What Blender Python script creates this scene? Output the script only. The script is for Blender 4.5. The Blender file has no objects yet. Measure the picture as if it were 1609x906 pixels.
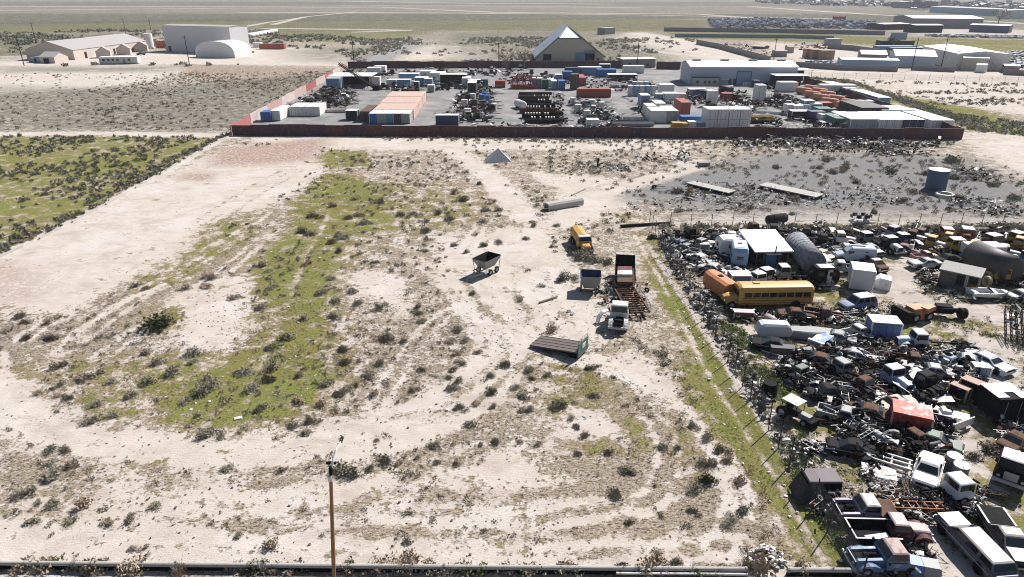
import bpy, math, random
import numpy as np
from mathutils import Vector, Matrix
R = math.radians
rnd = random.Random(7)
# ------------------------------------------------------------------ camera, sky, sun, exposure
SC = bpy.context.scene
F_PX, PITCH, CAM_H = 1073.0, R(23.6), 34.0
cd = bpy.data.cameras.new('camera'); cam = bpy.data.objects.new('camera', cd); SC.collection.objects.link(cam)
cam.location = (0, 0, CAM_H); cam.rotation_euler = (R(90) - PITCH, 0, 0)
cd.sensor_width = 36; cd.lens = 36 * F_PX / 1609; cd.clip_start = .5; cd.clip_end = 30000
SC.camera = cam
SUN_EL, SUN_AZ = R(43), R(46)          # azimuth measured from +X towards +Y
w = bpy.data.worlds.new('World'); SC.world = w; w.use_nodes = True
nt = w.node_tree; bg = nt.nodes['Background']
sky = nt.nodes.new('ShaderNodeTexSky'); sky.sky_type = 'NISHITA'; sky.sun_disc = False
sky.sun_elevation = SUN_EL; sky.sun_rotation = R(90) - SUN_AZ; sky.air_density = 1.0; sky.dust_density = .6
nt.links.new(sky.outputs[0], bg.inputs[0]); bg.inputs[1].default_value = .05
sl = bpy.data.lights.new('sun', 'SUN'); sl.energy = 5.0; sl.angle = R(.5); sl.color = (1, .965, .93)
so = bpy.data.objects.new('sun', sl); SC.collection.objects.link(so)
sd = Vector((math.cos(SUN_EL) * math.cos(SUN_AZ), math.cos(SUN_EL) * math.sin(SUN_AZ), math.sin(SUN_EL)))
so.rotation_euler = sd.to_track_quat('Z', 'Y').to_euler()
SC.view_settings.view_transform = 'Standard'; SC.view_settings.look = 'None'
SC.view_settings.gamma = 1; SC.view_settings.exposure = .78
SC.cycles.use_denoising = True; SC.cycles.pixel_filter_type = 'BLACKMAN_HARRIS'; SC.cycles.filter_width = 1.05
SC.cycles.volume_bounces = 0; SC.cycles.max_bounces = 6; SC.cycles.transparent_max_bounces = 12

# ------------------------------------------------------------------ surveying helpers
def g(px, py, z=0.0):
    "ground position of a point surveyed in the photograph"
    a = (px - 804.5) / F_PX; b = -(py - 453) / F_PX
    d = (a, math.cos(PITCH) + b * math.sin(PITCH), -math.sin(PITCH) + b * math.cos(PITCH))
    t = (z - CAM_H) / d[2]
    return (d[0] * t, d[1] * t)
def hd(p, q):
    a, b = g(*p), g(*q)
    return math.atan2(b[1] - a[1], b[0] - a[0])
def dist(p, q):
    a, b = g(*p), g(*q); return math.hypot(b[0] - a[0], b[1] - a[1])

# ------------------------------------------------------------------ materials
def new_mat(name):
    m = bpy.data.materials.new(name); m.use_nodes = True
    return m, m.node_tree, m.node_tree.nodes['Principled BSDF']
_M = {}
def paint(c, rough=.5, wear=.3, wc=(.14, .075, .045), metal=0.0, scale=1.6, name=None, bump=0.0, spec=.4, dust=.25):
    "weathered paint or metal: base colour with rusty or bare patches and a film of fine dust"
    key = (tuple(c), rough, wear, wc, metal, scale, bump, dust)
    if key in _M: return _M[key]
    m, t, b = new_mat(name or 'paint'); L = t.links.new
    tc = t.nodes.new('ShaderNodeTexCoord'); oi = t.nodes.new('ShaderNodeObjectInfo')
    ad = t.nodes.new('ShaderNodeVectorMath'); ad.operation = 'ADD'
    ml = t.nodes.new('ShaderNodeVectorMath'); ml.operation = 'SCALE'; ml.inputs['Scale'].default_value = 37
    cb = t.nodes.new('ShaderNodeCombineXYZ')
    L(oi.outputs['Random'], cb.inputs[0]); L(oi.outputs['Random'], cb.inputs[1]); L(cb.outputs[0], ml.inputs[0])
    L(tc.outputs['Object'], ad.inputs[0]); L(ml.outputs[0], ad.inputs[1])
    n = t.nodes.new('ShaderNodeTexNoise'); n.inputs['Scale'].default_value = scale; n.inputs['Detail'].default_value = 6
    n.inputs['Roughness'].default_value = .68; L(ad.outputs[0], n.inputs['Vector'])
    r = t.nodes.new('ShaderNodeMapRange'); r.inputs[1].default_value = .72 - wear * .42; r.inputs[2].default_value = .80 - wear * .30
    L(n.outputs[0], r.inputs[0])
    n2 = t.nodes.new('ShaderNodeTexNoise'); n2.inputs['Scale'].default_value = scale * 5; n2.inputs['Detail'].default_value = 4
    L(ad.outputs[0], n2.inputs['Vector'])
    mx0 = t.nodes.new('ShaderNodeMix'); mx0.data_type = 'RGBA'
    mx0.inputs[6].default_value = (*c, 1); mx0.inputs[7].default_value = (c[0] * .72 + .06 * dust, c[1] * .7 + .055 * dust, c[2] * .68 + .05 * dust, 1)
    L(n2.outputs[0], mx0.inputs[0])
    mx = t.nodes.new('ShaderNodeMix'); mx.data_type = 'RGBA'; mx.inputs[7].default_value = (*wc, 1)
    L(r.outputs[0], mx.inputs[0]); L(mx0.outputs[2], mx.inputs[6]); L(mx.outputs[2], b.inputs['Base Color'])
    b.inputs['Roughness'].default_value = rough; b.inputs['Metallic'].default_value = metal
    b.inputs['Specular IOR Level'].default_value = spec
    if bump:
        wv = t.nodes.new('ShaderNodeTexWave'); wv.inputs['Scale'].default_value = bump; wv.wave_profile = 'SIN'
        wv.bands_direction = 'DIAGONAL'
        L(tc.outputs['Object'], wv.inputs['Vector'])
        bp = t.nodes.new('ShaderNodeBump'); bp.inputs['Strength'].default_value = .5; bp.inputs['Distance'].default_value = .05
        L(wv.outputs[0], bp.inputs['Height']); L(bp.outputs[0], b.inputs['Normal'])
    _M[key] = m
    return m
WHITE = paint((.76, .75, .74), .45, .36, (.34, .27, .22), name='white_paint')
OLDWHITE = paint((.62, .61, .59), .6, .45, (.28, .17, .12), name='chalky_white_paint')
BLACK = paint((.006, .006, .007), .85, .3, (.03, .02, .016), spec=.15, name='greasy_black_steel', dust=0)
DARK = paint((.016, .015, .016), .85, .4, (.05, .03, .022), spec=.15, name='dark_steel', dust=.1)
RUST = paint((.115, .052, .030), .9, .5, (.03, .018, .014), name='rusty_steel', dust=.1)
GREY = paint((.24, .245, .25), .55, .3, (.13, .09, .07), name='grey_steel')
LGREY = paint((.42, .43, .44), .5, .25, (.2, .16, .13), name='pale_grey_steel')
ALU = paint((.5, .52, .55), .38, .3, (.25, .23, .22), metal=.6, name='dull_aluminium')
YEL = paint((.52, .29, .06), .5, .25, (.3, .13, .04), name='school_bus_yellow')
YELD = paint((.48, .27, .03), .6, .45, (.16, .075, .035), name='faded_yellow_paint')
ORG = paint((.52, .20, .07), .6, .45, (.25, .09, .045), name='faded_orange_paint')
BLUE = paint((.06, .15, .36), .5, .35, (.20, .17, .16), name='blue_paint')
NAVY = paint((.03, .04, .11), .5, .3, (.06, .045, .05), name='navy_paint')
LBLUE = paint((.25, .38, .52), .5, .3, (.3, .28, .26), name='pale_blue_paint')
RED = paint((.26, .03, .018), .6, .35, (.42, .34, .30), name='red_paint')
MAROON = paint((.12, .03, .03), .7, .4, (.22, .15, .13), name='maroon_paint')
SALMON = paint((.58, .43, .36), .7, .5, (.38, .20, .13), name='salmon_container_paint', bump=3.2)
BROWN = paint((.12, .06, .045), .75, .4, (.05, .03, .025), name='brown_container_paint', bump=3.2)
CBLUE = paint((.05, .14, .40), .55, .25, (.3, .28, .27), name='blue_container_paint', bump=3.2)
CLBLUE = paint((.16, .28, .42), .6, .25, (.25, .2, .18), name='pale_blue_container_paint', bump=3.2)
CGREY = paint((.38, .38, .38), .6, .25, (.2, .15, .12), name='grey_container_paint', bump=3.2)
CWHITE = paint((.74, .73, .71), .6, .2, (.3, .22, .18), name='white_container_paint', bump=3.2)
CDARK = paint((.012, .012, .014), .6, .2, (.07, .05, .05), name='black_container_paint', bump=3.2)
CRED = paint((.34, .08, .05), .65, .35, (.16, .06, .045), name='brick_container_paint', bump=3.2)
CGREEN = paint((.05, .14, .11), .6, .25, (.14, .12, .1), name='green_container_paint', bump=3.2)
YELC = paint((.5, .3, .06), .6, .25, (.2, .12, .06), name='yellow_box_paint', bump=3.2)
PURP = paint((.33, .29, .36), .5, .35, (.3, .2, .17), name='mauve_grey_paint')
WOOD = paint((.20, .175, .155), .9, .5, (.09, .075, .065), name='weathered_wood', scale=5)
POLEW = paint((.30, .15, .075), .85, .4, (.08, .04, .025), name='creosoted_pole_wood', scale=4)
PLY = paint((.40, .35, .29), .85, .35, (.2, .16, .13), name='bleached_plywood', scale=2.5)
CONC = paint((.40, .385, .36), .9, .4, (.25, .23, .21), name='weathered_concrete', scale=3)
TYRE = paint((.008, .008, .009), .85, .3, (.028, .025, .023), name='tyre_rubber', dust=.2, spec=.2)
BEIGE = paint((.56, .48, .42), .8, .2, (.34, .27, .23), name='beige_render')
CREAM = paint((.52, .48, .38), .8, .2, (.26, .24, .19), name='cream_sheet')
GROOF = paint((.36, .34, .33), .8, .25, (.24, .23, .23), name='grey_roof_sheet')
ROOFW = paint((.82, .80, .78), .6, .2, (.5, .45, .41), name='white_roof_sheet')
TARP = paint((.19, .16, .17), .8, .35, (.10, .085, .09), name='faded_tarpaulin')
BLK = paint((.23, .22, .22), .9, .3, (.15, .14, .14), name='block_wall')
def glass_mat():
    m, t, b = new_mat('dark_window_glass')
    b.inputs['Base Color'].default_value = (.012, .015, .018, 1); b.inputs['Roughness'].default_value = .12
    b.inputs['Specular IOR Level'].default_value = .5
    return m
GLASS = glass_mat()

# ------------------------------------------------------------------ mesh accumulator
class MB:
    def __init__(s): s.v = []; s.f = []; s.m = []; s.cur = 0
    def add(s, vs, fs):
        o = len(s.v); s.v += [tuple(x) for x in vs]
        for f in fs: s.f.append(tuple(o + i for i in f)); s.m.append(s.cur)
        return s
    def box(s, cx, cy, z, sx, sy, sz, rz=0.0, t=1.0, tilt=0.0):
        "box standing on z; t tapers its top; tilt leans it about its long axis"
        c, n = math.cos(rz), math.sin(rz); P = []
        for k, q in ((0, 1), (1, t)):
            for a, b in ((-1, -1), (1, -1), (1, 1), (-1, 1)):
                x, y, zz = a * sx / 2 * q, b * sy / 2 * q, k * sz
                if tilt: y, zz = y * math.cos(tilt) - zz * math.sin(tilt), y * math.sin(tilt) + zz * math.cos(tilt)
                P.append((cx + x * c - y * n, cy + x * n + y * c, z + zz))
        return s.add(P, [(3, 2, 1, 0), (4, 5, 6, 7), (0, 1, 5, 4), (1, 2, 6, 5), (2, 3, 7, 6), (3, 0, 4, 7)])
    def b2(s, x0, x1, y0, y1, z0, z1): return s.box((x0 + x1) / 2, (y0 + y1) / 2, z0, x1 - x0, y1 - y0, z1 - z0)
    def tube(s, p, q, r, n=8, r2=None, cap=True):
        p, q = Vector(p), Vector(q); d = (q - p)
        if d.length < 1e-6: return s
        d.normalize(); u = d.orthogonal().normalized(); w_ = d.cross(u); r2 = r if r2 is None else r2; P = []
        for c, rr in ((p, r), (q, r2)):
            for i in range(n):
                a = 2 * math.pi * i / n; P.append(c + u * math.cos(a) * rr + w_ * math.sin(a) * rr)
        fs = [(i, (i + 1) % n, n + (i + 1) % n, n + i) for i in range(n)]
        if cap: fs += [tuple(range(n - 1, -1, -1)), tuple(range(n, 2 * n))]
        return s.add(P, fs)
    def ring(s, p, ax, r, rin, wd, n=16):
        "tyre-like ring with axis ax"
        p = Vector(p); d = Vector(ax).normalized(); u = d.orthogonal().normalized(); w_ = d.cross(u); P = []
        prof = [(rin, -wd / 2), (r * .93, -wd / 2), (r, -wd / 3), (r, wd / 3), (r * .93, wd / 2), (rin, wd / 2)]; k = len(prof)
        for i in range(n):
            a = 2 * math.pi * i / n
            for rr, h in prof: P.append(p + (u * math.cos(a) + w_ * math.sin(a)) * rr + d * h)
        return s.add(P, [(i * k + j, i * k + (j + 1) % k, ((i + 1) % n) * k + (j + 1) % k, ((i + 1) % n) * k + j) for i in range(n) for j in range(k)])
    def loft(s, secs, cap=True):
        n = len(secs[0]); P = [p for c in secs for p in c]; fs = []
        for k in range(len(secs) - 1):
            for i in range(n): fs.append((k * n + i, k * n + (i + 1) % n, (k + 1) * n + (i + 1) % n, (k + 1) * n + i))
        if cap: fs += [tuple(range(n - 1, -1, -1)), tuple(range((len(secs) - 1) * n, len(secs) * n))]
        return s.add(P, fs)
    def prism(s, poly, y0, y1):
        "polygon in x,z pushed along y"
        return s.loft([[(x, y0, z) for x, z in poly], [(x, y1, z) for x, z in poly]])
    def prismx(s, poly, x0, x1): return s.loft([[(x0, y, z) for y, z in poly], [(x1, y, z) for y, z in poly]])
    def quad(s, *p): return s.add(p, [tuple(range(len(p)))])
    def build(s, name, mat, parent=None, smooth=False, recalc=True):
        me = bpy.data.meshes.new(name); me.from_pydata(s.v, [], s.f)
        mats = mat if isinstance(mat, (list, tuple)) else [mat]
        for m in mats: me.materials.append(m)
        if len(mats) > 1: me.polygons.foreach_set('material_index', s.m)
        if smooth: me.polygons.foreach_set('use_smooth', [True] * len(me.polygons))
        me.update()
        if recalc and len(s.f) < 4000:
            import bmesh
            bm = bmesh.new(); bm.from_mesh(me); bmesh.ops.recalc_face_normals(bm, faces=bm.faces); bm.to_mesh(me); bm.free()
        o = bpy.data.objects.new(name, me); SC.collection.objects.link(o); o.parent = parent
        return o
def tag(o, label, cat, group=None, kind=None):
    if label: o['label'] = label
    if cat: o['category'] = cat
    if group: o['group'] = group
    if kind: o['kind'] = kind
    return o
def thing(name, label, cat, xy=(0, 0), rz=0.0, group=None, z=0.0, s=1.0):
    o = bpy.data.objects.new(name, None); SC.collection.objects.link(o); o.empty_display_size = .3
    o.location = (xy[0], xy[1], z); o.rotation_euler = (0, 0, rz); o.scale = (s, s, s)
    return tag(o, label, cat, group)
def struct(o): o['kind'] = 'structure'; return o
def kids(o):
    return [c for c in bpy.data.objects if c.parent == o]
def dup(root, ch, xy, rz, label=None, group=None, s=None, z=0.0):
    r = root.copy(); SC.collection.objects.link(r); r.location = (xy[0], xy[1], z); r.rotation_euler = (0, 0, rz)
    if s: r.scale = (s, s, s)
    if label: r['label'] = label
    if group: r['group'] = group
    for c0, gr in ch:
        c = c0.copy(); SC.collection.objects.link(c); c.parent = r
        for d0 in gr:
            d = d0.copy(); SC.collection.objects.link(d); d.parent = c
    return r
def tree(root): return [(c, kids(c)) for c in kids(root)]

# ------------------------------------------------------------------ ground
def poly(pts): return np.array([g(*p) for p in pts])
def sdf(X, Y, P):
    "signed distance to polygon, positive inside"
    d = np.full(X.shape, 1e18); ins = np.zeros(X.shape, bool); n = len(P)
    for i in range(n):
        ax, ay = P[i]; bx, by = P[(i + 1) % n]; ex, ey = bx - ax, by - ay
        t = np.clip(((X - ax) * ex + (Y - ay) * ey) / (ex * ex + ey * ey + 1e-9), 0, 1)
        d = np.minimum(d, (X - ax - t * ex) ** 2 + (Y - ay - t * ey) ** 2)
        c = ((ay > Y) != (by > Y)) & (X < (bx - ax) * (Y - ay) / (by - ay + 1e-12) + ax); ins ^= c
    d = np.sqrt(d); return np.where(ins, d, -d)
def line_d(X, Y, P):
    d = np.full(X.shape, 1e18)
    for i in range(len(P) - 1):
        ax, ay = P[i]; bx, by = P[i + 1]; ex, ey = bx - ax, by - ay
        t = np.clip(((X - ax) * ex + (Y - ay) * ey) / (ex * ex + ey * ey + 1e-9), 0, 1)
        d = np.minimum(d, (X - ax - t * ex) ** 2 + (Y - ay - t * ey) ** 2)
    return np.sqrt(d)
def smooth_noise(X, Y, sc, seed):
    r = np.random.RandomState(seed).rand(256, 256)
    u, v = X / sc, Y / sc; i, j = np.floor(u).astype(int), np.floor(v).astype(int); a, b = u - i, v - j
    a, b = a * a * (3 - 2 * a), b * b * (3 - 2 * b)
    q = lambda p, s_: r[p % 256, s_ % 256]
    return q(i, j) * (1 - a) * (1 - b) + q(i + 1, j) * a * (1 - b) + q(i, j + 1) * (1 - a) * b + q(i + 1, j + 1) * a * b
_NT = {}
def noise1(x, y, sc, seed):
    "the same noise for one point"
    if seed not in _NT: _NT[seed] = np.random.RandomState(seed).rand(256, 256).tolist()
    r = _NT[seed]; u, v = x / sc, y / sc; i, j = math.floor(u), math.floor(v); a, b = u - i, v - j
    a, b = a * a * (3 - 2 * a), b * b * (3 - 2 * b); i0, i1, j0, j1 = i % 256, (i + 1) % 256, j % 256, (j + 1) % 256
    return r[i0][j0] * (1 - a) * (1 - b) + r[i1][j0] * a * (1 - b) + r[i0][j1] * (1 - a) * b + r[i1][j1] * a * b
def soft(P, X, Y, wd): return np.clip(.5 + sdf(X, Y, P) / wd, 0, 1)

# channels: 0 green, 1 litter (dead growth), 2 bare sand, 3 grey gravel, 4 reddish soil, 5 far scrub
AREAS = [
 # green growth
 (0, 0.66, 2.5, [(-300,213),(345,214),(330,232),(200,300),(100,355),(-20,408),(-300,560)]),
 (0, 0.72, 2.0, [(505,268),(560,272),(600,300),(640,360),(560,372),(540,410),(528,450),(525,500),(528,560),(545,600),(490,645),(430,668),(330,678),(262,664),(232,640),(270,610),(330,575),(392,540),(420,500),(395,460),(400,405),(440,370),(455,310)]),
 (0, .50, 3.0, [(215,545),(300,556),(385,545),(400,480),(395,400),(500,266),(650,290),(640,350),(560,420),(560,600),(520,660),(430,690),(250,690)]),
 (0, .46, 2.0, [(560,290),(700,280),(790,320),(700,360),(600,390)]),
 (0, .46, 2.0, [(60,560),(220,540),(240,660),(120,660)]),
 (0, 0.60, 2.0, [(232,560),(330,590),(330,660),(240,670),(200,600)]),
 (0, 0.70, 1.5, [(515,232),(575,228),(590,262),(520,262),(480,256)]),
 (0, 0.86, 1.4, [(1004,366),(1024,372),(1062,430),(1105,510),(1160,590),(1232,690),(1300,790),(1345,885),(1260,890),(1190,790),(1130,705),(1075,640),(1050,590),(1080,560),(1040,480),(1008,430)]),
 (0, 0.60, 1.5, [(1020,365),(1240,350),(1609,352),(1609,380),(1100,372),(1080,400)]),
 (0, 0.54, 3.0, [(1080,420),(1400,400),(1700,400),(1900,906),(1330,900),(1230,700),(1120,520)]),
 (0, 0.72, 1.0, [(1130,505),(1170,520),(1190,580),(1240,640),(1230,670),(1180,600)]),
 (0, 0.76, .8, [(1570,760),(1640,760),(1640,830),(1590,800)]),
 (0, 0.76, .8, [(1480,480),(1560,490),(1540,520),(1490,510)]),
 (0, 0.76, .8, [(1400,655),(1500,620),(1470,665)]),
 (0, 0.65, 1.2, [(540,748),(590,735),(590,775),(550,772)]),
 (0, 0.54, 1.6, [(860,570),(930,560),(1010,610),(960,660),(1020,700),(930,720),(850,650)]),
 (0, 0.60, 1.2, [(870,610),(905,600),(905,650),(875,655)]),
 (0, 0.56, 1.2, [(950,670),(1010,640),(1040,700),(980,730),(940,720)]),
 (0, 0.66, 1.4, [(1050,640),(1140,640),(1200,760),(1140,790),(1060,740)]),
 (0, 0.42, 2.0, [(610,300),(760,290),(800,330),(720,360),(620,350)]),
 (0, 0.56, 2.0, [(870,330),(960,325),(1020,345),(900,352)]),
 (0, 0.55, 1.2, [(195,380),(400,330),(420,360),(300,440),(215,470),(190,440)]),
 (0, 0.52, 1.0, [(225,480),(290,480),(300,520),(230,530)]),
 (0, 0.50, 1.2, [(100,620),(230,600),(240,660),(140,670)]),
 (0, 0.48, 3.0, [(0,560),(100,560),(100,680),(0,700)]),
 (0, 0.55, 6, [(560,95),(690,92),(700,106),(570,107)]),
 (0, 0.70, 5, [(1240,125),(1330,140),(1520,205),(1620,218),(1620,195),(1420,135),(1300,119)]),
 # far green bands
 (0, 0.65, 30, [(-200,38),(100,33),(420,27),(420,45),(250,48),(60,52),(-200,62)]),
 (0, 0.62, 15, [(400,30),(700,31),(900,28),(1120,31),(1115,48),(960,50),(700,48),(640,62),(520,68),(420,62),(390,48)]),
 (0, 0.68, 10, [(1040,50),(1240,50),(1400,58),(1640,62),(1640,84),(1440,76),(1280,66),(1050,60)]),
 (0, 0.45, 20, [(-200,60),(60,55),(240,52),(40,95),(-200,110)]),
 # dead growth and litter
 (1, .50, 3, [(-60,560),(230,560),(260,690),(200,700),(60,650),(-60,640)]),
 (1, .55, 3, [(-60,700),(200,700),(230,830),(100,830),(-60,800)]),
 (1, .42, 4, [(200,700),(560,690),(800,640),(820,860),(200,860)]),
 (1, .50, 3, [(560,460),(700,420),(860,600),(880,700),(760,760),(600,640)]),
 (1, .68, 3, [(860,560),(1010,560),(1190,640),(1250,880),(1040,890),(940,880),(870,780)]),
 (1, .50, 3, [(520,230),(860,225),(960,350),(860,370),(700,350),(620,460),(520,440)]),
 (1, .50, 2, [(90,480),(420,350),(440,380),(240,560),(120,560)]),
 (1, .62, 3, [(640,810),(900,760),(1120,880),(900,905),(640,880)]),
 (1, .50, 3, [(960,235),(1300,225),(1500,235),(1609,300),(1609,350),(1000,345)]),
 (1, .55, 2, [(0,402),(330,226),(345,214),(360,212),(100,372),(0,420)]),
 (1, .55, 3, [(1240,120),(1330,138),(1530,208),(1640,220),(1640,150),(1420,128)]),
 (1, .35, 3, [(1320,120),(1640,130),(1640,200),(1500,190)]),
 (1, .50, 1.5, [(720,440),(800,440),(810,480),(740,480)]),
 # clean bare sand
 (2, .95, 2.5, [(-40,425),(120,345),(365,228),(500,222),(505,262),(470,300),(400,330),(330,345),(290,400),(190,440),(100,500),(-40,470)]),
 (2, .9, 1.2, [(255,470),(330,440),(395,430),(385,480),(372,540),(300,548),(268,530),(300,500)]),
 (2, .85, 1.5, [(545,430),(610,425),(640,470),(636,490),(600,480),(560,450)]),
 (2, .9, 2.0, [(690,372),(860,352),(890,400),(940,470),(950,530),(840,545),(800,560),(750,530),(700,490),(690,430)]),
 (2, .95, 1.5, [(560,235),(1060,235),(1100,222),(1400,222),(400,214),(400,226)]),
 (2, .8, 1.5, [(830,270),(960,280),(1020,300),(950,345),(870,350),(880,300)]),
 (2, .9, 1.0, [(900,560),(1000,555),(1060,600),(1050,620),(930,575)]),
 (2, .9, .8, [(900,640),(960,650),(985,700),(950,690),(880,680)]),
 (2, .85, 1.5, [(-60,805),(300,815),(640,840),(900,850),(1130,888),(1400,910),(-60,905)]),
 (2, .7, 2.0, [(160,700),(230,760),(260,790),(160,790)]),
 (2, .75, 2.0, [(300,740),(620,740),(680,800),(420,830),(270,800)]),
 (2, .8, 1.2, [(700,740),(820,700),(860,760),(760,780)]),
 (2, .8, 1.2, [(1165,505),(1230,540),(1250,580),(1240,600),(1190,560),(1150,510)]),
 (2, .9, 2.0, [(1390,425),(1440,400),(1460,440),(1420,455),(1609,495),(1609,520),(1480,490),(1380,470)]),
 (2, .9, 1.5, [(1500,515),(1609,540),(1609,640),(1530,600)]),
 (2, .9, 1.0, [(1500,670),(1540,680),(1545,740),(1480,740)]),
 (2, .9, .8, [(1440,810),(1500,810),(1500,860),(1560,905),(1420,905),(1400,850)]),
 (2, .9, .8, [(1210,680),(1290,690),(1340,780),(1300,800),(1240,740)]),
 (2, .9, 1.0, [(1370,725),(1420,720),(1420,760),(1380,765)]),
 (2, 1.0, 3.0, [(1020,352),(1240,336),(1640,340),(1640,352),(1300,349)]),
 (2, 1.0, 4.0, [(1512,214),(1640,300),(1640,215),(1560,208)]),
 (2, .9, 4.0, [(1280,118),(1640,125),(1640,185),(1450,155),(1330,130)]),
 (2, .8, 6.0, [(-200,100),(300,103),(250,125),(120,140),(-200,160)]),
 (2, 1.0, 4.0, [(-200,92),(60,88),(250,82),(400,72),(520,78),(560,92),(545,103),(300,100),(-200,104)]),
 (2, .8, 10, [(930,60),(1010,50),(1080,70),(1180,96),(1090,98),(1000,78),(1000,62)]),
 (2, .8, 10, [(630,70),(760,72),(800,95),(700,90),(620,100)]),
 (2, .8, 8, [(1190,65),(1300,72),(1440,90),(1400,98),(1250,95)]),
 (2, .9, 8, [(1250,108),(1640,112),(1640,124),(1250,120)]),
 (2, .9, 20, [(1380,40),(1640,48),(1640,58),(1460,56)]),
 # grey gravel
 (3, 1.0, 7, [(960,308),(1040,272),(1200,240),(1420,240),(1520,250),(1640,300),(1640,340),(1240,334),(1080,330)]),
 (3, .3, 4, [(-200,150),(360,130),(520,108),(545,108),(372,208),(-200,208)]),
 (3, .55, 6, [(540,95),(640,65),(690,65),(600,102)]),
 (3, .25, 3, [(1020,360),(1640,360),(1900,906),(1340,906)]),
 # reddish soil
 (4, .9, 3, [(340,232),(520,214),(500,250),(420,258),(320,262)]),
 (4, .6, 1, [(1210,690),(1280,680),(1330,720),(1260,740)]),
 (4, .7, 3, [(280,100),(540,108),(470,150),(380,150),(300,120)]),
 (4, .8, 1.5, [(290,270),(340,272),(330,284),(280,282)]),
 (4, .5, 2, [(-40,400),(60,420),(60,470),(-40,480)]),
 # far scrub
 (5, 1.0, 30, [(-400,20),(2000,22),(2000,40),(1400,36),(1100,30),(700,33),(400,34),(-400,45)]),
 (5, .7, 20, [(-200,48),(250,50),(160,80),(0,95),(-200,100)]),
 (5, .65, 15, [(700,50),(960,48),(1000,70),(1080,90),(1000,104),(780,104),(690,80)]),
 (5, .6, 15, [(440,78),(560,74),(610,68),(540,98),(470,95)]),
 (5, .5, 8, [(-200,128),(200,140),(540,112),(372,205),(-200,205)]),
 (5, .6, 8, [(0,104),(280,104),(260,112),(0,114)]),
 (5, .9, 30, [(-600,2),(2200,2),(2200,9),(-600,9)]),
]
TRACKS = [  # channel, strength, half width m, points
 (2, 1.0, 2.0, [(-20,600),(30,640),(70,672),(150,695),(330,708),(470,702),(560,675),(690,625),(740,595),(760,570)]),
 (2, .8, 1.3, [(540,715),(660,672),(720,640),(800,560),(830,540)]),
 (2, .8, 1.0, [(620,700),(760,650),(820,600)]),
 (2, .9, .5, [(100,535),(180,480),(260,445)]),
 (2, .4, .4, [(110,530),(200,470),(300,400),(420,340)]),
 (2, .3, .4, [(380,650),(440,500),(470,430),(520,330)]),
 (2, .8, .42, [(1010,372),(1055,440),(1095,500),(1150,585),(1210,680),(1290,790),(1345,890)]),
 (2, .55, .3, [(1000,372),(1060,480),(1120,600),(1200,720),(1290,870)]),
 (2, 1.0, 2.4, [(700,225),(765,270),(800,310),(830,340)]),
 (2, .9, 2.6, [(1050,228),(1090,262),(960,300),(880,350)]),
 (3, .9, 2.5, [(1000,305),(1090,282),(1230,288)]),
 (2, 1.0, 2.2, [(-300,211),(180,209),(370,213)]),
 (2, 1.0, 1.2, [(-20,412),(60,378),(160,324),(250,276),(345,218),(365,213)]),
 (2, .7, 1.2, [(870,560),(980,580),(1080,650),(1130,720),(1160,800)]),
 (2, .6, 1.0, [(640,840),(860,800),(960,790),(1060,830)]),
 (2, .6, 1.0, [(700,870),(900,830),(1060,860)]),
 (2, 1.0, 4, [(430,38),(480,26),(560,18)]),
 (2, 1.0, 3, [(1000,78),(1100,88),(1190,98)]),
 (2, 1.0, 9, [(1000,52),(1060,62),(1120,78),(1200,100)]),
 (2, 1.0, 3, [(-100,92),(80,86),(240,68),(420,35),(470,28)]),
 (2, .9, 9, [(-600,17),(0,16),(300,13),(600,11),(780,19),(1100,22),(1180,28)]),
 (2, .9, 12, [(-600,9),(300,10),(700,8),(1000,12)]),
 (2, .8, 9, [(380,19),(700,20),(1000,23),(1300,29)]),
 (2, .8, 30, [(560,2),(760,5),(950,6)]),
 (2, .9, 9, [(1180,10),(1300,18),(1450,27),(1620,37)]),
 (2, .9, 6, [(420,44),(640,47),(560,50)]),
]
ys = [-600, -250, -90, -30, 0, 10]
y = 17.0
while y < 3600: ys.append(y); y *= 1.0098
ys += [4200, 5200, 6800]
ys = np.array(ys)
tt = np.concatenate([[-9, -5, -3, -2, -1.5, -1.2], np.linspace(-1.08, 1.08, 560), [1.2, 1.5, 2, 3, 5, 9]])
wy = np.maximum(26, 8 + .80 * ys)
X = wy[:, None] * tt[None, :]; Y = np.repeat(ys[:, None], len(tt), 1)
CH = np.zeros((6,) + X.shape)
CH[1] = .47
CH[5] = np.clip((Y - 430) / 300, 0, 1) * .62
for ch, st, wd, pts in AREAS:
    s = soft(poly(pts), X, Y, wd * 2) * st
    if ch == 2:
        CH[2] = np.maximum(CH[2], s)
        for k in (0, 1, 3, 5): CH[k] *= 1 - s * (.9 if k == 0 else .72)
    else: CH[ch] = np.maximum(CH[ch], s)
for ch, st, wd, pts in TRACKS:
    s = np.clip(1.5 - line_d(X, Y, np.array([g(*p) for p in pts])) / wd, 0, 1) * st
    CH[ch] = np.maximum(CH[ch], s)
    if ch == 2:
        for k in (0, 1, 3, 4, 5): CH[k] *= 1 - s * .92
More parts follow.
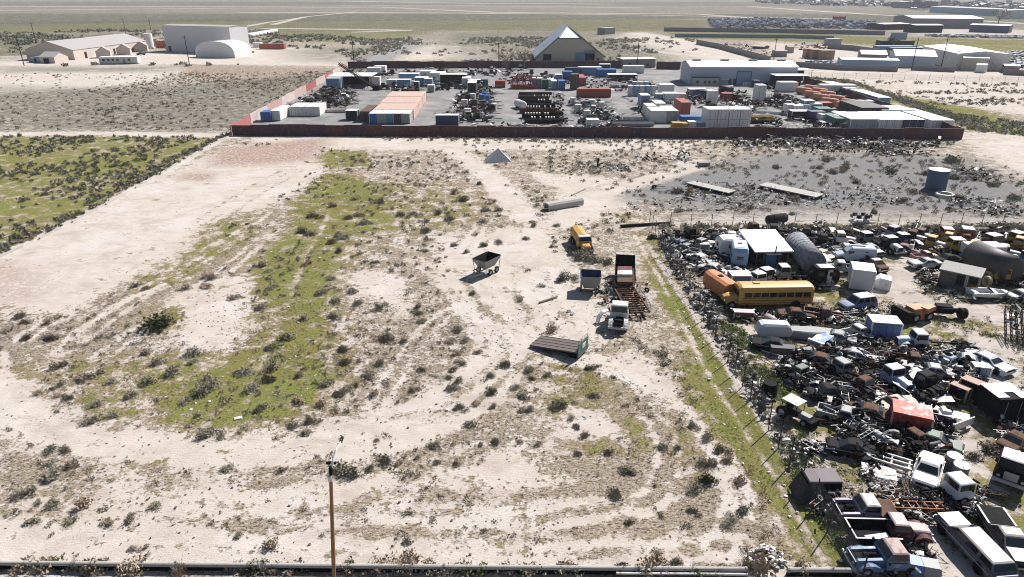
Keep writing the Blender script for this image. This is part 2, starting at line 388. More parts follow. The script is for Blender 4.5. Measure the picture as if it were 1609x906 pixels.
RUTS = [
 [(15,600),(25,640),(70,675),(150,698),(330,710),(470,703),(560,678),(690,628),(745,590),(765,540),(740,500),(700,440),(640,400)],
 [(-10,560),(5,640),(40,690),(140,722),(330,740),(500,730),(640,695),(740,645),(800,590),(840,545)],
 [(200,690),(340,722),(470,716),(600,690),(700,655),(760,620),(800,580)],
 [(860,570),(960,600),(1030,660),(1050,720),(1020,790),(940,830),(800,850)],
 [(1000,560),(1080,620),(1140,720),(1160,800),(1120,870)],
 [(600,800),(800,812),(1000,790),(1120,740)],
 [(0,850),(300,862),(640,872),(1000,870),(1200,850)],
 [(40,530),(160,450),(280,380),(400,300),(470,262)],
 [(100,550),(220,465),(340,392),(430,322)],
 [(160,560),(260,490),(360,420),(440,350)],
 [(590,640),(640,560),(690,500),(760,470)],
 [(850,520),(780,470),(740,410),(760,350),(820,310)],
 [(1000,600),(900,540),(850,480),(830,420)],
 [(0,780),(180,770),(360,790),(520,770),(640,730)]]
RIDGE = np.zeros(X.shape)
for q in RUTS:
    P0 = [np.array(g(*p)) for p in q]; P = []
    for i in range(len(P0) - 1):
        for u in (0, .25, .5, .75):
            a0, a1, a2, a3 = P0[max(i - 1, 0)], P0[i], P0[i + 1], P0[min(i + 2, len(P0) - 1)]
            P.append(.5 * (2 * a1 + (a2 - a0) * u + (2 * a0 - 5 * a1 + 4 * a2 - a3) * u * u + (3 * a1 - a0 - 3 * a2 + a3) * u ** 3))
    d = line_d(X, Y, np.array(P)); e = .85
    fade = np.clip(smooth_noise(X, Y, 9, 91) * 2.2 - .45, 0, 1) * .75 + .1
    rut = np.clip(1.4 - np.abs(d - e) / .34, 0, 1) * fade; rdg = np.clip(1.3 - np.abs(d - 2.1) / .7, 0, 1) + np.clip(1.3 - d / .4, 0, 1) * .6; rdg = rdg * fade * 1.2
    CH[1] = np.minimum(.95, CH[1] + .30 * rdg); RIDGE = np.maximum(RIDGE, rdg) - rut * .5
    CH[2] = np.maximum(CH[2], rut * .75)
    for k in (0, 1, 3): CH[k] *= 1 - rut * .55
rs = np.random.RandomState(3)
Z = (smooth_noise(X, Y, 5, 1) - .5) * .10 + (smooth_noise(X, Y, 1.3, 2) - .5) * .05
Z += np.clip(RIDGE, -.5, 1.2) * .035
Z -= .03
def yard_zone(X, Y): return soft(poly([(366, 212), (1512, 219), (1256, 126), (545, 106)]), X, Y, 3)
Z -= yard_zone(X, Y) * .08
nr, nc = X.shape
idx = np.arange(nr * nc).reshape(nr, nc)
faces = np.stack([idx[:-1, :-1], idx[:-1, 1:], idx[1:, 1:], idx[1:, :-1]], -1).reshape(-1, 4)
me = bpy.data.meshes.new('ground')
me.vertices.add(nr * nc); me.vertices.foreach_set('co', np.stack([X, Y, Z], -1).astype(np.float32).ravel())
me.loops.add(faces.size); me.loops.foreach_set('vertex_index', faces.ravel().astype(np.int32))
me.polygons.add(len(faces)); me.polygons.foreach_set('loop_start', (np.arange(len(faces)) * 4).astype(np.int32))
me.polygons.foreach_set('loop_total', np.full(len(faces), 4, np.int32)); me.polygons.foreach_set('use_smooth', [True] * len(faces))
me.update(); me.validate()
for nm, cs in (('cover_a', (0, 1, 2)), ('cover_b', (3, 4, 5))):
    at = me.attributes.new(nm, 'FLOAT_COLOR', 'POINT')
    at.data.foreach_set('color', np.stack([CH[cs[0]], CH[cs[1]], CH[cs[2]], np.ones_like(X)], -1).astype(np.float32).ravel())
ground = bpy.data.objects.new('ground', me); SC.collection.objects.link(ground); struct(ground)

def ground_material():
    m, t, b = new_mat('desert_ground'); L = t.links.new; N = t.nodes.new
    tc = N('ShaderNodeTexCoord')
    def noise(sc, det=5, rough=.6, stretch=None, dist_=0.0):
        n = N('ShaderNodeTexNoise'); n.inputs['Scale'].default_value = sc; n.inputs['Detail'].default_value = det
        n.inputs['Roughness'].default_value = rough; n.inputs['Distortion'].default_value = dist_
        if stretch:
            mp = N('ShaderNodeMapping'); mp.inputs['Scale'].default_value = stretch; mp.inputs['Rotation'].default_value = (0, 0, R(20))
            L(tc.outputs['Object'], mp.inputs[0]); L(mp.outputs[0], n.inputs['Vector'])
        else: L(tc.outputs['Object'], n.inputs['Vector'])
        return n.outputs[0]
    def math_(op, a, b_=None, c=None):
        n = N('ShaderNodeMath'); n.operation = op
        for i, v in enumerate((a, b_, c)):
            if v is None: continue
            if isinstance(v, (int, float)): n.inputs[i].default_value = v
            else: L(v, n.inputs[i])
        return n.outputs[0]
    def step(v, lo, hi):
        n = N('ShaderNodeMapRange'); n.interpolation_type = 'SMOOTHSTEP'; n.inputs[1].default_value = lo; n.inputs[2].default_value = hi
        L(v, n.inputs[0]); return n.outputs[0]
    def mix(f, a, b_):
        n = N('ShaderNodeMix'); n.data_type = 'RGBA'
        if isinstance(f, (int, float)): n.inputs[0].default_value = f
        else: L(f, n.inputs[0])
        for i, v in ((6, a), (7, b_)):
            if isinstance(v, tuple): n.inputs[i].default_value = (*v, 1)
            else: L(v, n.inputs[i])
        return n.outputs[2]
    at = N('ShaderNodeAttribute'); at.attribute_name = 'cover_a'; sp = N('ShaderNodeSeparateColor'); L(at.outputs['Color'], sp.inputs[0])
    a2 = N('ShaderNodeAttribute'); a2.attribute_name = 'cover_b'; s2 = N('ShaderNodeSeparateColor'); L(a2.outputs['Color'], s2.inputs[0])
    green, litter, bare = sp.outputs; gravel, red, scrub = s2.outputs
    nA = noise(.10, 4); nB = noise(.45, 6, .65); nC = noise(1.7, 6, .7); nD = noise(6, 4, .7); nE = noise(2.6, 5, .75, (1, 2.6, 1), .6); nF = noise(.012, 5)
    v = N('ShaderNodeTexVoronoi'); v.inputs['Scale'].default_value = .5; L(tc.outputs['Object'], v.inputs['Vector'])
    v3 = N('ShaderNodeTexVoronoi'); v3.inputs['Scale'].default_value = .16; v3.inputs['Randomness'].default_value = 1; L(tc.outputs['Object'], v3.inputs['Vector'])
    sand = mix(step(nB, .3, .7), (.415, .36, .31), (.495, .445, .395))
    sand = mix(math_('MULTIPLY', step(nA, .45, .65), .5), sand, (.52, .485, .46))
    sand = mix(math_('MULTIPLY', step(nE, .56, .66), math_('SUBTRACT', .6, math_('MULTIPLY', bare, .45))), sand, (.27, .22, .185))
    sand = mix(math_('MULTIPLY', red, step(nC, .34, .56)), sand, (.25, .155, .12))
    sand = mix(math_('MULTIPLY', gravel, step(math_('ADD', nB, math_('MULTIPLY', gravel, .40)), .48, .66)), sand, mix(step(nD, .3, .7), (.13, .128, .13), (.29, .28, .27)))
    sand = mix(math_('MULTIPLY', step(noise(.2, 5, .7, (1, 1.8, 1), .8), .48, .66), .55), sand, (.345, .285, .24))
    # dead growth: mottled brown with dark twig specks
    lm = math_('ADD', litter, math_('MULTIPLY', math_('SUBTRACT', nB, .5), 2.4))
    lm = math_('ADD', lm, math_('MULTIPLY', math_('SUBTRACT', nC, .5), 1.9))
    lm = math_('SUBTRACT', lm, math_('MULTIPLY', bare, .17))
    lmask = step(lm, .30, .57)
    lcol = mix(step(nD, .42, .60), (.165, .125, .085), (.35, .29, .235))
    lcol = mix(step(nC, .50, .60), lcol, (.20, .165, .085))
    col = mix(math_('MULTIPLY', lmask, .8), sand, lcol)
    spk = math_('MULTIPLY', step(nE, .525, .575), step(math_('ADD', lm, math_('MULTIPLY', litter, .3)), .30, .56))
    col = mix(math_('MULTIPLY', spk, .85), col, (.05, .036, .025))
    col = mix(math_('MULTIPLY', gravel, step(math_('ADD', math_('MULTIPLY', nB, .6), math_('ADD', math_('MULTIPLY', nC, .6), math_('MULTIPLY', gravel, .16))), .54, .78)), col, mix(step(nD, .3, .7), (.11, .11, .112), (.25, .245, .24)))
    # green growth
    nG = noise(.045, 4, .6)
    gm = math_('ADD', green, math_('MULTIPLY', math_('SUBTRACT', nB, .5), 2.0))
    gm = math_('ADD', gm, math_('MULTIPLY', math_('SUBTRACT', nG, .5), .9))
    gm = math_('ADD', gm, math_('MULTIPLY', math_('SUBTRACT', nC, .5), 1.0))
    omask = step(gm, .22, .50)
    col = mix(math_('MULTIPLY', omask, .75), col, mix(step(nD, .4, .62), (.15, .12, .055), (.27, .22, .14)))
    gmask = step(gm, .48, .68)
    gcol = mix(step(nD, .35, .65), (.10, .12, .026), (.19, .205, .055))
    gcol = mix(step(nC, .52, .62), gcol, (.20, .155, .075))
    gcol = mix(math_('MULTIPLY', step(nA, .42, .6), .45), gcol, (.17, .13, .05))
    gcol = mix(math_('MULTIPLY', step(nE, .55, .62), .7), gcol, (.05, .05, .02))
    gcol = mix(math_('MULTIPLY', step(nC, .60, .68), .8), gcol, (.33, .29, .20))
    col = mix(math_('MULTIPLY', gmask, .92), col, gcol)
    # far scrub: dots and broad mottling
    sc1 = math_('MULTIPLY', scrub, step(math_('ADD', math_('MULTIPLY', nB, .5), math_('MULTIPLY', nA, .6)), .38, .56))
    scol = mix(step(v.outputs['Distance'], .35, .8), (.045, .055, .03), (.125, .13, .09))
    col = mix(math_('MULTIPLY', sc1, .93), col, scol)
    far = math_('MULTIPLY', scrub, step(nF, .42, .6))
    col = mix(math_('MULTIPLY', far, .5), col, (.11, .105, .10))
    L(col, b.inputs['Base Color']); b.inputs['Roughness'].default_value = .95; b.inputs['Specular IOR Level'].default_value = 0
    hh = math_('ADD', math_('MULTIPLY', nE, .7), math_('MULTIPLY', nD, .5))
    hh = math_('ADD', hh, math_('MULTIPLY', gmask, .35))
    bp = N('ShaderNodeBump'); bp.inputs['Strength'].default_value = .55; bp.inputs['Distance'].default_value = .16
    L(hh, bp.inputs['Height']); L(bp.outputs[0], b.inputs['Normal'])
    return m
me.materials.append(ground_material())
import bisect
_YL, _TL, _WL = ys.tolist(), tt.tolist(), wy.tolist()
def cover_at(x, y, ch):
    j = min(bisect.bisect_left(_YL, y), len(_YL) - 1); i = min(bisect.bisect_left(_TL, x / _WL[j]), len(_TL) - 1)
    return CH[ch][j, i]

# paved yard floor
def yard_floor():
    m, t, b = new_mat('yard_paving'); L = t.links.new; N = t.nodes.new; tc = N('ShaderNodeTexCoord')
    n = N('ShaderNodeTexNoise'); n.inputs['Scale'].default_value = .12; n.inputs['Detail'].default_value = 7; n.inputs['Roughness'].default_value = .65; L(tc.outputs['Object'], n.inputs['Vector'])
    r = N('ShaderNodeValToRGB'); r.color_ramp.elements[0].position = .35; r.color_ramp.elements[0].color = (.12, .118, .118, 1)
    r.color_ramp.elements[1].position = .7; r.color_ramp.elements[1].color = (.27, .255, .24, 1)
    L(n.outputs[0], r.inputs[0]); L(r.outputs[0], b.inputs['Base Color']); b.inputs['Roughness'].default_value = .95
    mb = MB(); P = [g(367, 211), g(1508, 217.5), g(1258, 126), g(1076, 108), g(547, 106)]
    mb.quad(*[(p[0], p[1], .03) for p in P])
    struct(mb.build('yard_paving', m))
    m2, t2, b2 = new_mat('road_surface'); b2.inputs['Base Color'].default_value = (.20, .195, .19, 1); b2.inputs['Roughness'].default_value = .95
    mb = MB(); P = [g(560, 102), g(600, 101), g(655, 62), g(637, 62)]
    mb.quad(*[(p[0], p[1], .1) for p in P]); struct(mb.build('road', m2))
yard_floor()
# ------------------------------------------------------------------ builders
def wheels(root, pos, r=.36, wd=.24, rim=LGREY):
    for x, y in pos:
        t = MB().ring((x, y, r), (0, 1, 0), r, r * .55, wd).build('wheel', TYRE, root, recalc=False)
        MB().tube((x, y - wd * .36, r), (x, y + wd * .36, r), r * .57, 12).build('rim', rim, t)
def sec(x, prof): return [(x, y, z) for y, z in prof]
def hull(w_, z0, z1, w1=None, wm=None, b=.07):
    "closed cross-section: half widths at bottom, belt and top"
    w1 = w_ * .92 if w1 is None else w1; wm = w_ if wm is None else wm; zm = z0 + (z1 - z0) * .55
    return [(-w_ + b, z0), (-wm, z0 + b * 1.5), (-wm, zm), (-w1, z1 - b), (-w1 + b * 1.4, z1), (w1 - b * 1.4, z1), (w1, z1 - b), (wm, zm), (wm, z0 + b * 1.5), (w_ - b, z0)]
def glasshouse(root, x0b, x1b, x0t, x1t, wb, wt, zb, zt, mat, panes=2, win=GLASS, front=True, back=True, roof=None, name='cabin'):
    b = .08
    def sc(x, w_, z): return (x, w_, z)
    mb = MB()
    zs = [(x0b, x1b, wb, zb), (x0t, x1t, wt, zt - .07), (x0t + .10, x1t - .12, wt - .10, zt)]
    P = []
    for a, c, w_, z in zs: P += [(a, -w_, z), (c, -w_, z), (c, w_, z), (a, w_, z)]
    fs = [(3, 2, 1, 0), (8, 9, 10, 11)]
    for k in (0, 4):
        for i in range(4): fs.append((k + i, k + (i + 1) % 4, k + 4 + (i + 1) % 4, k + 4 + i))
    mb.add(P[:], [f for f in fs if not (roof and f in ((8, 9, 10, 11), (4, 5, 9, 8), (5, 6, 10, 9), (6, 7, 11, 10), (7, 4, 8, 11)))])
    c = mb.build(name, mat, root)
    if roof:
        MB().add(P[4:], [(3, 2, 1, 0), (4, 5, 6, 7), (0, 1, 5, 4), (1, 2, 6, 5), (2, 3, 7, 6), (3, 0, 4, 7)]).build('roof', roof, root)
    def pane(A, B, C, D, nm, k0=.06, k1=.94, l0=.16, l1=.88):
        A, B, C, D = map(Vector, (A, B, C, D)); nrm = (B - A).cross(D - A).normalized() * .012
        f = lambda u, v: (A * (1 - u) + B * u) * (1 - v) + (D * (1 - u) + C * u) * v
        q = [f(k0, l0), f(k1, l0), f(k1, l1), f(k0, l1)]
        m_ = MB(); m_.add([p + nrm for p in q] + [p - nrm for p in q], [(0, 1, 2, 3), (7, 6, 5, 4), (0, 4, 5, 1), (1, 5, 6, 2), (2, 6, 7, 3), (3, 7, 4, 0)])
        m_.build(nm, win, root)
    zz = zt - .07
    for s_ in (-1, 1):
        A, B, C, D = (x0b, s_ * wb, zb), (x1b, s_ * wb, zb), (x1t, s_ * wt, zz), (x0t, s_ * wt, zz)
        if s_ > 0: A, B, C, D = B, A, D, C
        for i in range(panes): pane(A, B, C, D, 'window', i / panes + .05 / panes + .02, (i + 1) / panes - .05 / panes - .02)
    if front: pane((x1b, -wb, zb), (x1b, wb, zb), (x1t, wt, zz), (x1t, -wt, zz), 'windshield')
    if back: pane((x0b, wb, zb), (x0b, -wb, zb), (x0t, -wt, zz), (x0t, wt, zz), 'rear_window')
    return c

def car(name, label, cat, xy, rz, col, L=4.9, W=1.86, hood=1.35, trunk=1.0, zb=.95, zt=1.42, zroof=None, kind='sedan', roof=None, flat=0.0, wheels_on=True, group=None, panes=2, bumper=ALU):
    r = thing(name, label, cat, xy, rz, group)
    h, f = W / 2, L / 2; g0 = .30 if wheels_on else .08
    secs = [sec(-f, hull(h * .90, g0 + .12, zb * .86)), sec(-f + .18, hull(h * .97, g0, zb * .95)), sec(-f + trunk, hull(h, g0, zb)), sec(f - hood, hull(h, g0, zb)),
            sec(f - .55, hull(h, g0, zb * .96)), sec(f - .12, hull(h * .97, g0, zb * .88)), sec(f, hull(h * .92, g0 + .12, zb * .78))]
    MB().loft(secs).build('body', col, r)
    a, c = -f + trunk, f - hood
    if kind == 'sedan': glasshouse(r, a - .1, c + .25, a + .45, c - .45, h * .90, h * .70, zb - .02, zt, col, panes, roof=roof)
    else: glasshouse(r, -f + .12 if kind == 'wagon' else a, c + .2, -f + .45 if kind == 'wagon' else a + .12, c - .5, h * .92, h * .76, zb - .02, zt, col, 3, roof=roof)
    for s_ in (-1, 1):
        for x in (-f + L * .20, f - L * .18):
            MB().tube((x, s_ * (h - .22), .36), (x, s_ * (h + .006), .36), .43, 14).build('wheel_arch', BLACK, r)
        MB().b2(f - .02, f + .02, s_ * h * .78 - .12, s_ * h * .78 + .12, .55, .70).build('headlight', ALU, r)
    for s_, nm in ((-1, 'bumper'), (1, 'bumper')):
        MB().b2(s_ * f - .06, s_ * f + .06, -h * .93, h * .93, .38, .54).build(nm, bumper, r)
    for s_ in (-1, 1):
        MB().b2(-f + .3, f - .4, s_ * (h + .004) - .01, s_ * (h + .004) + .01, .62, .66).build('side_trim', ALU, r); MB().b2(-f - .03, -f + .02, s_ * h * .74 - .1, s_ * h * .74 + .1, .5, .62).build('tail_light', RED, r)
        if L > 4: MB().b2(c - 1.25, c - 1.22, s_ * (h + .003) - .006, s_ * (h + .003) + .006, .4, zb - .08).b2(c - .12, c - .09, s_ * (h + .003) - .006, s_ * (h + .003) + .006, .4, zb - .08).build('door_seam', BLACK, r)
    MB().b2(f - .01, f + .03, -h * .58, h * .58, .52, .70).build('grille', BLACK, r)
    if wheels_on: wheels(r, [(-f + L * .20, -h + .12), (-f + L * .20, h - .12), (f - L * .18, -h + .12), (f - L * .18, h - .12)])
    return r

def pickup(label, xy, rz, col, bed=2.1, cab=1.45, hood=1.5, roof=None, hood_open=False, bed_mat=None, flatbed=False, bed_on=True, group=None, name='pickup_truck', s=1.0, wheels_on=True, old=False, windshield=True, hood_mat=None):
    r = thing(name, label, 'pickup truck', xy, rz, group, s=s); h = .95
    L = bed + cab + hood; f = L / 2; c1 = f - hood; c0 = c1 - cab; bm = bed_mat or col
    hw = .62 if old else .90
    if hood_open:
        e = MB(); e.box(c1 + hood * .5, 0, .45, hood * .7, .5, .5); e.tube((c1 + .3, 0, 1.0), (c1 + hood * .6, 0, 1.02), .16, 10); e.box(f - .15, 0, .5, .1, 1.0, .5)
        for i in range(5): e.tube((c1 + .2 + i * .2, -.4, .7), (c1 + .35 + i * .2, .4, .98), .05, 6)
        e.build('engine', BLACK, r)
        m = MB()
        for s_ in (-1, 1): m.loft([sec(x, [(s_ * hw, .45), (s_ * (hw - .22), .45), (s_ * (hw - .22), z), (s_ * hw, z)]) for x, z in ((c1, 1.12), (f - .2, 1.06), (f, .95))])
        m.b2(f - .08, f, -hw, hw, .5, .98); m.build('fender', col, r)
    else:
        MB().loft([sec(c1, hull(hw, .5, 1.18, hw * .85)), sec(c1 + hood * .6, hull(hw, .5, 1.12, hw * .82)), sec(f - .1, hull(hw * .95, .5, 1.02, hw * .75)), sec(f, hull(hw * .9, .55, .92, hw * .7))]).build('hood', hood_mat or col, r)
    if old:
        for s_ in (-1, 1):
            m = MB(); n = 7
            m.loft([sec(c1 + .15 + (hood - .2) * i / n, [(s_ * .60, .45), (s_ * .95, .42), (s_ * .95, .55 + .38 * math.sin(math.pi * (i + .4) / (n + .8))), (s_ * .60, .62 + .40 * math.sin(math.pi * (i + .4) / (n + .8)))]) for i in range(n + 1)])
            m.build('fender', col, r)
    MB().loft([sec(c0, hull(h, .5, 1.2, h * .95)), sec(c1, hull(h, .5, 1.2, h * .92))]).build('cab', col, r)
    for s_ in (-1, 1):
        d_ = MB().b2(c0 + .14, c1 - .10, s_ * (h + .004) - .012, s_ * (h + .004) + .012, .6, 1.14).build('door', col, r); MB().b2(c0 + .22, c0 + .38, s_ * (h + .03) - .015, s_ * (h + .03) + .015, 1.0, 1.04).build('handle', ALU, d_)
        MB().b2(c1 - .05, c1 + .05, s_ * (h + .14) - .07, s_ * (h + .14) + .07, 1.22, 1.42).build('mirror', DARK, r)
    glasshouse(r, c0 + .03, c1 + .05, c0 + .10, c1 - .32, h * .93, h * .78, 1.18, 1.78, col, 1, roof=roof, name='cab_top', front=windshield)
    if bed_on:
        m = MB()
        if flatbed: m.b2(c0 - bed, c0 - .05, -1.05, 1.05, .85, .97)
        else:
            m.b2(c0 - bed, c0 - .06, -h, h, .55, .68); m.b2(c0 - bed, c0 - .06, -h, -h + .12, .68, 1.16); m.b2(c0 - bed, c0 - .06, h - .12, h, .68, 1.16)
            m.b2(c0 - .12, c0 - .06, -h + .12, h - .12, .68, 1.16)
        m.build('bed', bm, r)
        if not flatbed: MB().b2(c0 - bed - .05, c0 - bed + .04, -h + .13, h - .13, .6, 1.14).build('tailgate', bm, r)
    MB().b2(c0 - bed + .1, f - .2, -.5, -.4, .42, .52).b2(c0 - bed + .1, f - .2, .4, .5, .42, .52).build('chassis', BLACK, r)
    MB().b2(f + .02, f + .12, -h, h, .45, .62).build('bumper', LGREY, r)
    for s_ in (-1, 1):
        MB().tube((f - .01, s_ * hw * .75, .78), (f + .05, s_ * hw * .75, .78), .10, 10).build('headlight', ALU, r)
        for x in ((f - .72), (c0 - bed * .5)):
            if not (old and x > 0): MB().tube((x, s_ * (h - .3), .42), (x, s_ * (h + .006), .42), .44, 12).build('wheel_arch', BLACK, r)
    MB().b2(f + .001, f + .02, -hw * .6, hw * .6, .62, .95).build('grille', BLACK, r)
    if wheels_on: wheels(r, [(f - .72, -h + .1), (f - .72, h - .1), (c0 - bed * .5, -h + .1), (c0 - bed * .5, h - .1)], .38)
    return r

def truck(label, xy, rz, col, kind='conventional', chassis=4.5, s=1.0, roof=None, hood_mat=None, group=None, door=None, flat=False, rear_wheels=2, number=None, name='truck', lowcab=False, hood_on=True):
    r = thing(name, label, 'truck', xy, rz, group, s=s); hood = 1.7 if kind == 'conventional' else .25; cab = 1.6
    f = (hood + cab + chassis) / 2; c1 = f - hood; c0 = c1 - cab; zt = 2.5 if not lowcab else 2.2
    MB().b2(c0 - chassis, f - .1, -.48, -.36, .72, .92).b2(c0 - chassis, f - .1, .36, .48, .72, .92).build('chassis', BLACK, r)
    m = MB()
    for i in range(5): m.b2(c0 - chassis * (.1 + .2 * i) - .1, c0 - chassis * (.1 + .2 * i), -.36, .36, .74, .88)
    m.tube((c0 - .5, -.75, .75), (c0 - 1.3, -.75, .75), .26, 12); m.build('chassis_fittings', DARK, r)
    MB().loft([sec(c0, hull(1.0, .75, 1.6, .98)), sec(c1, hull(1.0, .75, 1.6, .96))]).build('cab', col, r)
    if kind == 'conventional':
        glasshouse(r, c0 + .02, c1 + .02, c0 + .08, c1 - .2, .97, .88, 1.58, zt, col, 1, roof=roof, name='cab_top')
        if hood_on:
            MB().loft([sec(c1, hull(.62, .85, 1.68, .5)), sec(c1 + hood * .7, hull(.58, .85, 1.58, .44)), sec(f, hull(.52, .85, 1.46, .40))]).build('hood', hood_mat or col, r)
        else:
            e = MB(); e.box(c1 + .7, 0, .7, 1.1, .6, .6); e.box(f - .15, 0, .8, .15, .9, .75)
            for i in range(6): e.tube((c1 + .2 + .2 * i, -.5, .9 + .1 * (i % 2)), (c1 + .3 + .2 * i, .5, 1.3), .06, 6)
            e.build('engine', BLACK, r)
        for s_ in (-1, 1):
            m = MB(); n = 8
            m.loft([sec(c1 - .15 + (hood + .15) * i / n, [(s_ * .60, .62 + .62 * math.sin(math.pi * (i + .5) / (n + 1))), (s_ * 1.05, .60 + .58 * math.sin(math.pi * (i + .5) / (n + 1))), (s_ * 1.05, .66 + .60 * math.sin(math.pi * (i + .5) / (n + 1))), (s_ * .60, .70 + .62 * math.sin(math.pi * (i + .5) / (n + 1)))]) for i in range(n + 1)])
            m.build('fender', col, r)
        MB().b2(f + .001, f + .04, -.42, .42, .9, 1.42).build('grille', DARK, r)
    else:
        MB().loft([sec(c1, hull(1.0, .75, 1.6, .97)), sec(f, hull(.99, .75, 1.6, .95))]).build('nose', col, r)
        glasshouse(r, c0 + .02, f - .02, c0 + .06, f - .18, .98, .92, 1.58, zt, col, 1, roof=roof, name='cab_top')
        MB().b2(f + .001, f + .05, -.45, .45, .85, 1.5).build('grille', ALU, r)
    MB().b2(f + .05, f + .2, -1.05, 1.05, .55, .8).build('bumper', LGREY, r)
    for s_ in (-1, 1):
        MB().tube((f, s_ * .75, 1.0), (f + .07, s_ * .75, 1.0), .12, 10).build('headlight', ALU, r)
        MB().b2(c1 - .3, c1 - .24, s_ * 1.12 - .08, s_ * 1.12 + .08, 1.7, 2.1).build('mirror', DARK, r)
    W_ = [(f - .95, -.86), (f - .95, .86)]
    for k in range(rear_wheels): W_ += [(c0 - chassis + .7 + 1.2 * k, -.8), (c0 - chassis + .7 + 1.2 * k, .8)]
    wheels(r, W_, .52, .34)
    if number: lettering(number, r, (c0 - .012, 0, 1.98), (R(90), 0, R(-90)), .62, OLDWHITE)
    return r
def lettering(txt, parent, loc, rot, size, mat, name='lettering'):
    c = bpy.data.curves.new(name, 'FONT'); c.body = txt; c.size = size; c.extrude = .012; c.align_x = 'CENTER'; c.align_y = 'CENTER'
    o = bpy.data.objects.new(name, c); SC.collection.objects.link(o); o.parent = parent; o.location = loc; o.rotation_euler = rot
    c.materials.append(mat); dg = bpy.context.evaluated_depsgraph_get(); me = bpy.data.meshes.new_from_object(o.evaluated_get(dg)); q = bpy.data.objects.new(name, me); q.parent = parent; q.location = loc; q.rotation_euler = rot; SC.collection.objects.link(q); bpy.data.objects.remove(o); return q

def bus(label, xy, rz, col, L=9.2, hood=1.5, name='school_bus', win=8, trim=BLACK, rear_only=False, cat='school bus'):
    r = thing(name, label, cat, xy, rz); h = 1.2; f = L / 2; c1 = f - hood
    prof = [(-h, .62), (-h, 2.15), (-h * .95, 2.45), (-h * .80, 2.68), (-h * .45, 2.82), (0, 2.86), (h * .45, 2.82), (h * .80, 2.68), (h * .95, 2.45), (h, 2.15), (h, .62)]
    e = lambda x, k, z: sec(x, [(y * k, .62 + (q - .62) * z) for y, q in prof])
    MB().loft([e(-f, .93, .95), e(-f + .25, 1, 1), e(c1 - .35, 1, 1), e(c1, .93, .93)]).build('body', col, r)
    MB().loft([sec(c1 - .02, hull(.78, .7, 1.62, .62)), sec(c1 + hood * .7, hull(.74, .7, 1.52, .56)), sec(f, hull(.66, .72, 1.36, .5))]).build('hood', col, r)
    for s_ in (-1, 1):
        m = MB(); n = 8
        m.loft([sec(c1 - .1 + (hood) * i / n, [(s_ * .7, .60 + .55 * math.sin(math.pi * (i + .5) / (n + 1))), (s_ * 1.1, .58 + .5 * math.sin(math.pi * (i + .5) / (n + 1))), (s_ * 1.1, .66 + .5 * math.sin(math.pi * (i + .5) / (n + 1))), (s_ * .7, .70 + .55 * math.sin(math.pi * (i + .5) / (n + 1)))]) for i in range(n + 1)])
        m.build('fender', col, r)
        x0, x1 = -f + .35, c1 - .55; d = (x1 - x0) / win
        for i in range(win):
            MB().b2(x0 + d * i + .05, x0 + d * (i + 1) - .05, s_ * (h + .004) - .012, s_ * (h + .004) + .012, 1.55, 2.12).build('window', GLASS, r)
        m = MB()
        for z in (1.42, 1.12, .80): m.b2(-f + .2, c1 - .4, s_ * (h + .006) - .012, s_ * (h + .006) + .012, z, z + .05)
        m.build('rub_rail', trim, r)
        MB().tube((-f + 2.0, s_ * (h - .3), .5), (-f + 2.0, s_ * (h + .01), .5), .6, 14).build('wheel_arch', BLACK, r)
        MB().tube((f, s_ * .8, 1.0), (f + .08, s_ * .8, 1.0), .11, 10).build('headlight', ALU, r)
    MB().b2(c1 - .012, c1 + .05, -.95, .95, 1.62, 2.2).build('windshield', GLASS, r)
    m = MB(); m.b2(-f - .03, -f + .02, -.35, .35, .8, 2.2); m.build('rear_door', col, r)
    for y in (-.72, .72): MB().b2(-f - .02, -f + .02, y - .22, y + .22, 1.55, 2.1).build('rear_window', GLASS, r)
    MB().b2(f + .02, f + .14, -1.1, 1.1, .5, .72).build('bumper', BLACK, r); MB().b2(-f - .16, -f - .04, -1.15, 1.15, .45, .68).build('bumper', BLACK, r)
    MB().box(c1 - 2.2, 0, 2.84, .7, .5, .1).build('roof_hatch', col, r)
    wheels(r, [(f - .8, -.95), (f - .8, .95), (-f + 2, -.95), (-f + 2, .95)], .5, .3)
    return r
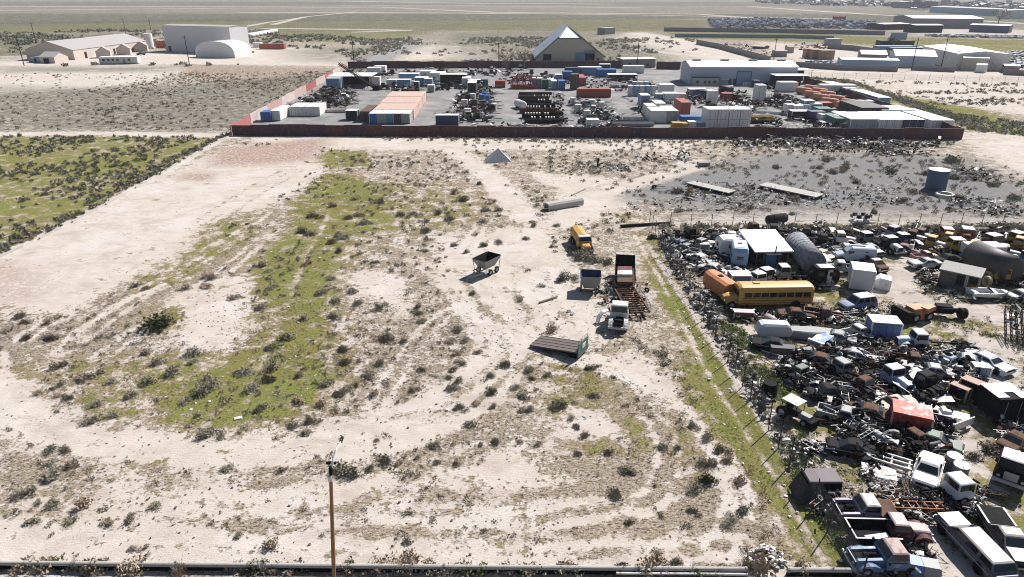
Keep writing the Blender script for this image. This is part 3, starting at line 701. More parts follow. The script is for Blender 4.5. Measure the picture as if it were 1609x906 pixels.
def van(label, xy, rz, col, L=5.2, W=1.95, zt=2.2, group=None, name='panel_van'):
    r = thing(name, label, 'van', xy, rz, group); h = W / 2; f = L / 2
    P = lambda x, k, z0, z1: sec(x, [(-h * k, z0), (-h * k, z0 + (z1 - z0) * .55), (-h * k * .88, z1 - .12), (-h * k * .7, z1), (h * k * .7, z1), (h * k * .88, z1 - .12), (h * k, z0 + (z1 - z0) * .55), (h * k, z0)])
    MB().loft([P(-f, .95, .35, zt - .1), P(-f + .2, 1, .35, zt), P(f - 1.9, 1, .35, zt), P(f - 1.0, .98, .35, 1.35), P(f - .1, .95, .35, 1.05), P(f, .9, .4, .9)]).build('body', col, r)
    for s_ in (-1, 1):
        MB().b2(f - 2.1, f - 1.4, s_ * h * .95 - .03, s_ * h * .95 + .03, 1.3, 1.75).build('window', GLASS, r)
        MB().b2(-f + 1.0, -f + 1.5, s_ * h * .93 - .03, s_ * h * .93 + .03, 1.35, 1.7).build('window', GLASS, r)
        MB().b2(-f - .02, -f + .04, s_ * .45 - .3, s_ * .45 + .3, 1.3, 1.8).build('rear_window', GLASS, r)
    m = MB(); m.add([(f - 1.84, -h * .72, zt - .14), (f - 1.84, h * .72, zt - .14), (f - 1.0, h * .82, 1.38), (f - 1.0, -h * .82, 1.38), (f - 1.9, -h * .72, zt - .2), (f - 1.9, h * .72, zt - .2), (f - 1.06, h * .82, 1.3), (f - 1.06, -h * .82, 1.3)], [(0, 1, 2, 3), (7, 6, 5, 4), (0, 3, 7, 4), (1, 5, 6, 2)]); m.build('windshield', GLASS, r)
    MB().b2(-1.2, .6, -.12, .12, zt, zt + .07).build('roof_rack', DARK, r)
    MB().b2(f, f + .1, -h, h, .38, .55).build('bumper', LGREY, r)
    wheels(r, [(f - .9, -h + .1), (f - .9, h - .1), (-f + 1, -h + .1), (-f + 1, h - .1)], .36)
    return r
def camper(label, xy, rz, L=5.5, W=2.2, H=2.1, col=WHITE, side=None, hatch=True, group=None, rnd_=.35, z0=.45, win=True):
    r = thing('camper_trailer', label, 'camper', xy, rz, group); h = W / 2; f = L / 2
    P = lambda x, z0_, z1: sec(x, [(-h, z0_), (-h, z1 - .18), (-h + .18, z1), (h - .18, z1), (h, z1 - .18), (h, z0_)])
    MB().loft([P(-f, z0 + .3, z0 + H - .5), P(-f + rnd_, z0, z0 + H - .06), P(-f + rnd_ * 2, z0, z0 + H), P(f - rnd_ * 2, z0, z0 + H), P(f - rnd_, z0, z0 + H - .06), P(f, z0 + .3, z0 + H - .5)]).build('body', side or col, r)
    MB().b2(-f + rnd_ * 2, f - rnd_ * 2, -h + .2, h - .2, z0 + H - .01, z0 + H + .03).build('roof', col, r)
    if hatch: MB().box(0, 0, z0 + H + .03, .5, .5, .12).build('roof_vent', GREY, r)
    for x in (-f - .005, f + .005) if win else (): MB().b2(x - .02, x + .02, -.42, .42, z0 + .95, z0 + 1.45).build('window', GLASS, r)
    for s_ in (-1, 1) if win else ():
        for x in (-L * .22, L * .22): MB().b2(x - .4, x + .4, s_ * h - .02, s_ * h + .02, z0 + .95, z0 + 1.5).build('window', GLASS, r)
    if win: MB().b2(L * .02, L * .02 + .6, -h - .02, -h + .01, z0 + .1, z0 + 1.8).build('door', col, r)
    MB().tube((f, -.4, z0), (f + 1.1, 0, z0), .05).tube((f, .4, z0), (f + 1.1, 0, z0), .05).build('tow_bar', DARK, r)
    wheels(r, [(-.3, -h + .12), (-.3, h - .12)], .33, .2)
    return r
def boxbody(name, label, cat, xy, rz, sx, sy, h, col, roof=None, z0=.15, doors=True, group=None, open_top=False):
    "container or van body; origin at its centre"
    r = thing(name, label, cat, xy, rz, group)
    if open_top:
        m = MB(); m.b2(-sx / 2, sx / 2, -sy / 2, sy / 2, z0, z0 + .1)
        for a in (-1, 1):
            m.b2(a * (sx / 2 - .05) - .05, a * (sx / 2 - .05) + .05, -sy / 2, sy / 2, z0 + .1, z0 + h); m.b2(-sx / 2 + .1, sx / 2 - .1, a * (sy / 2 - .05) - .05, a * (sy / 2 - .05) + .05, z0 + .1, z0 + h)
        m.build('walls', col, r); return r
    MB().b2(-sx / 2, sx / 2, -sy / 2, sy / 2, z0, z0 + h).build('walls', col, r)
    MB().b2(-sx / 2 - .03, sx / 2 + .03, -sy / 2 - .03, sy / 2 + .03, z0 + h - .06, z0 + h + .02).build('roof', roof or col, r)
    if doors:
        for s_ in (-1, 1):
            w_ = sx / 2 - .1; x = s_ * (w_ / 2 + .02)
            d = MB().b2(x - w_ / 2, x + w_ / 2 - .02, -sy / 2 - .05, -sy / 2 - .005, z0 + .1, z0 + h - .15).build('door', col, r)
            MB().tube((x, -sy / 2 - .09, z0 + .15), (x, -sy / 2 - .09, z0 + h - .2), .03, 6).build('lock_bar', GREY, d)
    for a in (-1, 1):
        for b in (-1, 1): MB().b2(a * sx / 2 - .08, a * sx / 2 + .08, b * sy / 2 - .08, b * sy / 2 + .08, z0 - .1, z0 + h - .07).build('corner_post', roof or col, r)
    return r
def contain(label, px, py, sx, sy, h, col, roof=None, z=0.0, group=None, doors=True, cat='container', name='shipping_container', rz=0.0):
    x, y = g(px, py)
    r = boxbody(name, label, cat, (x + sx / 2, y + sy / 2), rz, sx, sy, h, col, roof, doors=doors and sx < 4, group=group)
    r.location.z = z; return r
def tank(name, label, cat, p, q, r0, col, saddle=True, bands=3, ends=.25, group=None):
    "horizontal cylinder between two ground points"
    P, Q = Vector((*p, r0 + .1)), Vector((*q, r0 + .1)); c = (P + Q) / 2; L = (Q - P).length; rz = math.atan2(Q.y - P.y, Q.x - P.x)
    r = thing(name, label, cat, (c.x, c.y), rz, group); z = r0 + (.15 if saddle else 0)
    m = MB(); n = 20
    def rg(x, rr): return [(x, rr * math.cos(2 * math.pi * i / n), z + rr * math.sin(2 * math.pi * i / n)) for i in range(n)]
    m.loft([rg(-L / 2 - ends, r0 * .25), rg(-L / 2 - ends * .7, r0 * .7), rg(-L / 2, r0), rg(L / 2, r0), rg(L / 2 + ends * .7, r0 * .7), rg(L / 2 + ends, r0 * .25)]); m.build('shell', col, r, smooth=True)
    for i in range(bands):
        x = -L / 2 + L * (i + .5) / bands
        MB().ring((x, 0, z), (1, 0, 0), r0 + .03, r0 - .02, .08, 20).build('band', col, r)
    if saddle:
        for x in (-L * .3, L * .3): MB().b2(x - .15, x + .15, -r0 * .8, r0 * .8, 0, r0 * .5).build('saddle', DARK, r)
    return r
def vtank(name, label, cat, xy, r0, h, col, top=None, group=None, n=20, ribs=2):
    r = thing(name, label, cat, xy, rnd.random() * 6, group)
    MB().tube((0, 0, 0), (0, 0, h), r0, n).build('shell', col, r)
    MB().tube((0, 0, h), (0, 0, h + .06), r0 * 1.02, n).build('lid', top or col, r)
    for i in range(ribs): MB().ring((0, 0, h * (i + 1) / (ribs + 1)), (0, 0, 1), r0 + .03, r0 - .01, .08, n).build('rib', col, r)
    return r
def building(name, label, cat, pL, pR, depth, h, rise, wall, roof, ridge='x', openings=(), over=.25, parapet=False, L=None, rz=None):
    a, b = g(*pL), g(*pR); rz = math.atan2(b[1] - a[1], b[0] - a[0]) if rz is None else rz; L = L or math.hypot(b[0] - a[0], b[1] - a[1])
    r = thing(name, label, cat, a, rz)
    m = MB()
    if ridge == 'x': m.prismx([(0, 0), (0, h), (depth / 2, h + rise), (depth, h), (depth, 0)], 0, L)
    else: m.loft([[(x, y, z) for x, z in ((0, 0), (0, h), (L / 2, h + rise), (L, h), (L, 0))] for y in (0, depth)])
    m.build('wall', wall, r)
    m = MB(); t = .12
    if ridge == 'x':
        for y0, y1 in ((-over, depth / 2), (depth + over, depth / 2)):
            k = rise / (depth / 2) * over
            m.prismx([(y0, h - k + .02), (y1, h + rise + .02), (y1, h + rise + t + .02), (y0, h - k + t + .02)], -over, L + over)
    else:
        for x0, x1 in ((-over, L / 2), (L + over, L / 2)):
            k = rise / (L / 2) * over
            m.loft([[(x, y, z) for x, z in ((x0, h - k + .02), (x1, h + rise + .02), (x1, h + rise + t + .02), (x0, h - k + t + .02))] for y in (-over, depth + over)])
    m.build('roof', roof, r)
    for o in openings:
        u0, u1, z0, z1, kind = o[:5]; mt = o[5] if len(o) > 5 else (GLASS if kind == 'window' else DARK)
        MB().b2(u0, u1, -.08, .02, z0, z1).build(kind, mt, r)
    return r

# generic scrap pieces -------------------------------------------------
HEAPM = [BLACK, DARK, RUST, GREY, OLDWHITE, NAVY, PLY]
HEAPW = [.40, .20, .10, .07, .17, .02, .04]
def bent(mb, x, y, z, L, W, rz, tilt):
    c, s_ = math.cos(rz), math.sin(rz); n = 3; P = []
    k = rnd.uniform(-.3, .3)
    for i in range(n + 1):
        u = (i / n - .5) * L; zz = z + math.sin(tilt) * (u + L / 2) + k * math.sin(math.pi * i / n)
        for v in (-W / 2, W / 2):
            for d in (0, .03): P.append((x + u * c - v * s_, y + u * s_ + v * c, zz + d + v * k * .5))
    fs = []
    for i in range(n):
        o = i * 4; fs += [(o, o + 4, o + 6, o + 2), (o + 1, o + 3, o + 7, o + 5), (o, o + 1, o + 5, o + 4), (o + 2, o + 6, o + 7, o + 3)]
    fs += [(0, 2, 3, 1), (n * 4, n * 4 + 1, n * 4 + 3, n * 4 + 2)]
    mb.add(P, fs)
def inpoly(p, P):
    x, y = p; c = False; n = len(P)
    for i in range(n):
        a, b = P[i], P[(i + 1) % n]
        if (a[1] > y) != (b[1] > y) and x < (b[0] - a[0]) * (y - a[1]) / (b[1] - a[1]) + a[0]: c = not c
    return c
def sample(P, n):
    xs = [p[0] for p in P]; ys_ = [p[1] for p in P]; out = []
    while len(out) < n:
        p = (rnd.uniform(min(xs), max(xs)), rnd.uniform(min(ys_), max(ys_)))
        if inpoly(p, P): out.append(p)
    return out
def heap(name, label, pts, n, hmax=.8, s=1.0, wts=None, cat='scrap heap', group=None, stuff=True, rubble=False):
    P = [g(*p) for p in pts]; mb = MB(); ws = list(wts or HEAPW)
    if ws[0] > .3: ws[0] *= .72; ws[2] += .05; ws[3] += .06; ws[6] += .03
    cx = sum(p[0] for p in P) / len(P); cy = sum(p[1] for p in P) / len(P)
    n = int(n * 1.15); s *= .84
    for x, y in sample(P, n):
        if rnd.random() < .7 and noise1(x + 700, y + 700, 3.2 * s, 77) < .50: continue
        mb.cur = rnd.choices(range(7), ws)[0]; z = max(0, rnd.uniform(-.4, 1)) * hmax; k = rnd.random(); rz = rnd.choice([R(-35), R(55), R(-30), 0]) + rnd.uniform(-.5, .5) if rnd.random() < .7 else rnd.uniform(0, 6.3)
        x -= cx; y -= cy
        if rubble: k = .1 if k < .8 else .3
        if k < .16: mb.box(x, y, z * .6, rnd.uniform(.25, .9) * s, rnd.uniform(.2, .6) * s, rnd.uniform(.15, .55) * s, rz, rnd.uniform(.6, 1), rnd.uniform(-.5, .5))
        elif k < .34: bent(mb, x, y, z, rnd.uniform(.5, 1.9) * s, rnd.uniform(.25, .8) * s, rz, rnd.uniform(-.6, .6))
        elif k < .42:
            L, W_ = rnd.uniform(1.6, 4.2) * s, rnd.uniform(.5, .9) * s; c, q = math.cos(rz), math.sin(rz); tl = rnd.uniform(-.12, .18)
            for v in (-W_ / 2, W_ / 2): mb.tube((x - v * q, y + v * c, z + .1), (x + L * c - v * q, y + L * q + v * c, z + .1 + L * tl), .05 * s, 4)
            for i in range(4): u = L * (i + .3) / 4; mb.tube((x + u * c + W_ / 2 * q, y + u * q - W_ / 2 * c, z + .1 + u * tl), (x + u * c - W_ / 2 * q, y + u * q + W_ / 2 * c, z + .1 + u * tl), .04 * s, 4)
        elif k < .74:
            L = rnd.uniform(.5, 3.2) * s; mb.tube((x, y, z), (x + L * math.cos(rz), y + L * math.sin(rz), z + rnd.uniform(-.3, .5) * L * .5 + .05), rnd.uniform(.015, .05) * s, 5)
        elif k < .92:
            mb.ring((x, y, z + .25), (rnd.uniform(-1, 1), rnd.uniform(-1, 1), rnd.uniform(0, 1.4)), rnd.uniform(.28, .5) * s, .2 * s, .2 * s, 10)
        else:
            L = rnd.uniform(.5, 1.3) * s; mb.tube((x, y, z + .15), (x + L * math.cos(rz), y + L * math.sin(rz), z + .15 + rnd.uniform(-.1, .3)), rnd.uniform(.12, .25) * s, 8)
    o = mb.build(name, HEAPM, recalc=False); o.location = (cx, cy, 0)
    tag(o, label, cat, group, 'stuff' if stuff else None); return o
def engine(mb, s=1.0):
    mb.box(0, 0, .12, .8 * s, .45 * s, .5 * s, 0, .8); mb.tube((.4 * s, 0, .45 * s), (.55 * s, 0, .45 * s), .2 * s, 10); mb.box(-.55 * s, 0, .12, .4 * s, .3 * s, .35 * s, 0, .7)
    for i in range(4):
        for q in (-1, 1): mb.tube((-.25 * s + i * .17 * s, q * .2 * s, .5 * s), (-.25 * s + i * .17 * s, q * .38 * s, .35 * s), .04 * s, 6)
# ------------------------------------------------------------------ buildings beyond the yard
D = 'door'; Wn = 'window'
# left hand depot
building('depot_building', 'long beige depot building with grey gable roof and three small gabled porches', 'building', (118, 94), (232, 77), 26, 5.0, 4.2, BEIGE, GROOF, openings=[(9, 11, 0, 3.4, D), (20, 22, 0, 3, D), (36, 38, 0, 3, D)])
a = thing('annex_building', 'low beige annex with grey roof at the near end of the long depot building', 'building', g(64, 99), R(-6))
MB().prismx([(0, 0), (0, 3), (5, 5), (10, 3), (10, 0)], 0, 8).build('wall', BEIGE, a); MB().prismx([(-.3, 3), (5, 5.15), (10.3, 3), (10.3, 3.12), (5, 5.3), (-.3, 3.12)], -.3, 8.3).build('roof', GROOF, a)
MB().b2(2, 5, -.08, .02, 0, 2.4).build('door', DARK, a)
for i, (px, py) in enumerate(((152, 91), (184, 86), (212, 81))):
    b_ = thing('gabled_porch', ['near', 'middle', 'far'][i] + 'most of three gabled porches on the beige depot wall', 'porch', g(px, py), R(20))
    b_['label'] = ['beige gabled porch on the depot wall right behind the white site office', 'beige gabled porch on the depot wall between two other porches', 'beige gabled porch on the depot wall next to the white upright tank'][i]
    MB().loft([[(x, y, z) for x, z in ((0, 0), (0, 3.2), (3.5, 5.6), (7, 3.2), (7, 0))] for y in (0, 6)]).build('wall', BEIGE, b_)
    MB().loft([[(x, y, z) for x, z in ((-.3, 3.1), (3.5, 5.65), (7.3, 3.1), (7.3, 3.25), (3.5, 5.85), (-.3, 3.25))] for y in (-.3, 6)]).build('roof', GROOF, b_)
building('hangar_building', 'very large grey slab-sided hangar with a white end wall', 'hangar', (262, 80), (366, 84), 15, 14.6, .5, paint((.62, .62, .63), .7, .12, name='hangar_sheet'), GROOF, openings=[(2, 4, 0, 3, D), (44, 47, 0, 5, D)])
q = thing('arched_shelter', 'white fabric arched shelter in front of the grey hangar', 'shelter', g(308, 89), hd((308, 89), (370, 91)))
Lq = dist((308, 89), (370, 91)); n = 14
prof = [(Lq / 2 - Lq / 2 * math.cos(math.pi * i / n), 8.4 * math.sin(math.pi * i / n) ** .55) for i in range(n + 1)]
MB().loft([[(x, y, z) for x, z in prof] for y in (0, 4, 8, 12, 15)]).build('canopy', WHITE, q)
for y in (0, 4, 8, 12): MB().loft([[(x, yy, z + .05) for x, z in prof] for yy in (y - .06, y + .1)]).build('rib', WHITE, q)
q = thing('site_office', 'long white site office cabin with small windows standing on the dirt apron', 'cabin', g(157, 101), hd((157, 101), (217, 100)))
Lq = dist((157, 101), (217, 100))
MB().b2(0, Lq, 0, 5, .3, 3.3).build('wall', OLDWHITE, q); MB().b2(-.1, Lq + .1, -.1, 5.1, 3.3, 3.45).build('roof', ROOFW, q)
for i, u in enumerate((.12, .24, .36, .48, .78)): MB().b2(Lq * u - .6, Lq * u + .6, -.06, .02, 1.6, 2.5).build('window', GLASS, q)
MB().b2(Lq * .62, Lq * .62 + 1, -.06, .02, .3, 2.5).build('door', GREY, q)
vtank('storage_silo', 'white upright storage silo beside the orange container near the hangar', 'silo', g(236, 76), 2.6, 9, WHITE)
contain('rusty orange container standing open between the silo and the hangar', 246, 75, 12, 3, 4, CRED, name='cargo_container')
contain('grey box container beside the depot annex', 55, 98, 6, 3, 2.8, LBLUE)
contain('dark grey box beside the grey container at the depot', 46, 98, 4, 3, 2, GREY, name='dumpster', cat='dumpster')
contain('brick red container standing alone right of the white arched shelter', 408, 77, 15.5, 4, 3.0, CRED)
contain('white container end-on to the brick red one past the arched shelter', 398, 74, 5, 4, 2.8, CWHITE)
for i in range(7):
    x, y = g(386 + i * 6.2, 59 - i * 1.1)
    tank('storage_tank', 'white cylindrical tank lying in a row behind the grey hangar', 'tank', (x, y), (x + 5, y + 6), 1.6, WHITE, bands=1, group='white tanks behind the hangar')
car('parked_car', 'dark car parked in front of the beige depot', 'car', g(222, 86), R(10), NAVY); car('parked_car', 'dark car parked at the right foot of the arched shelter', 'car', g(393, 83), R(60), DARK)

# truncated A-shaped warehouse
W0, W1 = (843, 98.5), (948, 98.5)
A0, A1 = g(*W0), g(*W1); La = math.hypot(A1[0] - A0[0], A1[1] - A0[1]); wr = thing('a_frame_warehouse', 'cream sheeted A-shaped warehouse with grey sloping roof and open doorways', 'warehouse', A0, math.atan2(A1[1] - A0[1], A1[0] - A0[0]))
pk, pz, dp, hy = La * .48, 16.4, 40, 13
zl = 12.0; xl = pk * (zl - 2.6) / (pz - 2.6); xr = La - (La - pk) * (zl - 3.0) / (pz - 3.0)
m = MB(); m.loft([[(x, y, z) for x, z in ((0, 0), (0, 2.6), (xl, zl), (xr, zl), (La, 3.0), (La, 0))] for y in (0, hy)]); m.loft([[(x, y, z) for x, z in ((0, 0), (0, 2.6), (pk, pz), (La, 3.0), (La, 0))] for y in (hy + .01, dp)]); m.build('wall', CREAM, wr)
m = MB(); o_ = .35
m.add([(-1.1, -.6, 2.0), (xl, -.6, zl + o_), (pk, hy, pz + o_), (pk, dp, pz + o_), (-1.1, dp, 2.0), (-1.3, -.6, 2.5), (xl - .1, -.6, zl + .8), (pk - .1, hy, pz + .8), (pk - .1, dp, pz + .8), (-1.3, dp, 2.5)], [(0, 1, 2, 3, 4), (9, 8, 7, 6, 5), (0, 5, 6, 1), (1, 6, 7, 2), (2, 7, 8, 3), (3, 8, 9, 4), (4, 9, 5, 0)])
m.build('roof_slope', paint((.34, .39, .46), .6, .2, name='blue_grey_roof_sheet'), wr)
m = MB(); m.add([(La + .8, -.6, 2.6), (xr, -.6, zl + o_), (pk, hy, pz + o_), (pk, dp, pz + o_), (La + .8, dp, 2.6), (La + 1, -.6, 3.1), (xr + .1, -.6, zl + .8), (pk + .1, hy, pz + .8), (pk + .1, dp, pz + .8), (La + 1, dp, 3.1)], [(4, 3, 2, 1, 0), (5, 6, 7, 8, 9), (0, 1, 6, 5), (1, 2, 7, 6), (2, 3, 8, 7), (3, 4, 9, 8), (4, 0, 5, 9)])
m.build('roof_slope', GROOF, wr)
m = MB(); m.add([(xl + .3, -.4, zl + .1), (xr - .3, -.4, zl + .1), (pk, hy + .2, pz + .5), (xl + .3, -.4, zl - .2), (xr - .3, -.4, zl - .2), (pk, hy + .2, pz)], [(0, 1, 2), (5, 4, 3), (0, 3, 4, 1), (1, 4, 5, 2), (2, 5, 3, 0)]); m.build('hip_roof', ROOFW, wr)
MB().b2(xl, xr, -.5, -.1, zl - .5, zl - .15).build('eave', DARK, wr); MB().box(xl * .45, 18, 6.9, 1.6, 3, .5, 0, 1, 0).build('roof_opening', BLACK, wr)
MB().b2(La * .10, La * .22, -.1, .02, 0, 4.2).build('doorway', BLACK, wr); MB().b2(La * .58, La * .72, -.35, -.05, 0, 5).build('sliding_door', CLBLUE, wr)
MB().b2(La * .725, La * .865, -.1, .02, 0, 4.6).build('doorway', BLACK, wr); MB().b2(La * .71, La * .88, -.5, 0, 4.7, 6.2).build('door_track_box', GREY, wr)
MB().b2(La * .9, La * .93, -.1, .02, 0, 2.4).build('door', DARK, wr)
m = MB(); m.box(La * .14, -.5, .3, 4.5, .2, 1.2, R(-5), tilt=.4); m.build('fallen_sheet', ALU, wr)
building('flat_roofed_outbuilding', 'low pale block outbuilding between the A-shaped warehouse and the long white warehouse', 'outbuilding', (978, 107), (1029, 106), 8, 4.0, .2, BLK, ROOFW, openings=[(3, 4, 0, 2.4, D), (12, 13, 1, 2, Wn)])
building('ruined_shed', 'small roofless grey shed on open ground behind the A-shaped warehouse', 'shed', (950, 54), (966, 53), 8, 5, .2, GREY, GROOF)

# long white warehouse
wh = thing('metal_warehouse', 'long white and pale blue metal warehouse at the back of the yard', 'warehouse', g(1083, 133), hd((1083, 133), (1250, 133.5)))
Lw = dist((1083, 133), (1250, 133.5)); Hw, Rw, Dw = 6.6, 1.6, 18
WB = paint((.44, .50, .58), .5, .12, name='pale_blue_white_sheet', bump=2.0)
MB().prismx([(0, 0), (0, Hw), (Dw / 2, Hw + Rw), (Dw, Hw), (Dw, 0)], 0, Lw).build('wall', WB, wh)
m = MB()
for y0, y1 in ((-.3, Dw / 2), (Dw + .3, Dw / 2)): m.prismx([(y0, Hw + .02), (y1, Hw + Rw + .05), (y1, Hw + Rw + .2), (y0, Hw + .16)], -.3, Lw + .3)
m.build('roof', ROOFW, wh)
for i in range(4): MB().box(4 + Lw * .27 * i, Dw / 2, Hw + Rw + .1, 3.2, 1.2, .5).build('roof_vent', GREY, wh)
rd = MB().b2(Lw * .44, Lw * .57, -.08, .02, 0, 4.9).build('roller_door', LBLUE, wh)
MB().b2(Lw * .435, Lw * .44, -.16, .0, 0, 5.0).b2(Lw * .57, Lw * .575, -.16, 0, 0, 5.0).b2(Lw * .435, Lw * .575, -.16, 0, 5.0, 5.2).build('frame', NAVY, rd)
for u in (.365, .41): MB().b2(Lw * u, Lw * u + 1.1, -.08, .02, 0, 2.4).build('door', NAVY, wh)
MB().b2(Lw * .02, Lw * .26, -2.4, -.02, 0, 2.9).build('lean_to', LGREY, wh); MB().b2(Lw * .01, Lw * .27, -2.8, -.02, 2.9, 3.05).build('lean_to_roof', NAVY, wh)
for u in (.05, .12, .16, .21): MB().b2(Lw * u, Lw * u + 1.0, -2.46, -2.39, .9, 1.9).build('window', GLASS, wh)
MB().b2(Lw * .28, Lw * .36, -2.2, -.02, 2.3, 2.42).build('canopy', ROOFW, wh)
vtank('storage_tank', 'dark tank standing against the wall of the long white warehouse', 'tank', g(1187, 136), 1.5, 2.4, NAVY)
for px in (1168, 1174): contain('small white cabinet standing before the long white warehouse', px, 135, 1.2, 1, 1.2, WHITE, name='white_cabinet', cat='cabinet', group='white cabinets by the warehouse')

# right hand industrial plots
bl = [
 ('long_shed', 'long pale shed with white roof right behind the block yard wall', 'shed', (1320, 108), (1410, 110), 9, 4.2, .5, LBLUE, ROOFW),
 ('small_barn', 'smallest white-roofed barn behind the long pale shed', 'barn', (1352, 96), (1392, 97), 12, 3.5, 1.6, BLK, ROOFW),
 ('metal_barn', 'wide white and pale blue metal barn with a broad white roof', 'barn', (1404, 105), (1468, 107), 20, 5.2, 2.2, WB, ROOFW),
 ('white_workshop', 'white workshop with tall side wall and shallow roof behind two barns', 'workshop', (1446, 94), (1500, 109), 22, 7.0, 1.2, OLDWHITE, ROOFW),
 ('gabled_workshop', 'beige fronted gabled workshop with white roof and a white shed at its foot', 'workshop', (1510, 110), (1549, 111), 14, 5.5, 2.4, CREAM, ROOFW),
 ('white_shed', 'little white shed in front of the beige fronted workshop', 'shed', (1532, 113), (1546, 114), 4, 3.2, .4, WHITE, ROOFW),
 ('flat_shed', 'low flat shed at the far right end of the block walls', 'shed', (1576, 114), (1600, 115), 7, 3.0, .4, BLK, ROOFW),
 ('long_factory', 'very long low factory with a white roof behind the far scrap car yard', 'factory', (1432, 44), (1542, 45), 60, 9, 2, BLK, ROOFW),
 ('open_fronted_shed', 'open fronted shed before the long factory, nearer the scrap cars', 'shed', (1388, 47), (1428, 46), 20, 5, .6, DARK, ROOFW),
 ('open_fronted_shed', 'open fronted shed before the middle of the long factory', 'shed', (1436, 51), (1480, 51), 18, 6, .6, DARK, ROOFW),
 ('open_fronted_shed', 'open fronted shed at the right end of the long factory', 'shed', (1522, 50), (1584, 52), 18, 6, .6, NAVY, ROOFW),
 ('grey_depot', 'grey depot building in the hazy distance left of a dark round tree', 'building', (1402, 12), (1432, 13), 60, 12, 1, NAVY, GROOF),
 ('white_hall', 'white hall in the hazy distance at the right edge', 'building', (1566, 28), (1580, 29), 50, 10, 1, WHITE, ROOFW),
 ('long_store', 'long low blue grey store behind the dark round tree', 'building', (1460, 19), (1560, 25), 40, 9, 1, LBLUE, GROOF),
 ('low_bunker', 'low grey brown bunker roof left on open ground right of the dirt road', 'bunker', (1182, 76), (1200, 77), 8, 1.4, .6, RUST, GROOF),
 ('brown_cabin', 'small brown cabin on the bare plot behind the long white warehouse', 'cabin', (1237, 83), (1247, 83), 5, 3.4, .8, PLY, PLY),
 ('flat_cabin', 'flat grey roof on posts at the left of the bare plot', 'cabin', (1218, 89), (1236, 89), 6, 3, .2, GREY, GROOF),
]
for a in bl: building(*a[:9], *a[9:])
for i, px in enumerate((1266, 1275, 1289)):
    contain('tan roofed crate, one of three standing in a row on the bare plot', px, 91 + i * 1.4, 7, 5, 4.6, paint((.34, .22, .16), .8, .4, name='tan_box'), doors=False, group='three tan crates on the bare plot', name='storage_crate', cat='crate')
for p in ((1378, 84, 22, CLBLUE, 'pale blue trailer behind the white roofed barns'), (1400, 87, 22, NAVY, 'dark blue trailer behind the white roofed barns'), (1382, 74, 22, CDARK, 'long black trailer standing at the edge of the green strip'), (1300, 71, 9, CGREY, 'pale trailer at the back of the bare plot'), (1311, 31, 14, CRED, 'lone red brown container standing beyond the scrap cars')):
    contain(p[4], p[0], p[1], p[2], 6, 4, p[3], name='box_trailer', cat='trailer')
def wall(label, pts, h, mat, name='block_wall', cat='wall', pan=None, t=.2):
    x, y = g(*pts[0]); r = thing(name, label, cat, (x, y))
    for i in range(len(pts) - 1):
        a, b = g(*pts[i]), g(*pts[i + 1]); L = math.hypot(b[0] - a[0], b[1] - a[1]); rz = math.atan2(b[1] - a[1], b[0] - a[0])
        n = pan or 1
        for k in range(n):
            u0, u1 = k / n, (k + 1) / n; cx, cy = a[0] + (b[0] - a[0]) * (u0 + u1) / 2 - x, a[1] + (b[1] - a[1]) * (u0 + u1) / 2 - y
            mt = mat[(k * 7 + k // 3) % len(mat)] if isinstance(mat, list) else mat
            hk = h + (rnd.uniform(-.22, .18) if isinstance(mat, list) else 0)
            MB().box(cx, cy, -.1, L / n - .02, t if k % 2 else t + .03, hk + .1, rz).build('wall_panel', mt, r)
    return r
wall('grey block wall running along the dirt road behind the yard', [(1094, 69), (1130, 76), (1210, 98)], 3, BLK)
wall('long grey block wall around the bare plot in front of the long pale shed', [(1250, 105), (1322, 110), (1410, 112.5)], 2.4, BLK)
wall('grey block wall in front of the metal barn', [(1432, 110), (1500, 113)], 2.2, BLK)
wall('grey block wall at the right edge past the workshops', [(1576, 117), (1640, 120)], 2.2, BLK)
wall('long grey wall along the near side of the far scrap car yard', [(1043, 49), (1200, 51), (1390, 55)], 3.4, BLK)
wall('low pale green wall dividing the far green strip', [(1060, 58), (1250, 60), (1310, 62)], 2.6, paint((.24, .29, .28), .9, .2, name='greenish_wall'))
wall('grey wall of the far yard below the long factory', [(1398, 62), (1424, 62)], 5, LBLUE)
wall('curving block wall at the back of the bare plot', [(1300, 76), (1340, 79), (1400, 88)], 3, BLK)
CARM = [paint(c, .5, .3, name='car_paint') for c in ((.35, .40, .48), (.6, .62, .65), (.05, .06, .10), (.03, .03, .04), (.2, .25, .35), (.45, .45, .48), (.15, .05, .05))]
def far_cars(name, label, pts, n, s=1.0, group=None, box_only=True, hmax=0):
    P = [g(*p) for p in pts]; mb = MB(); cx, cy = P[0]
    for x, y in sample(P, n):
        mb.cur = rnd.randrange(7); z = rnd.choice((0, 1.3, 2.6)) if hmax else 0; rz = rnd.choice((R(80), R(10))) + rnd.uniform(-.2, .2)
        mb.box(x - cx, y - cy, z + .3, 4.6 * s, 1.8 * s, .65 * s, rz); mb.box(x - cx, y - cy, z + .3 + .65 * s, 2.4 * s, 1.6 * s, .5 * s, rz, .8)
    o = mb.build(name, CARM, recalc=False); o.location = (cx, cy, 0); return tag(o, label, 'scrap cars', None, 'stuff')
far_cars('stacked_cars', 'mass of stacked scrap cars in the far yard beyond the green strip', [(1112, 34), (1190, 32), (1380, 38), (1400, 46), (1300, 45), (1120, 44)], 1500, 1.1, hmax=1)
far_cars('scrap_cars', 'mass of cars in the fenced plot at the right edge beyond the workshops', [(1556, 84), (1620, 82), (1650, 106), (1560, 108)], 190)
far_cars('scrap_cars', 'cars lined up in front of the long factory', [(1450, 55), (1640, 58), (1640, 61), (1460, 58)], 160)
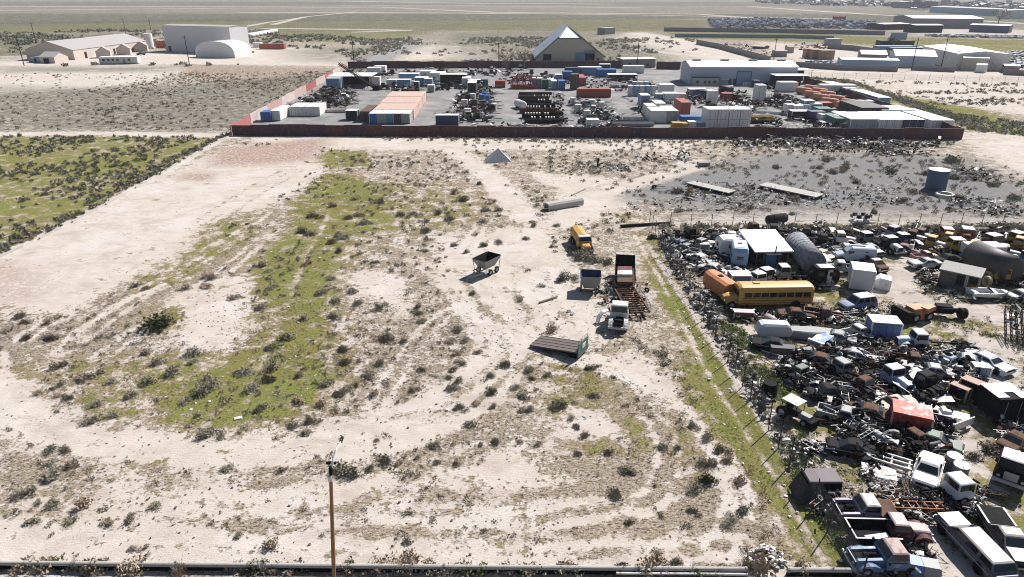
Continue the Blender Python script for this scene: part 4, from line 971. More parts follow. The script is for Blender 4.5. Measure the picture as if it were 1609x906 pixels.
far_cars('scrap_cars', 'cars parked in a cluster by the pale sheds near the green strip', [(1415, 76), (1450, 76), (1450, 84), (1420, 86)], 40)
far_cars('scrap_cars', 'cars and trucks parked along the inside of the block wall on the bare plot', [(1262, 99), (1320, 98), (1322, 105), (1268, 102)], 40)
heap('distant_town', 'low roofs of a distant settlement along the hazy right skyline', [(1180, 1), (1700, 8), (1700, 30), (1480, 20), (1400, 11), (1200, 6)], 900, 1, 22, [.2, .3, .05, .2, .05, .2, 0], cat='settlement')
heap('pallet_pile', 'reddish stacks of pallets along the back of the bare plot', [(1240, 72), (1300, 70), (1330, 76), (1260, 80)], 160, 1.5, 2.6, [.1, .1, .6, .1, .1, 0, 0], cat='pallet pile')
heap('scrap_row', 'rusty and white scrap lying along the inside of the diagonal block wall', [(1130, 68), (1180, 72), (1220, 90), (1190, 92)], 120, 1.2, 2.0, cat='scrap row')
heap('timber_pile', 'grey rubble on the bare ground left of the A-shaped warehouse', [(715, 96), (770, 95), (785, 104), (720, 105)], 120, .8, 1.6, [.1, .1, .1, .4, .3, 0, 0], cat='rubble')

# utility poles
def upole(label, px, py, h, arm=True, mat=DARK, r_=.16, group=None):
    p = thing('utility_pole', label, 'utility pole', g(px, py), 0, group)
    MB().tube((0, 0, 0), (0, 0, h), r_ * 1.2, 8, r_ * .8).build('pole', mat, p)
    if arm: MB().b2(-1.1, 1.1, -.06, .06, h - .9, h - .75).build('crossarm', mat, p)
for i, (px, py, h, l) in enumerate([(784, 107, 12, 'dark wooden pole behind the yard just left of the leafless tree'), (557, 105, 12, 'thin pole behind the far left corner of the yard'), (1001, 107, 13, 'pole standing in front of the pale block outbuilding'), (1215, 98, 12, 'pole on the plot behind the right part of the long white warehouse'), (1432, 110, 14, 'tall dark pole in front of the metal barn'), (1478, 108, 14, 'tall dark pole between the metal barn and the gabled workshop'), (298, 103, 14, 'pole in front of the arched shelter'), (38, 103, 14, 'pole at the left end of the depot road'), (240, 62, 14, 'pole behind the white silo'), (199, 58, 14, 'pole behind the ridge of the beige depot'), (57, 68, 14, 'pole on the scrub left of the depot'), (1535, 20, 22, 'distant pole above the long factory'), (1572, 22, 22, 'distant pole near the white hall')]):
    upole('thin ' + l if not l.startswith(('thin', 'dark', 'tall')) else l, px, py, h, r_=.18)

# ------------------------------------------------------------------ walls of the container yard
MR = [paint(c, .75, .4, (.16, .09, .075), name='maroon_sheet', bump=4.0) for c in ((.085, .028, .03), (.10, .032, .03), (.07, .03, .04), (.095, .04, .035), (.06, .028, .045))]
wall('long maroon sheet fence along the near side of the container yard', [(366, 212), (1510, 219)], 2.7, MR, 'sheet_fence', 'fence', 38)
PR = [paint(c, .7, .3, (.35, .24, .2), name='red_white_sheet', bump=4.0) for c in ((.40, .14, .12), (.55, .47, .45), (.48, .30, .28), (.56, .48, .46), (.50, .36, .34), (.36, .10, .09), (.52, .42, .40))]
wall('patchy red and white sheet fence along the left side of the container yard', [(364, 212), (545, 108)], 2.6, PR, 'sheet_fence', 'fence', 30)
wall('maroon sheet fence along the back of the container yard', [(547, 107), (1000, 106)], 3.2, MR, 'sheet_fence', 'fence', 24)
wall('short dark fence piece at the back of the yard beside the long white warehouse', [(1031, 108), (1069, 109)], 3.4, MR, 'sheet_fence', 'fence', 3)
wall('maroon and brown sheet fence along the right side of the container yard', [(1511, 218), (1262, 129)], 2.6, [MR[0], MR[3], MR[4], BROWN], 'sheet_fence', 'fence', 34)

# ------------------------------------------------------------------ containers in the yard
cs = 2.28
for i in range(4): contain(f'white container, {["left end","second","third","right end"][i]} of the row of four white ones facing the camera', 456 + i * 11.6, 182.5, cs, 8, 2.6, CWHITE)
contain('white container standing end-on at the left, touching the row of four', 427, 190, 2.5, 10, 2.7, CWHITE)
contain('blue container in the near left corner of the yard', 411, 191, 2.8, 4, 2.5, CBLUE)
contain('black box container standing alone left of the brown one', 544, 189, 3.3, 3, 2.6, CDARK, ROOFW)
contain('rusty brown container beside the salmon roofed block', 567, 191, 2.6, 12, 2.7, BROWN)
for i, (c, l) in enumerate([(CBLUE, 'bright blue'), (CGREY, 'pale grey'), (CLBLUE, 'greyish blue'), (BROWN, 'dark brown'), (CGREY, 'off-white')]):
    contain(f'{l} container in the front row of the salmon roofed block', 581 + i * 12.6, 194.5, cs, 6, 2.7, c, ROOFW)
x0, y0 = g(581, 194.5)
for k in range(3):
    for i in range(5):
        r = boxbody('shipping_container', ['salmon roofed container in the block just behind the front row', 'salmon roofed container in the middle row of the long block', 'salmon roofed container in the rearmost row of the long block'][k], 'container', (x0 + cs / 2 + i * (cs - .0) - k * .3, y0 + 6.4 + 6 + k * 12.4), 0, cs - .04, 12.2, 2.75 + .08 * k, SALMON, SALMON, group='salmon containers, row %s' % ['one', 'two', 'three'][k])
contain('navy container lying along the near fence in front of the junk rows', 685, 197.5, 6.2, 2.5, 2.7, NAVY, ROOFW)
C = [
 (624, 137, 5.2, 3, 2.7, CLBLUE, 'blue grey container, nearest of the bluish group at the back left'), (627, 131, 8, 4, 3.6, CLBLUE, 'largest blue grey container standing behind the nearest one'),
 (652, 135, 5, 4, 3, CLBLUE, 'pale blue box container in the middle of the bluish group'), (667, 136, 3, 3, 2.8, CLBLUE, 'narrow blue container at the right of the bluish group'),
 (608, 136, 3.6, 3, 2.4, CWHITE, 'small white container at the left of the bluish group'), (616, 136, 2.5, 2, 1.8, CWHITE, 'tiny white box against the bluish group'),
 (643, 134, 4, 2.5, 1.4, CWHITE, 'low white box in front of the bluish group'), (660, 124, 6, 5, 3, CWHITE, 'white container behind the bluish group'), (676, 128, 6, 6, 3.2, CWHITE, 'white container between the bluish group and the open shelter'),
 (577, 119, 6, 4, 3.2, CWHITE, 'white box at the back left of the yard beside a dark tractor'), (588, 118, 5, 4, 3.6, CWHITE, 'taller white box at the back left of the yard'), (564, 131, 4, 3, 3, CWHITE, 'white box beside the dark conveyor'), (581, 134, 4, 3, 3, CWHITE, 'white box just right of the dark conveyor'),
 (514, 141, 5, 5, 4, CLBLUE, 'pale blue tank box at the left fence under the white awning'),
 (651, 145, 1.8, 2, 3.6, CDARK, 'narrow black upright box beside the machinery heap behind the salmon block'), (672, 145, 2.4, 3, 2.4, CGREY, 'dented white skip standing alone on the open lane'),
 (726, 136, 3.2, 6, 3, CWHITE, 'white container left of a dark open bay'), (735, 137, 5, 3, 2.6, CDARK, 'dark container beside the white one behind the junk rows'), (735, 149, 3, 7, 4.0, CDARK, 'tall dark container with a pale roof above the junk rows'),
 (756, 137, 2.5, 3, 2.7, CGREEN, 'dark green box behind the junk rows'), (778, 138, 3.8, 4, 2.4, CRED, 'dark red box container left of the red machines'),
 (836, 139, 3.5, 4, 3.6, CLBLUE, 'grey blue container right of the red machines'), (849, 139, 3, 4, 3.0, CGREEN, 'green framed container beside the grey blue one'), (860, 136, 2.5, 4, 2.6, CWHITE, 'pale container between the green framed and the light blue ones'),
 (866, 141, 2.6, 5, 3, CLBLUE, 'light blue container with its doors to the camera'), (875, 141, 3, 5, 3, CBLUE, 'deep blue container right of the light blue one'),
 (872, 128, 3, 3, 2.6, CLBLUE, 'light blue crate behind the light blue container'), (884, 127, 4, 4, 3.5, CBLUE, 'blue crate stack behind the deep blue container'),
 (897, 141, 2.8, 4, 5.4, BROWN, 'tall brown stack of two beside the deep blue container'), (909, 135, 2.8, 12, 3, CRED, 'red and white container end-on behind the long brick one'),
 (888, 119, 7, 4, 3.2, NAVY, 'navy container against the back fence'), (909, 118, 10, 4, 3.2, CLBLUE, 'long pale blue container against the back fence'), (938, 121, 8, 4, 3.0, CBLUE, 'mid blue container against the back fence'), (942, 112, 5, 3, 3, CDARK, 'black box on the back fence line above the mid blue container'),
 (955, 127, 12, 4, 2.4, CDARK, 'low dark shed with white roof panels at the back of the yard'), (980, 115, 9, 4, 3, CWHITE, 'pale container against the back fence by the yard gate'),
 (1006, 171, 2.8, 5, 4.0, CLBLUE, 'pale blue upright container left of the brown one'), (1011, 172, 5, 3, 2.6, BROWN, 'brown container beside the pale blue upright one'),
 (1036, 149, 5, 3, 3.4, CWHITE, 'white box at the right end of the row of upright tanks'), (1042, 160, 5, 4, 2.6, CWHITE, 'white container behind the slatted flatbed'), (1030, 160, 3, 3, 2.4, CLBLUE, 'pale blue box beside the white container behind the flatbed'), (1055, 157, 5, 5, 1.8, paint((.42, .3, .31), .6, .2, name='pink_grey_paint'), 'low pinkish container behind the brick red upright one'),
 (1015, 185, 2.8, 6, 3.2, CWHITE, 'white container, leftmost of four close together near the fence'), (1022, 193, 4.2, 7, 3.2, CWHITE, 'white container, nearest of four close together near the fence'), (1045, 193, 3.4, 9, 3.2, CGREY, 'off-white container, rightmost of four close together near the fence'), (1029, 178, 3, 6, 2.8, CWHITE, 'white container, farthest of four close together near the fence'),
 (1069, 185, 2.6, 9, 4.2, CRED, 'tall brick red container standing alone near the blue skip'),
 (1057, 203, 2.4, 2.5, 1.5, YELC, 'left of two yellow bins behind the near fence'), (1069, 203, 2.4, 2.5, 1.4, YELC, 'right of two yellow bins behind the near fence'), (1082, 203, 2.6, 2.5, 1.8, CWHITE, 'left of two white blue boxes beside the yellow bins'), (1094, 203, 2.4, 2.5, 1.7, CLBLUE, 'right of two white blue boxes beside the yellow bins'),
 (922, 202, 3.2, 3, 2.2, WHITE, 'white cube standing alone behind the near fence'),
 (1243, 189, 5.5, 3, 2.4, CDARK, 'black container with white roof on a dark base'), 
 (1224, 144, 6.5, 4, 3.2, CWHITE, 'white container before the dark open shed beside the warehouse'), (1188, 160, 2.8, 4, 5.2, CWHITE, 'tall white box with a dark side beside a machinery heap'),
 (1262, 177, 3, 4, 3.4, CLBLUE, 'pale blue upright container in the cluster by the orange tanks'), (1272, 178, 3.5, 4, 2.6, CLBLUE, 'lower pale blue container in the cluster by the orange tanks'), (1285, 176, 4, 3, 2.6, CRED, 'dark red container in the cluster by the orange tanks'), (1272, 192, 4, 3, 2.8, NAVY, 'navy container in the cluster by the orange tanks'), (1284, 187, 4, 4, 2.8, CGREEN, 'dark green container in the cluster by the orange tanks'),
 (1235, 180, 2.6, 3, 2.8, CWHITE, 'white reefer box, left of the pair under the red rail'), (1246, 181, 2.6, 3, 2.6, CWHITE, 'white reefer box, right of the pair under the red rail'), (1258, 178, 2.8, 3, 2.4, CWHITE, 'white reefer box behind the pair under the red rail'), (1250, 186, 3.4, 3, 1.8, CWHITE, 'low white box in front of the white reefer boxes'),
 (1289, 196, 2.6, 3, 2.6, CWHITE, 'white cage container, left of the pair before the green one'), (1302, 197, 2.6, 3, 2.5, CWHITE, 'white cage container, right of the pair before the green one'), (1311, 191, 4, 3, 2.2, CWHITE, 'white box behind the cage containers'),
 (1291, 200, 4, 2.5, 1.2, CDARK, 'low black bin behind the near fence left of the green container'),
 (1083, 152, 6, 4, 2.4, CGREY, 'grey container left of the dark tank trailer'), (1135, 158, 3.6, 3, 2.2, CRED, 'rust orange box right of the dark tank trailer'),
 (1290, 149, 12, 4, 3.2, CWHITE, 'white container parallel to the warehouse near the right fence'),
]
for a in C: contain(a[6], a[0], a[1], a[2], a[3], a[4], a[5], ROOFW if a[5] in (CWHITE, CLBLUE, CDARK, CGREY) else None)
for j in range(2):
    for i in range(2):
        for b_ in range(2):
            lab = f'{["rusty framed","pale"][b_]} white container, {["lower","upper"][j]} {["left","right"][i]} of the {["left","right"][b_]} stack of four by the near fence'
            contain(lab, (1109, 1144)[b_] + i * 16.5, 204, 2.75, 5.5, 2.55, CWHITE, z=j * 2.65)
contain('long blue open skip behind the white blue boxes', 1070, 196, 7.2, 3, 2.1, CBLUE, name='open_skip', cat='skip')
contain('long brick orange container with a dark rail on top', 907, 153, 11.5, 2.6, 2.7, CRED)
x0, y0 = g(1336, 205)
for i in range(3): boxbody('shipping_container', 'white roofed container in the near block of three by the right corner', 'container', (x0 + 1.2 + i * 2.32, y0 + 6.8), 0, 2.28, 12, 2.7, CGREY, ROOFW, group='block of three white roofed containers')
contain('dark green container end left of the white roofed blocks', 1311, 203, 2.3, 9, 2.7, CGREEN)
x0, y0 = g(1380, 205.5)
for i in range(6): boxbody('shipping_container', 'white roofed container in the wide block of six by the near fence', 'container', (x0 + 1.2 + i * 2.0, y0 + 7.2), 0, 1.97, 13, 2.7, [CWHITE, CWHITE, CWHITE, NAVY, NAVY, NAVY][i], ROOFW, group='block of six white roofed containers')
x0, y0 = g(1462, 207)
for i in range(3): boxbody('shipping_container', 'long white roofed container in the corner block by the right fence', 'container', (x0 + 1.2 + i * 2.0, y0 + 11), 0, 1.97, 20, 2.7, CWHITE, ROOFW, group='corner block of white roofed containers')
x0, y0 = g(1383, 190)
for i in range(4): boxbody('shipping_container', 'white container in the rear block just behind the wide block', 'container', (x0 + 1.2 + i * 2.32, y0 + 4.5), 0, 2.28, 9, 2.9, CWHITE, ROOFW, group='rear block of white containers')
x0, y0 = g(1350, 189)
for i in range(5): boxbody('shipping_container', 'black container in the dark block by the orange tanks', 'container', (x0 + .8 + i * 1.55, y0 + 7), 0, 1.5, 14, 3.4, CDARK, CDARK, group='dark block of black containers')
x0, y0 = g(1385, 166)
for i in range(2): boxbody('shipping_container', 'long grey blue container along the right fence, ' + ['nearer', 'farther'][i] + ' of two', 'container', (x0 - .4 * i, y0 + 9 + i * 22), 0, 4.0, 20, 2.6, CLBLUE, ROOFW)
vtank('white_bag', 'white wrapped bundle between the grey containers and the dark block', 'bundle', g(1352, 168), 1.6, 2, WHITE); vtank('white_bag', 'second white wrapped bundle nearer the dark block', 'bundle', g(1366, 168), 1.6, 2, WHITE)
for nm, pts in (('left', [(1259, 150), (1272, 156), (1286, 161), (1300, 168), (1323, 175)]), ('right', [(1272, 146), (1284, 151), (1296, 156), (1310, 163), (1332, 170)])):
    for i, (px, py) in enumerate(pts):
        x, y = g(px, py); tank('tank_wagon', f'{["rearmost","second","third","fourth","nearest"][i]} salmon orange tank of the {nm} row by the right fence', 'tank', (x + .6, y + 5.4), (x + 3.0, y + .6), 1.15, paint((.55, .23, .14), .6, .35, (.5, .35, .28), name='orange_tank'), bands=2)
# open sheds and awnings
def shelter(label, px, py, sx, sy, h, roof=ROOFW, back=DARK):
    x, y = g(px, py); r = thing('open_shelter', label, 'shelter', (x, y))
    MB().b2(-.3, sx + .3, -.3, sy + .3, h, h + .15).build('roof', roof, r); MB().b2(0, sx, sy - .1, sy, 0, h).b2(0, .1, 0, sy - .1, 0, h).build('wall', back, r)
    for a in (.1, sx / 2, sx - .2): MB().b2(a, a + .15, 0, .15, 0, h).build('post', DARK, r)
shelter('white roofed open shelter against the left fence beside the dark conveyor', 518, 138, 16, 12, 4.2); shelter('open dark shelter with a pale roof right of the bluish containers', 692, 133, 10, 5, 3.8)
shelter('open shed with white roof beside the warehouse, nearer of two', 1217, 138, 12, 6, 4.4); shelter('open shed with white roof beside the warehouse, farther of two', 1226, 131, 12, 8, 5)
# conveyor
cv = thing('conveyor', 'black inclined conveyor leaning up towards the left at the left fence', 'conveyor', g(588, 141), R(155))
m = MB(); 
for s_ in (-.6, .6):
    m.tube((0, s_, .8), (15, s_, 8.5), .16, 6); m.tube((0, s_, 1.6), (15, s_, 9.2), .1, 6)
    for i in range(10): m.tube((1.5 * i, s_, .8 + .77 * i), (1.5 * i + .8, s_, 1.95 + .77 * i), .06, 5)
m.build('frame', BLACK, cv); MB().prism([(0, 1.0), (15, 8.7), (15, 8.85), (0, 1.15)], -.45, .45).build('belt', DARK, cv)
for x in (3, 9): MB().tube((x, -.7, x * .51 + .6), (x + 1, -.9, 0), .1).tube((x, .7, x * .51 + .6), (x + 1, .9, 0), .1).build('leg', BLACK, cv)
MB().box(-1.5, 0, .1, 3, 2, 1.6).build('hopper', BLACK, cv)
# red lifting frames
for i in range(4):
    r = thing('red_frame_machine', ['leftmost', 'second', 'third', 'rightmost'][i] + ' of the four red frame machines in the middle back of the yard', 'machine', g(808 + i * 10, 139), R(10))
    MB().box(0, 0, 0, 2.2, 4, 1.6).build('base', RED, r); m = MB()
    for s_ in (-.9, .9): m.tube((s_, -1.6, 1.6), (s_ + .6, 1, 4.4), .16).tube((s_, 1.6, 1.6), (s_ + .6, 1, 4.4), .16)
    m.build('frame', RED, r); MB().box(.2, .6, 4.2, 2.4, .8, .3).build('top_beam', RED, r)
for i in range(8):
    r = vtank('upright_tank', 'pale blue white upright tank in the double row on the middle lane', 'tank', g(990 + (i % 5) * 9 + (i // 5) * 6, 150 - (i // 5) * 7), .95, 3.4, LBLUE if i % 2 else OLDWHITE, WHITE, group='upright tanks on the middle lane')
tank('tank_trailer', 'dark tank trailer with a white front end on the right lane', 'tank trailer', g(1092, 156), g(1124, 154), 1.6, NAVY)
tank('tank_trailer', 'second dark tank behind the tank trailer', 'tank trailer', g(1130, 147), g(1150, 147), 1.4, CDARK)
for i in range(2): contain('white appliance stack with round dark drums, ' + ['lower', 'upper'][i] + ' of two', 1111, 167, 3, 2, 2.2, WHITE, z=.1 + i * 2.3, name='reefer_unit', cat='reefer unit')
# pipe racks, beams and rows of scrap inside the yard
def rack(name, label, px, py, L, W_, h, mat, n=10, rz=0.0, r_=.14, cat='pipe rack'):
    r = thing(name, label, cat, g(px, py), rz); m = MB(); rows = max(1, int(h / (r_ * 2)))
    for k in range(rows):
        for i in range(n): m.tube((rnd.uniform(0, .4), W_ * i / n, r_ + .15 + k * r_ * 2), (L - rnd.uniform(0, .6), W_ * i / n, r_ + .15 + k * r_ * 2), r_, 6)
    m.build('pipes', mat, r); MB().b2(L * .2, L * .2 + .2, -.2, W_, 0, .15).b2(L * .8, L * .8 + .2, -.2, W_, 0, .15).build('bearer', DARK, r); return r
rack('beam_stack', 'stack of yellow beams behind the paler white container stack', 1172, 190, 8, 3, 1.4, YELD, 8, R(-3)); rack('pipe_stack', 'white pipes stacked along the near fence right of the white container stack', 1172, 202, 9, 3.2, .8, OLDWHITE, 7, R(2)); rack('beam_stack', 'dark beams lying between the yellow beams and white pipes', 1172, 195, 9, 2, .9, BLACK, 7)
for i in range(7): rack('pipe_stack', 'dark pipe stack in the tall central pipe row, counted from the fence: ' + ['first', 'second', 'third', 'fourth', 'fifth', 'sixth', 'seventh'][i], (824, 820, 816, 816, 814, 814, 815)[i], (194, 186, 178, 170, 163, 155, 149)[i], (11, 12, 11.5, 11.5, 11, 11, 12)[i], 2.4, (1.1, 1.6, 1.5, 1.4, 1.3, 1.0, .8)[i], [DARK, BLACK, RUST][i % 3], 8, 0, .16)
for i in range(5):
    for k in range(9):
        if rnd.random() < .75:
            x, y = g((836, 830, 842, 826, 840)[i] + k * 4.4, (193, 178, 166, 188, 157)[i]); z_ = (1.2, 1.7, 1.6, 1.5, 1.2)[i]
            tag(MB().box(0, 0, 0, .35, 1.6, .35).build('crate_end', OLDWHITE), 'pale crate end lying on the dark pipe stacks', 'crate', 'pale crates on the pipe stacks').location = (x, y + 1, z_)
tank('white_vessel', 'white round ended vessel at the left of the dark pipe stacks', 'tank', g(813, 168), g(822, 172), 1.2, WHITE)
rack('flatbed_stack', 'low white flatbeds stacked behind the near fence right of the white cube', 962, 190, 9, 3, 1.2, OLDWHITE, 6); rack('flatbed_stack', 'pale flatbed frames beside the four close white containers', 954, 199, 13, 3, 1.0, GREY, 6)
rack('slatted_flatbed', 'slatted grey flatbed between the white containers and the brick red one', 1043, 172, 7, 5, .9, OLDWHITE, 9)
rack('flatbed_stack', 'pale flatbeds in the left part of the yard right of the white row', 508, 177, 7.5, 3.5, 1.1, OLDWHITE, 6)
rack('flatbed_stack', 'row of pale flatbeds in the back middle of the yard', 960, 138, 14, 4, 1.2, OLDWHITE, 8)
rack('beam_stack', 'pale beams lying on open ground right of the mesh covered heap', 1178, 177, 9, 3, .4, OLDWHITE, 6, R(-25))
HW1 = [.42, .22, .08, .10, .14, .02, .02]; HW2 = [.30, .15, .08, .15, .25, .05, .02]
for l, pts, n, hm, s, w_ in [
 ('junk row in the middle of the yard right of the navy container', [(722, 150), (762, 144), (774, 160), (773, 196), (708, 196), (695, 185)], 900, 1.3, 1.5, HW1),
 ('dark scrap at the far end of the middle junk row', [(722, 137), (776, 138), (776, 152), (716, 155)], 260, 1.6, 1.7, HW1),
 ('pale and dark junk row left of the four close white containers', [(893, 162), (940, 158), (968, 180), (985, 203), (925, 200), (908, 185)], 800, 1.4, 1.5, HW2),
 ('dark junk under the left awning and fence', [(462, 164), (505, 140), (560, 145), (545, 172), (490, 176), (440, 176)], 750, 1.3, 1.6, [.42, .2, .16, .08, .1, .02, .02]),
 ('row of tractors and scrap behind the salmon block', [(616, 145), (650, 143), (652, 154), (614, 155)], 220, 2.0, 1.8, [.6, .25, .08, .05, .02, 0, 0]),
 ('scrap scattered along the inside of the near fence on the left', [(400, 205), (620, 206), (620, 211), (396, 210)], 330, .8, 1.2, [.2, .15, .08, .12, .40, .02, .03]),
 ('scrap scattered along the inside of the near fence in the middle', [(780, 200), (1000, 203), (1000, 210), (760, 209)], 420, 1.2, 1.4, [.25, .15, .05, .12, .38, .02, .03]),
 ('dark vehicles and scrap along the back left of the yard', [(540, 116), (610, 112), (612, 124), (590, 128), (545, 128)], 200, 2.0, 1.8, HW1),
 ('red and brown scrap along the back middle of the yard', [(815, 124), (860, 122), (905, 124), (890, 134), (780, 132)], 200, 1.6, 2.0, [.2, .2, .35, .05, .12, .05, .03]),
 ('machinery heap between the tank trailer and the mesh covered heap', [(1130, 160), (1200, 158), (1212, 172), (1130, 172)], 260, 1.4, 1.6, HW1),
 ('grey mesh covered heap right behind the white container stack', [(1132, 170), (1178, 170), (1190, 178), (1140, 184)], 260, 1.5, 1.5, [0, .05, 0, .75, .1, .1, 0]),
 ('machinery heap in the right lane left of the orange tanks', [(1200, 155), (1235, 152), (1262, 165), (1265, 174), (1215, 172)], 420, 1.6, 1.7, HW1),
 ('pallets and pale crates along the near fence right of the black container', [(1290, 203), (1312, 200), (1320, 210), (1230, 212), (1226, 208)], 120, .8, 1.2, HW2),
 ('mixed boxes at the top of the orange tank rows', [(1255, 140), (1300, 140), (1345, 156), (1330, 160), (1262, 146)], 200, 1.2, 1.7, HW2),
 ('black scrap across the back of the middle lane', [(1010, 133), (1040, 133), (1022, 142), (985, 140)], 110, 1.2, 1.4, HW1),
 ('black row of scrap under the long white warehouse lean-to', [(1195, 132), (1225, 134), (1215, 145), (1200, 143)], 120, 1.2, 1.4, HW1),
 ('dark machinery along the left lane of the yard', [(505, 158), (548, 140), (560, 150), (540, 172), (500, 176)], 260, 1.6, 1.6, HW1),
 ('dark vehicles parked between the bluish containers and the open shelter', [(590, 138), (700, 134), (712, 142), (600, 146)], 150, 1.5, 1.6, HW1),
 ('black scrap behind the orange brick container', [(905, 128), (1000, 124), (1005, 146), (925, 140)], 260, 1.6, 1.6, HW1),
 ('dark low scrap along the right side of the pipe stacks', [(868, 150), (884, 150), (890, 200), (876, 202)], 200, 1.2, 1.4, HW1),
 ('mixed scrap between the upright tanks and the four close containers', [(985, 160), (1060, 156), (1070, 178), (1000, 182)], 330, 1.4, 1.5, HW2),
 ('dark machinery under the tank trailers', [(1078, 150), (1170, 146), (1180, 166), (1090, 172)], 330, 1.4, 1.6, HW1),
 ('pipes and scrap right of the white container stacks', [(1170, 182), (1226, 186), (1234, 206), (1172, 206)], 260, 1.0, 1.5, HW1),
 ('scrap between the reefer boxes and the near fence', [(1226, 176), (1320, 180), (1322, 206), (1240, 206)], 330, 1.4, 1.5, HW1),
 ('dark scrap in the back row of the yard', [(620, 112), (820, 110), (830, 122), (640, 126)], 330, 2.0, 2.0, HW1),
 ('white sacks and scrap in front of the rear containers', [(650, 120), (700, 118), (720, 126), (690, 138), (665, 130)], 130, 1.6, 1.6, HW2)]:
    heap('scrap_row', l, pts, n, hm, s, w_)
for i, (px, py) in enumerate(((757, 160), (766, 161), (761, 156))): vtank('blue_drum', 'deep blue tank standing in the middle junk row', 'tank', g(px, py), .9, 2.4, CBLUE, group='deep blue tanks in the middle junk row')
for i, (px, py) in enumerate(((743, 158), (776, 175), (735, 183), (900, 165), (908, 176), (922, 186), (945, 172), (930, 168), (730, 168))): vtank('white_drum', 'whitish tank standing among the junk rows of the yard', 'tank', g(px, py), 1.0, 2.3, OLDWHITE, group='whitish tanks in the junk rows')
for i, (px, py, rz, c, l) in enumerate([(620, 152, 100, DARK, 'black tractor left end of the row behind the salmon block'), (634, 152, 80, DARK, 'black tractor middle of the row behind the salmon block'), (646, 152, 95, RUST, 'rusty tractor at the right of the row behind the salmon block'), (610, 118, 20, DARK, 'dark tractor by the back fence'), (545, 120, 60, DARK, 'dark truck at the far left corner of the yard')]):
    truck(l, g(px, py), R(rz), c, 'cabover', 3.5)

for i, (px, py, rz, c) in enumerate([(470, 172, 20, RUST), (482, 166, 10, DARK), (498, 160, -20, DARK), (512, 154, 15, RUST), (524, 150, 0, DARK), (508, 172, 170, GREY), (524, 165, 160, DARK), (534, 158, 10, OLDWHITE), (600, 140, 0, DARK), (690, 141, 20, DARK), (712, 139, 160, DARK), (728, 160, 10, DARK), (750, 168, 170, RUST), (765, 176, 20, DARK), (742, 180, 0, MAROON), (728, 188, 10, GREY), (755, 190, 165, DARK), (915, 170, 10, GREY), (935, 178, 170, OLDWHITE), (920, 194, 15, DARK), (948, 186, 0, GREY), (1150, 160, 10, DARK), (1165, 166, 170, RUST), (1215, 158, 20, DARK), (1232, 165, 0, DARK), (1245, 170, 160, GREY), (1205, 165, 80, DARK), (1010, 137, 10, DARK), (1022, 140, 170, DARK), (985, 136, 5, GREY), (640, 118, 0, DARK), (700, 116, 170, DARK), (770, 118, 10, RUST), (830, 118, 0, DARK), (860, 120, 170, RUST)]):
    nm = {id(RUST): 'rusty', id(DARK): 'black', id(GREY): 'grey', id(OLDWHITE): 'whitish', id(MAROON): 'maroon'}[id(c)]
    truck(f'{nm} truck parked among the junk rows of the container yard', g(px, py), R(rz), c, 'cabover' if i % 2 else 'conventional', 3.0, s=.95, group=f'{nm} trucks among the yard rows')
# ------------------------------------------------------------------ things standing on the open lot
lp = thing('lamp_post', 'brown wooden lamp post with a white bracket arm reaching away over the lot', 'lamp post', g(525, 914))
MB().tube((0, 0, 0), (.72, 0, 8.9), .13, 12, .10).build('pole', POLEW, lp)
m = MB(); m.tube((.52, -.1, 8.3), (.86, .12, 9.2), .08, 8); m.tube((.86, .12, 9.2), (.98, .6, 9.6), .07, 8); m.tube((.98, .6, 9.6), (1.14, 1.3, 9.8), .055, 8); m.build('bracket_arm', WHITE, lp)
MB().box(.74, .15, 8.98, .6, .13, .13).box(.74, -.12, 8.45, .16, .16, .5).build('crosspiece', BLACK, lp)
MB().box(1.12, 1.4, 9.7, .16, .45, .14).build('lamp_head', DARK, lp)
MB().box(.66, -.2, 8.0, .25, .05, .35).build('cable_guard', WHITE, lp)

# long steel pipes laid along the near edge
pip = [(-70, 118), (120, 410), (418, 700), (696, 1000), (1004, 1172), (1236, 1344)]
for i, (a, b_) in enumerate(pip):
    y0_ = lambda px: 892 + px * .0085
    A_, B_ = g(a, y0_(a)), g(b_, y0_(b_)); L = B_[0] - A_[0]
    lab = ['pale steel pipe on the ground at the very left of the bottom edge', 'pale steel pipe with a flange on the ground left of the lamp post', 'pale steel pipe on the ground behind the foot of the lamp post', 'longest pale steel pipe on the ground right of the lamp post', 'doubled pale steel pipe before the heap of white rubble', 'last pale steel pipe on the ground, ending at the blue cabbed truck'][i]
    p = thing('steel_pipe', lab, 'pipe', (A_[0], A_[1]), math.atan2(B_[1] - A_[1], L))
    MB().tube((0, 0, .42), (L, 0, .42), .15, 12).build('tube', CONC, p, smooth=False)
    MB().b2(0, L, -.1, .1, -.1, .30).build('underside_shade', BLACK, p)  # black strip standing in for the dark shade beneath the pipe
    for x in (.05, L - .05): MB().tube((x - .06, 0, .42), (x + .06, 0, .42), .19, 12).build('flange', GREY, p)
    if i == 4: MB().tube((-1.5, -.3, .30), (L, -.3, .30), .08, 8).build('lower_tube', OLDWHITE, p)
x, y = g(110, 892)
# low kerb rails along the left edge of the lot
kp = [(-20, 412), (60, 376), (112, 350), (165, 322), (212, 296), (250, 274), (290, 250), (330, 228), (362, 213)]
for i in range(len(kp) - 1):
    A_, B_ = g(*kp[i]), g(*kp[i + 1]); L = math.hypot(A_[0] - B_[0], A_[1] - B_[1])
    p = thing('low_barrier', 'low whitish barrier rail along the left edge of the bare lot', 'barrier', A_, math.atan2(B_[1] - A_[1], B_[0] - A_[0]), 'barrier rails along the left edge of the lot')
    MB().b2(.3, L - rnd.uniform(.3, 4), -.12, .12, -.1, .22).build('rail', CONC, p)

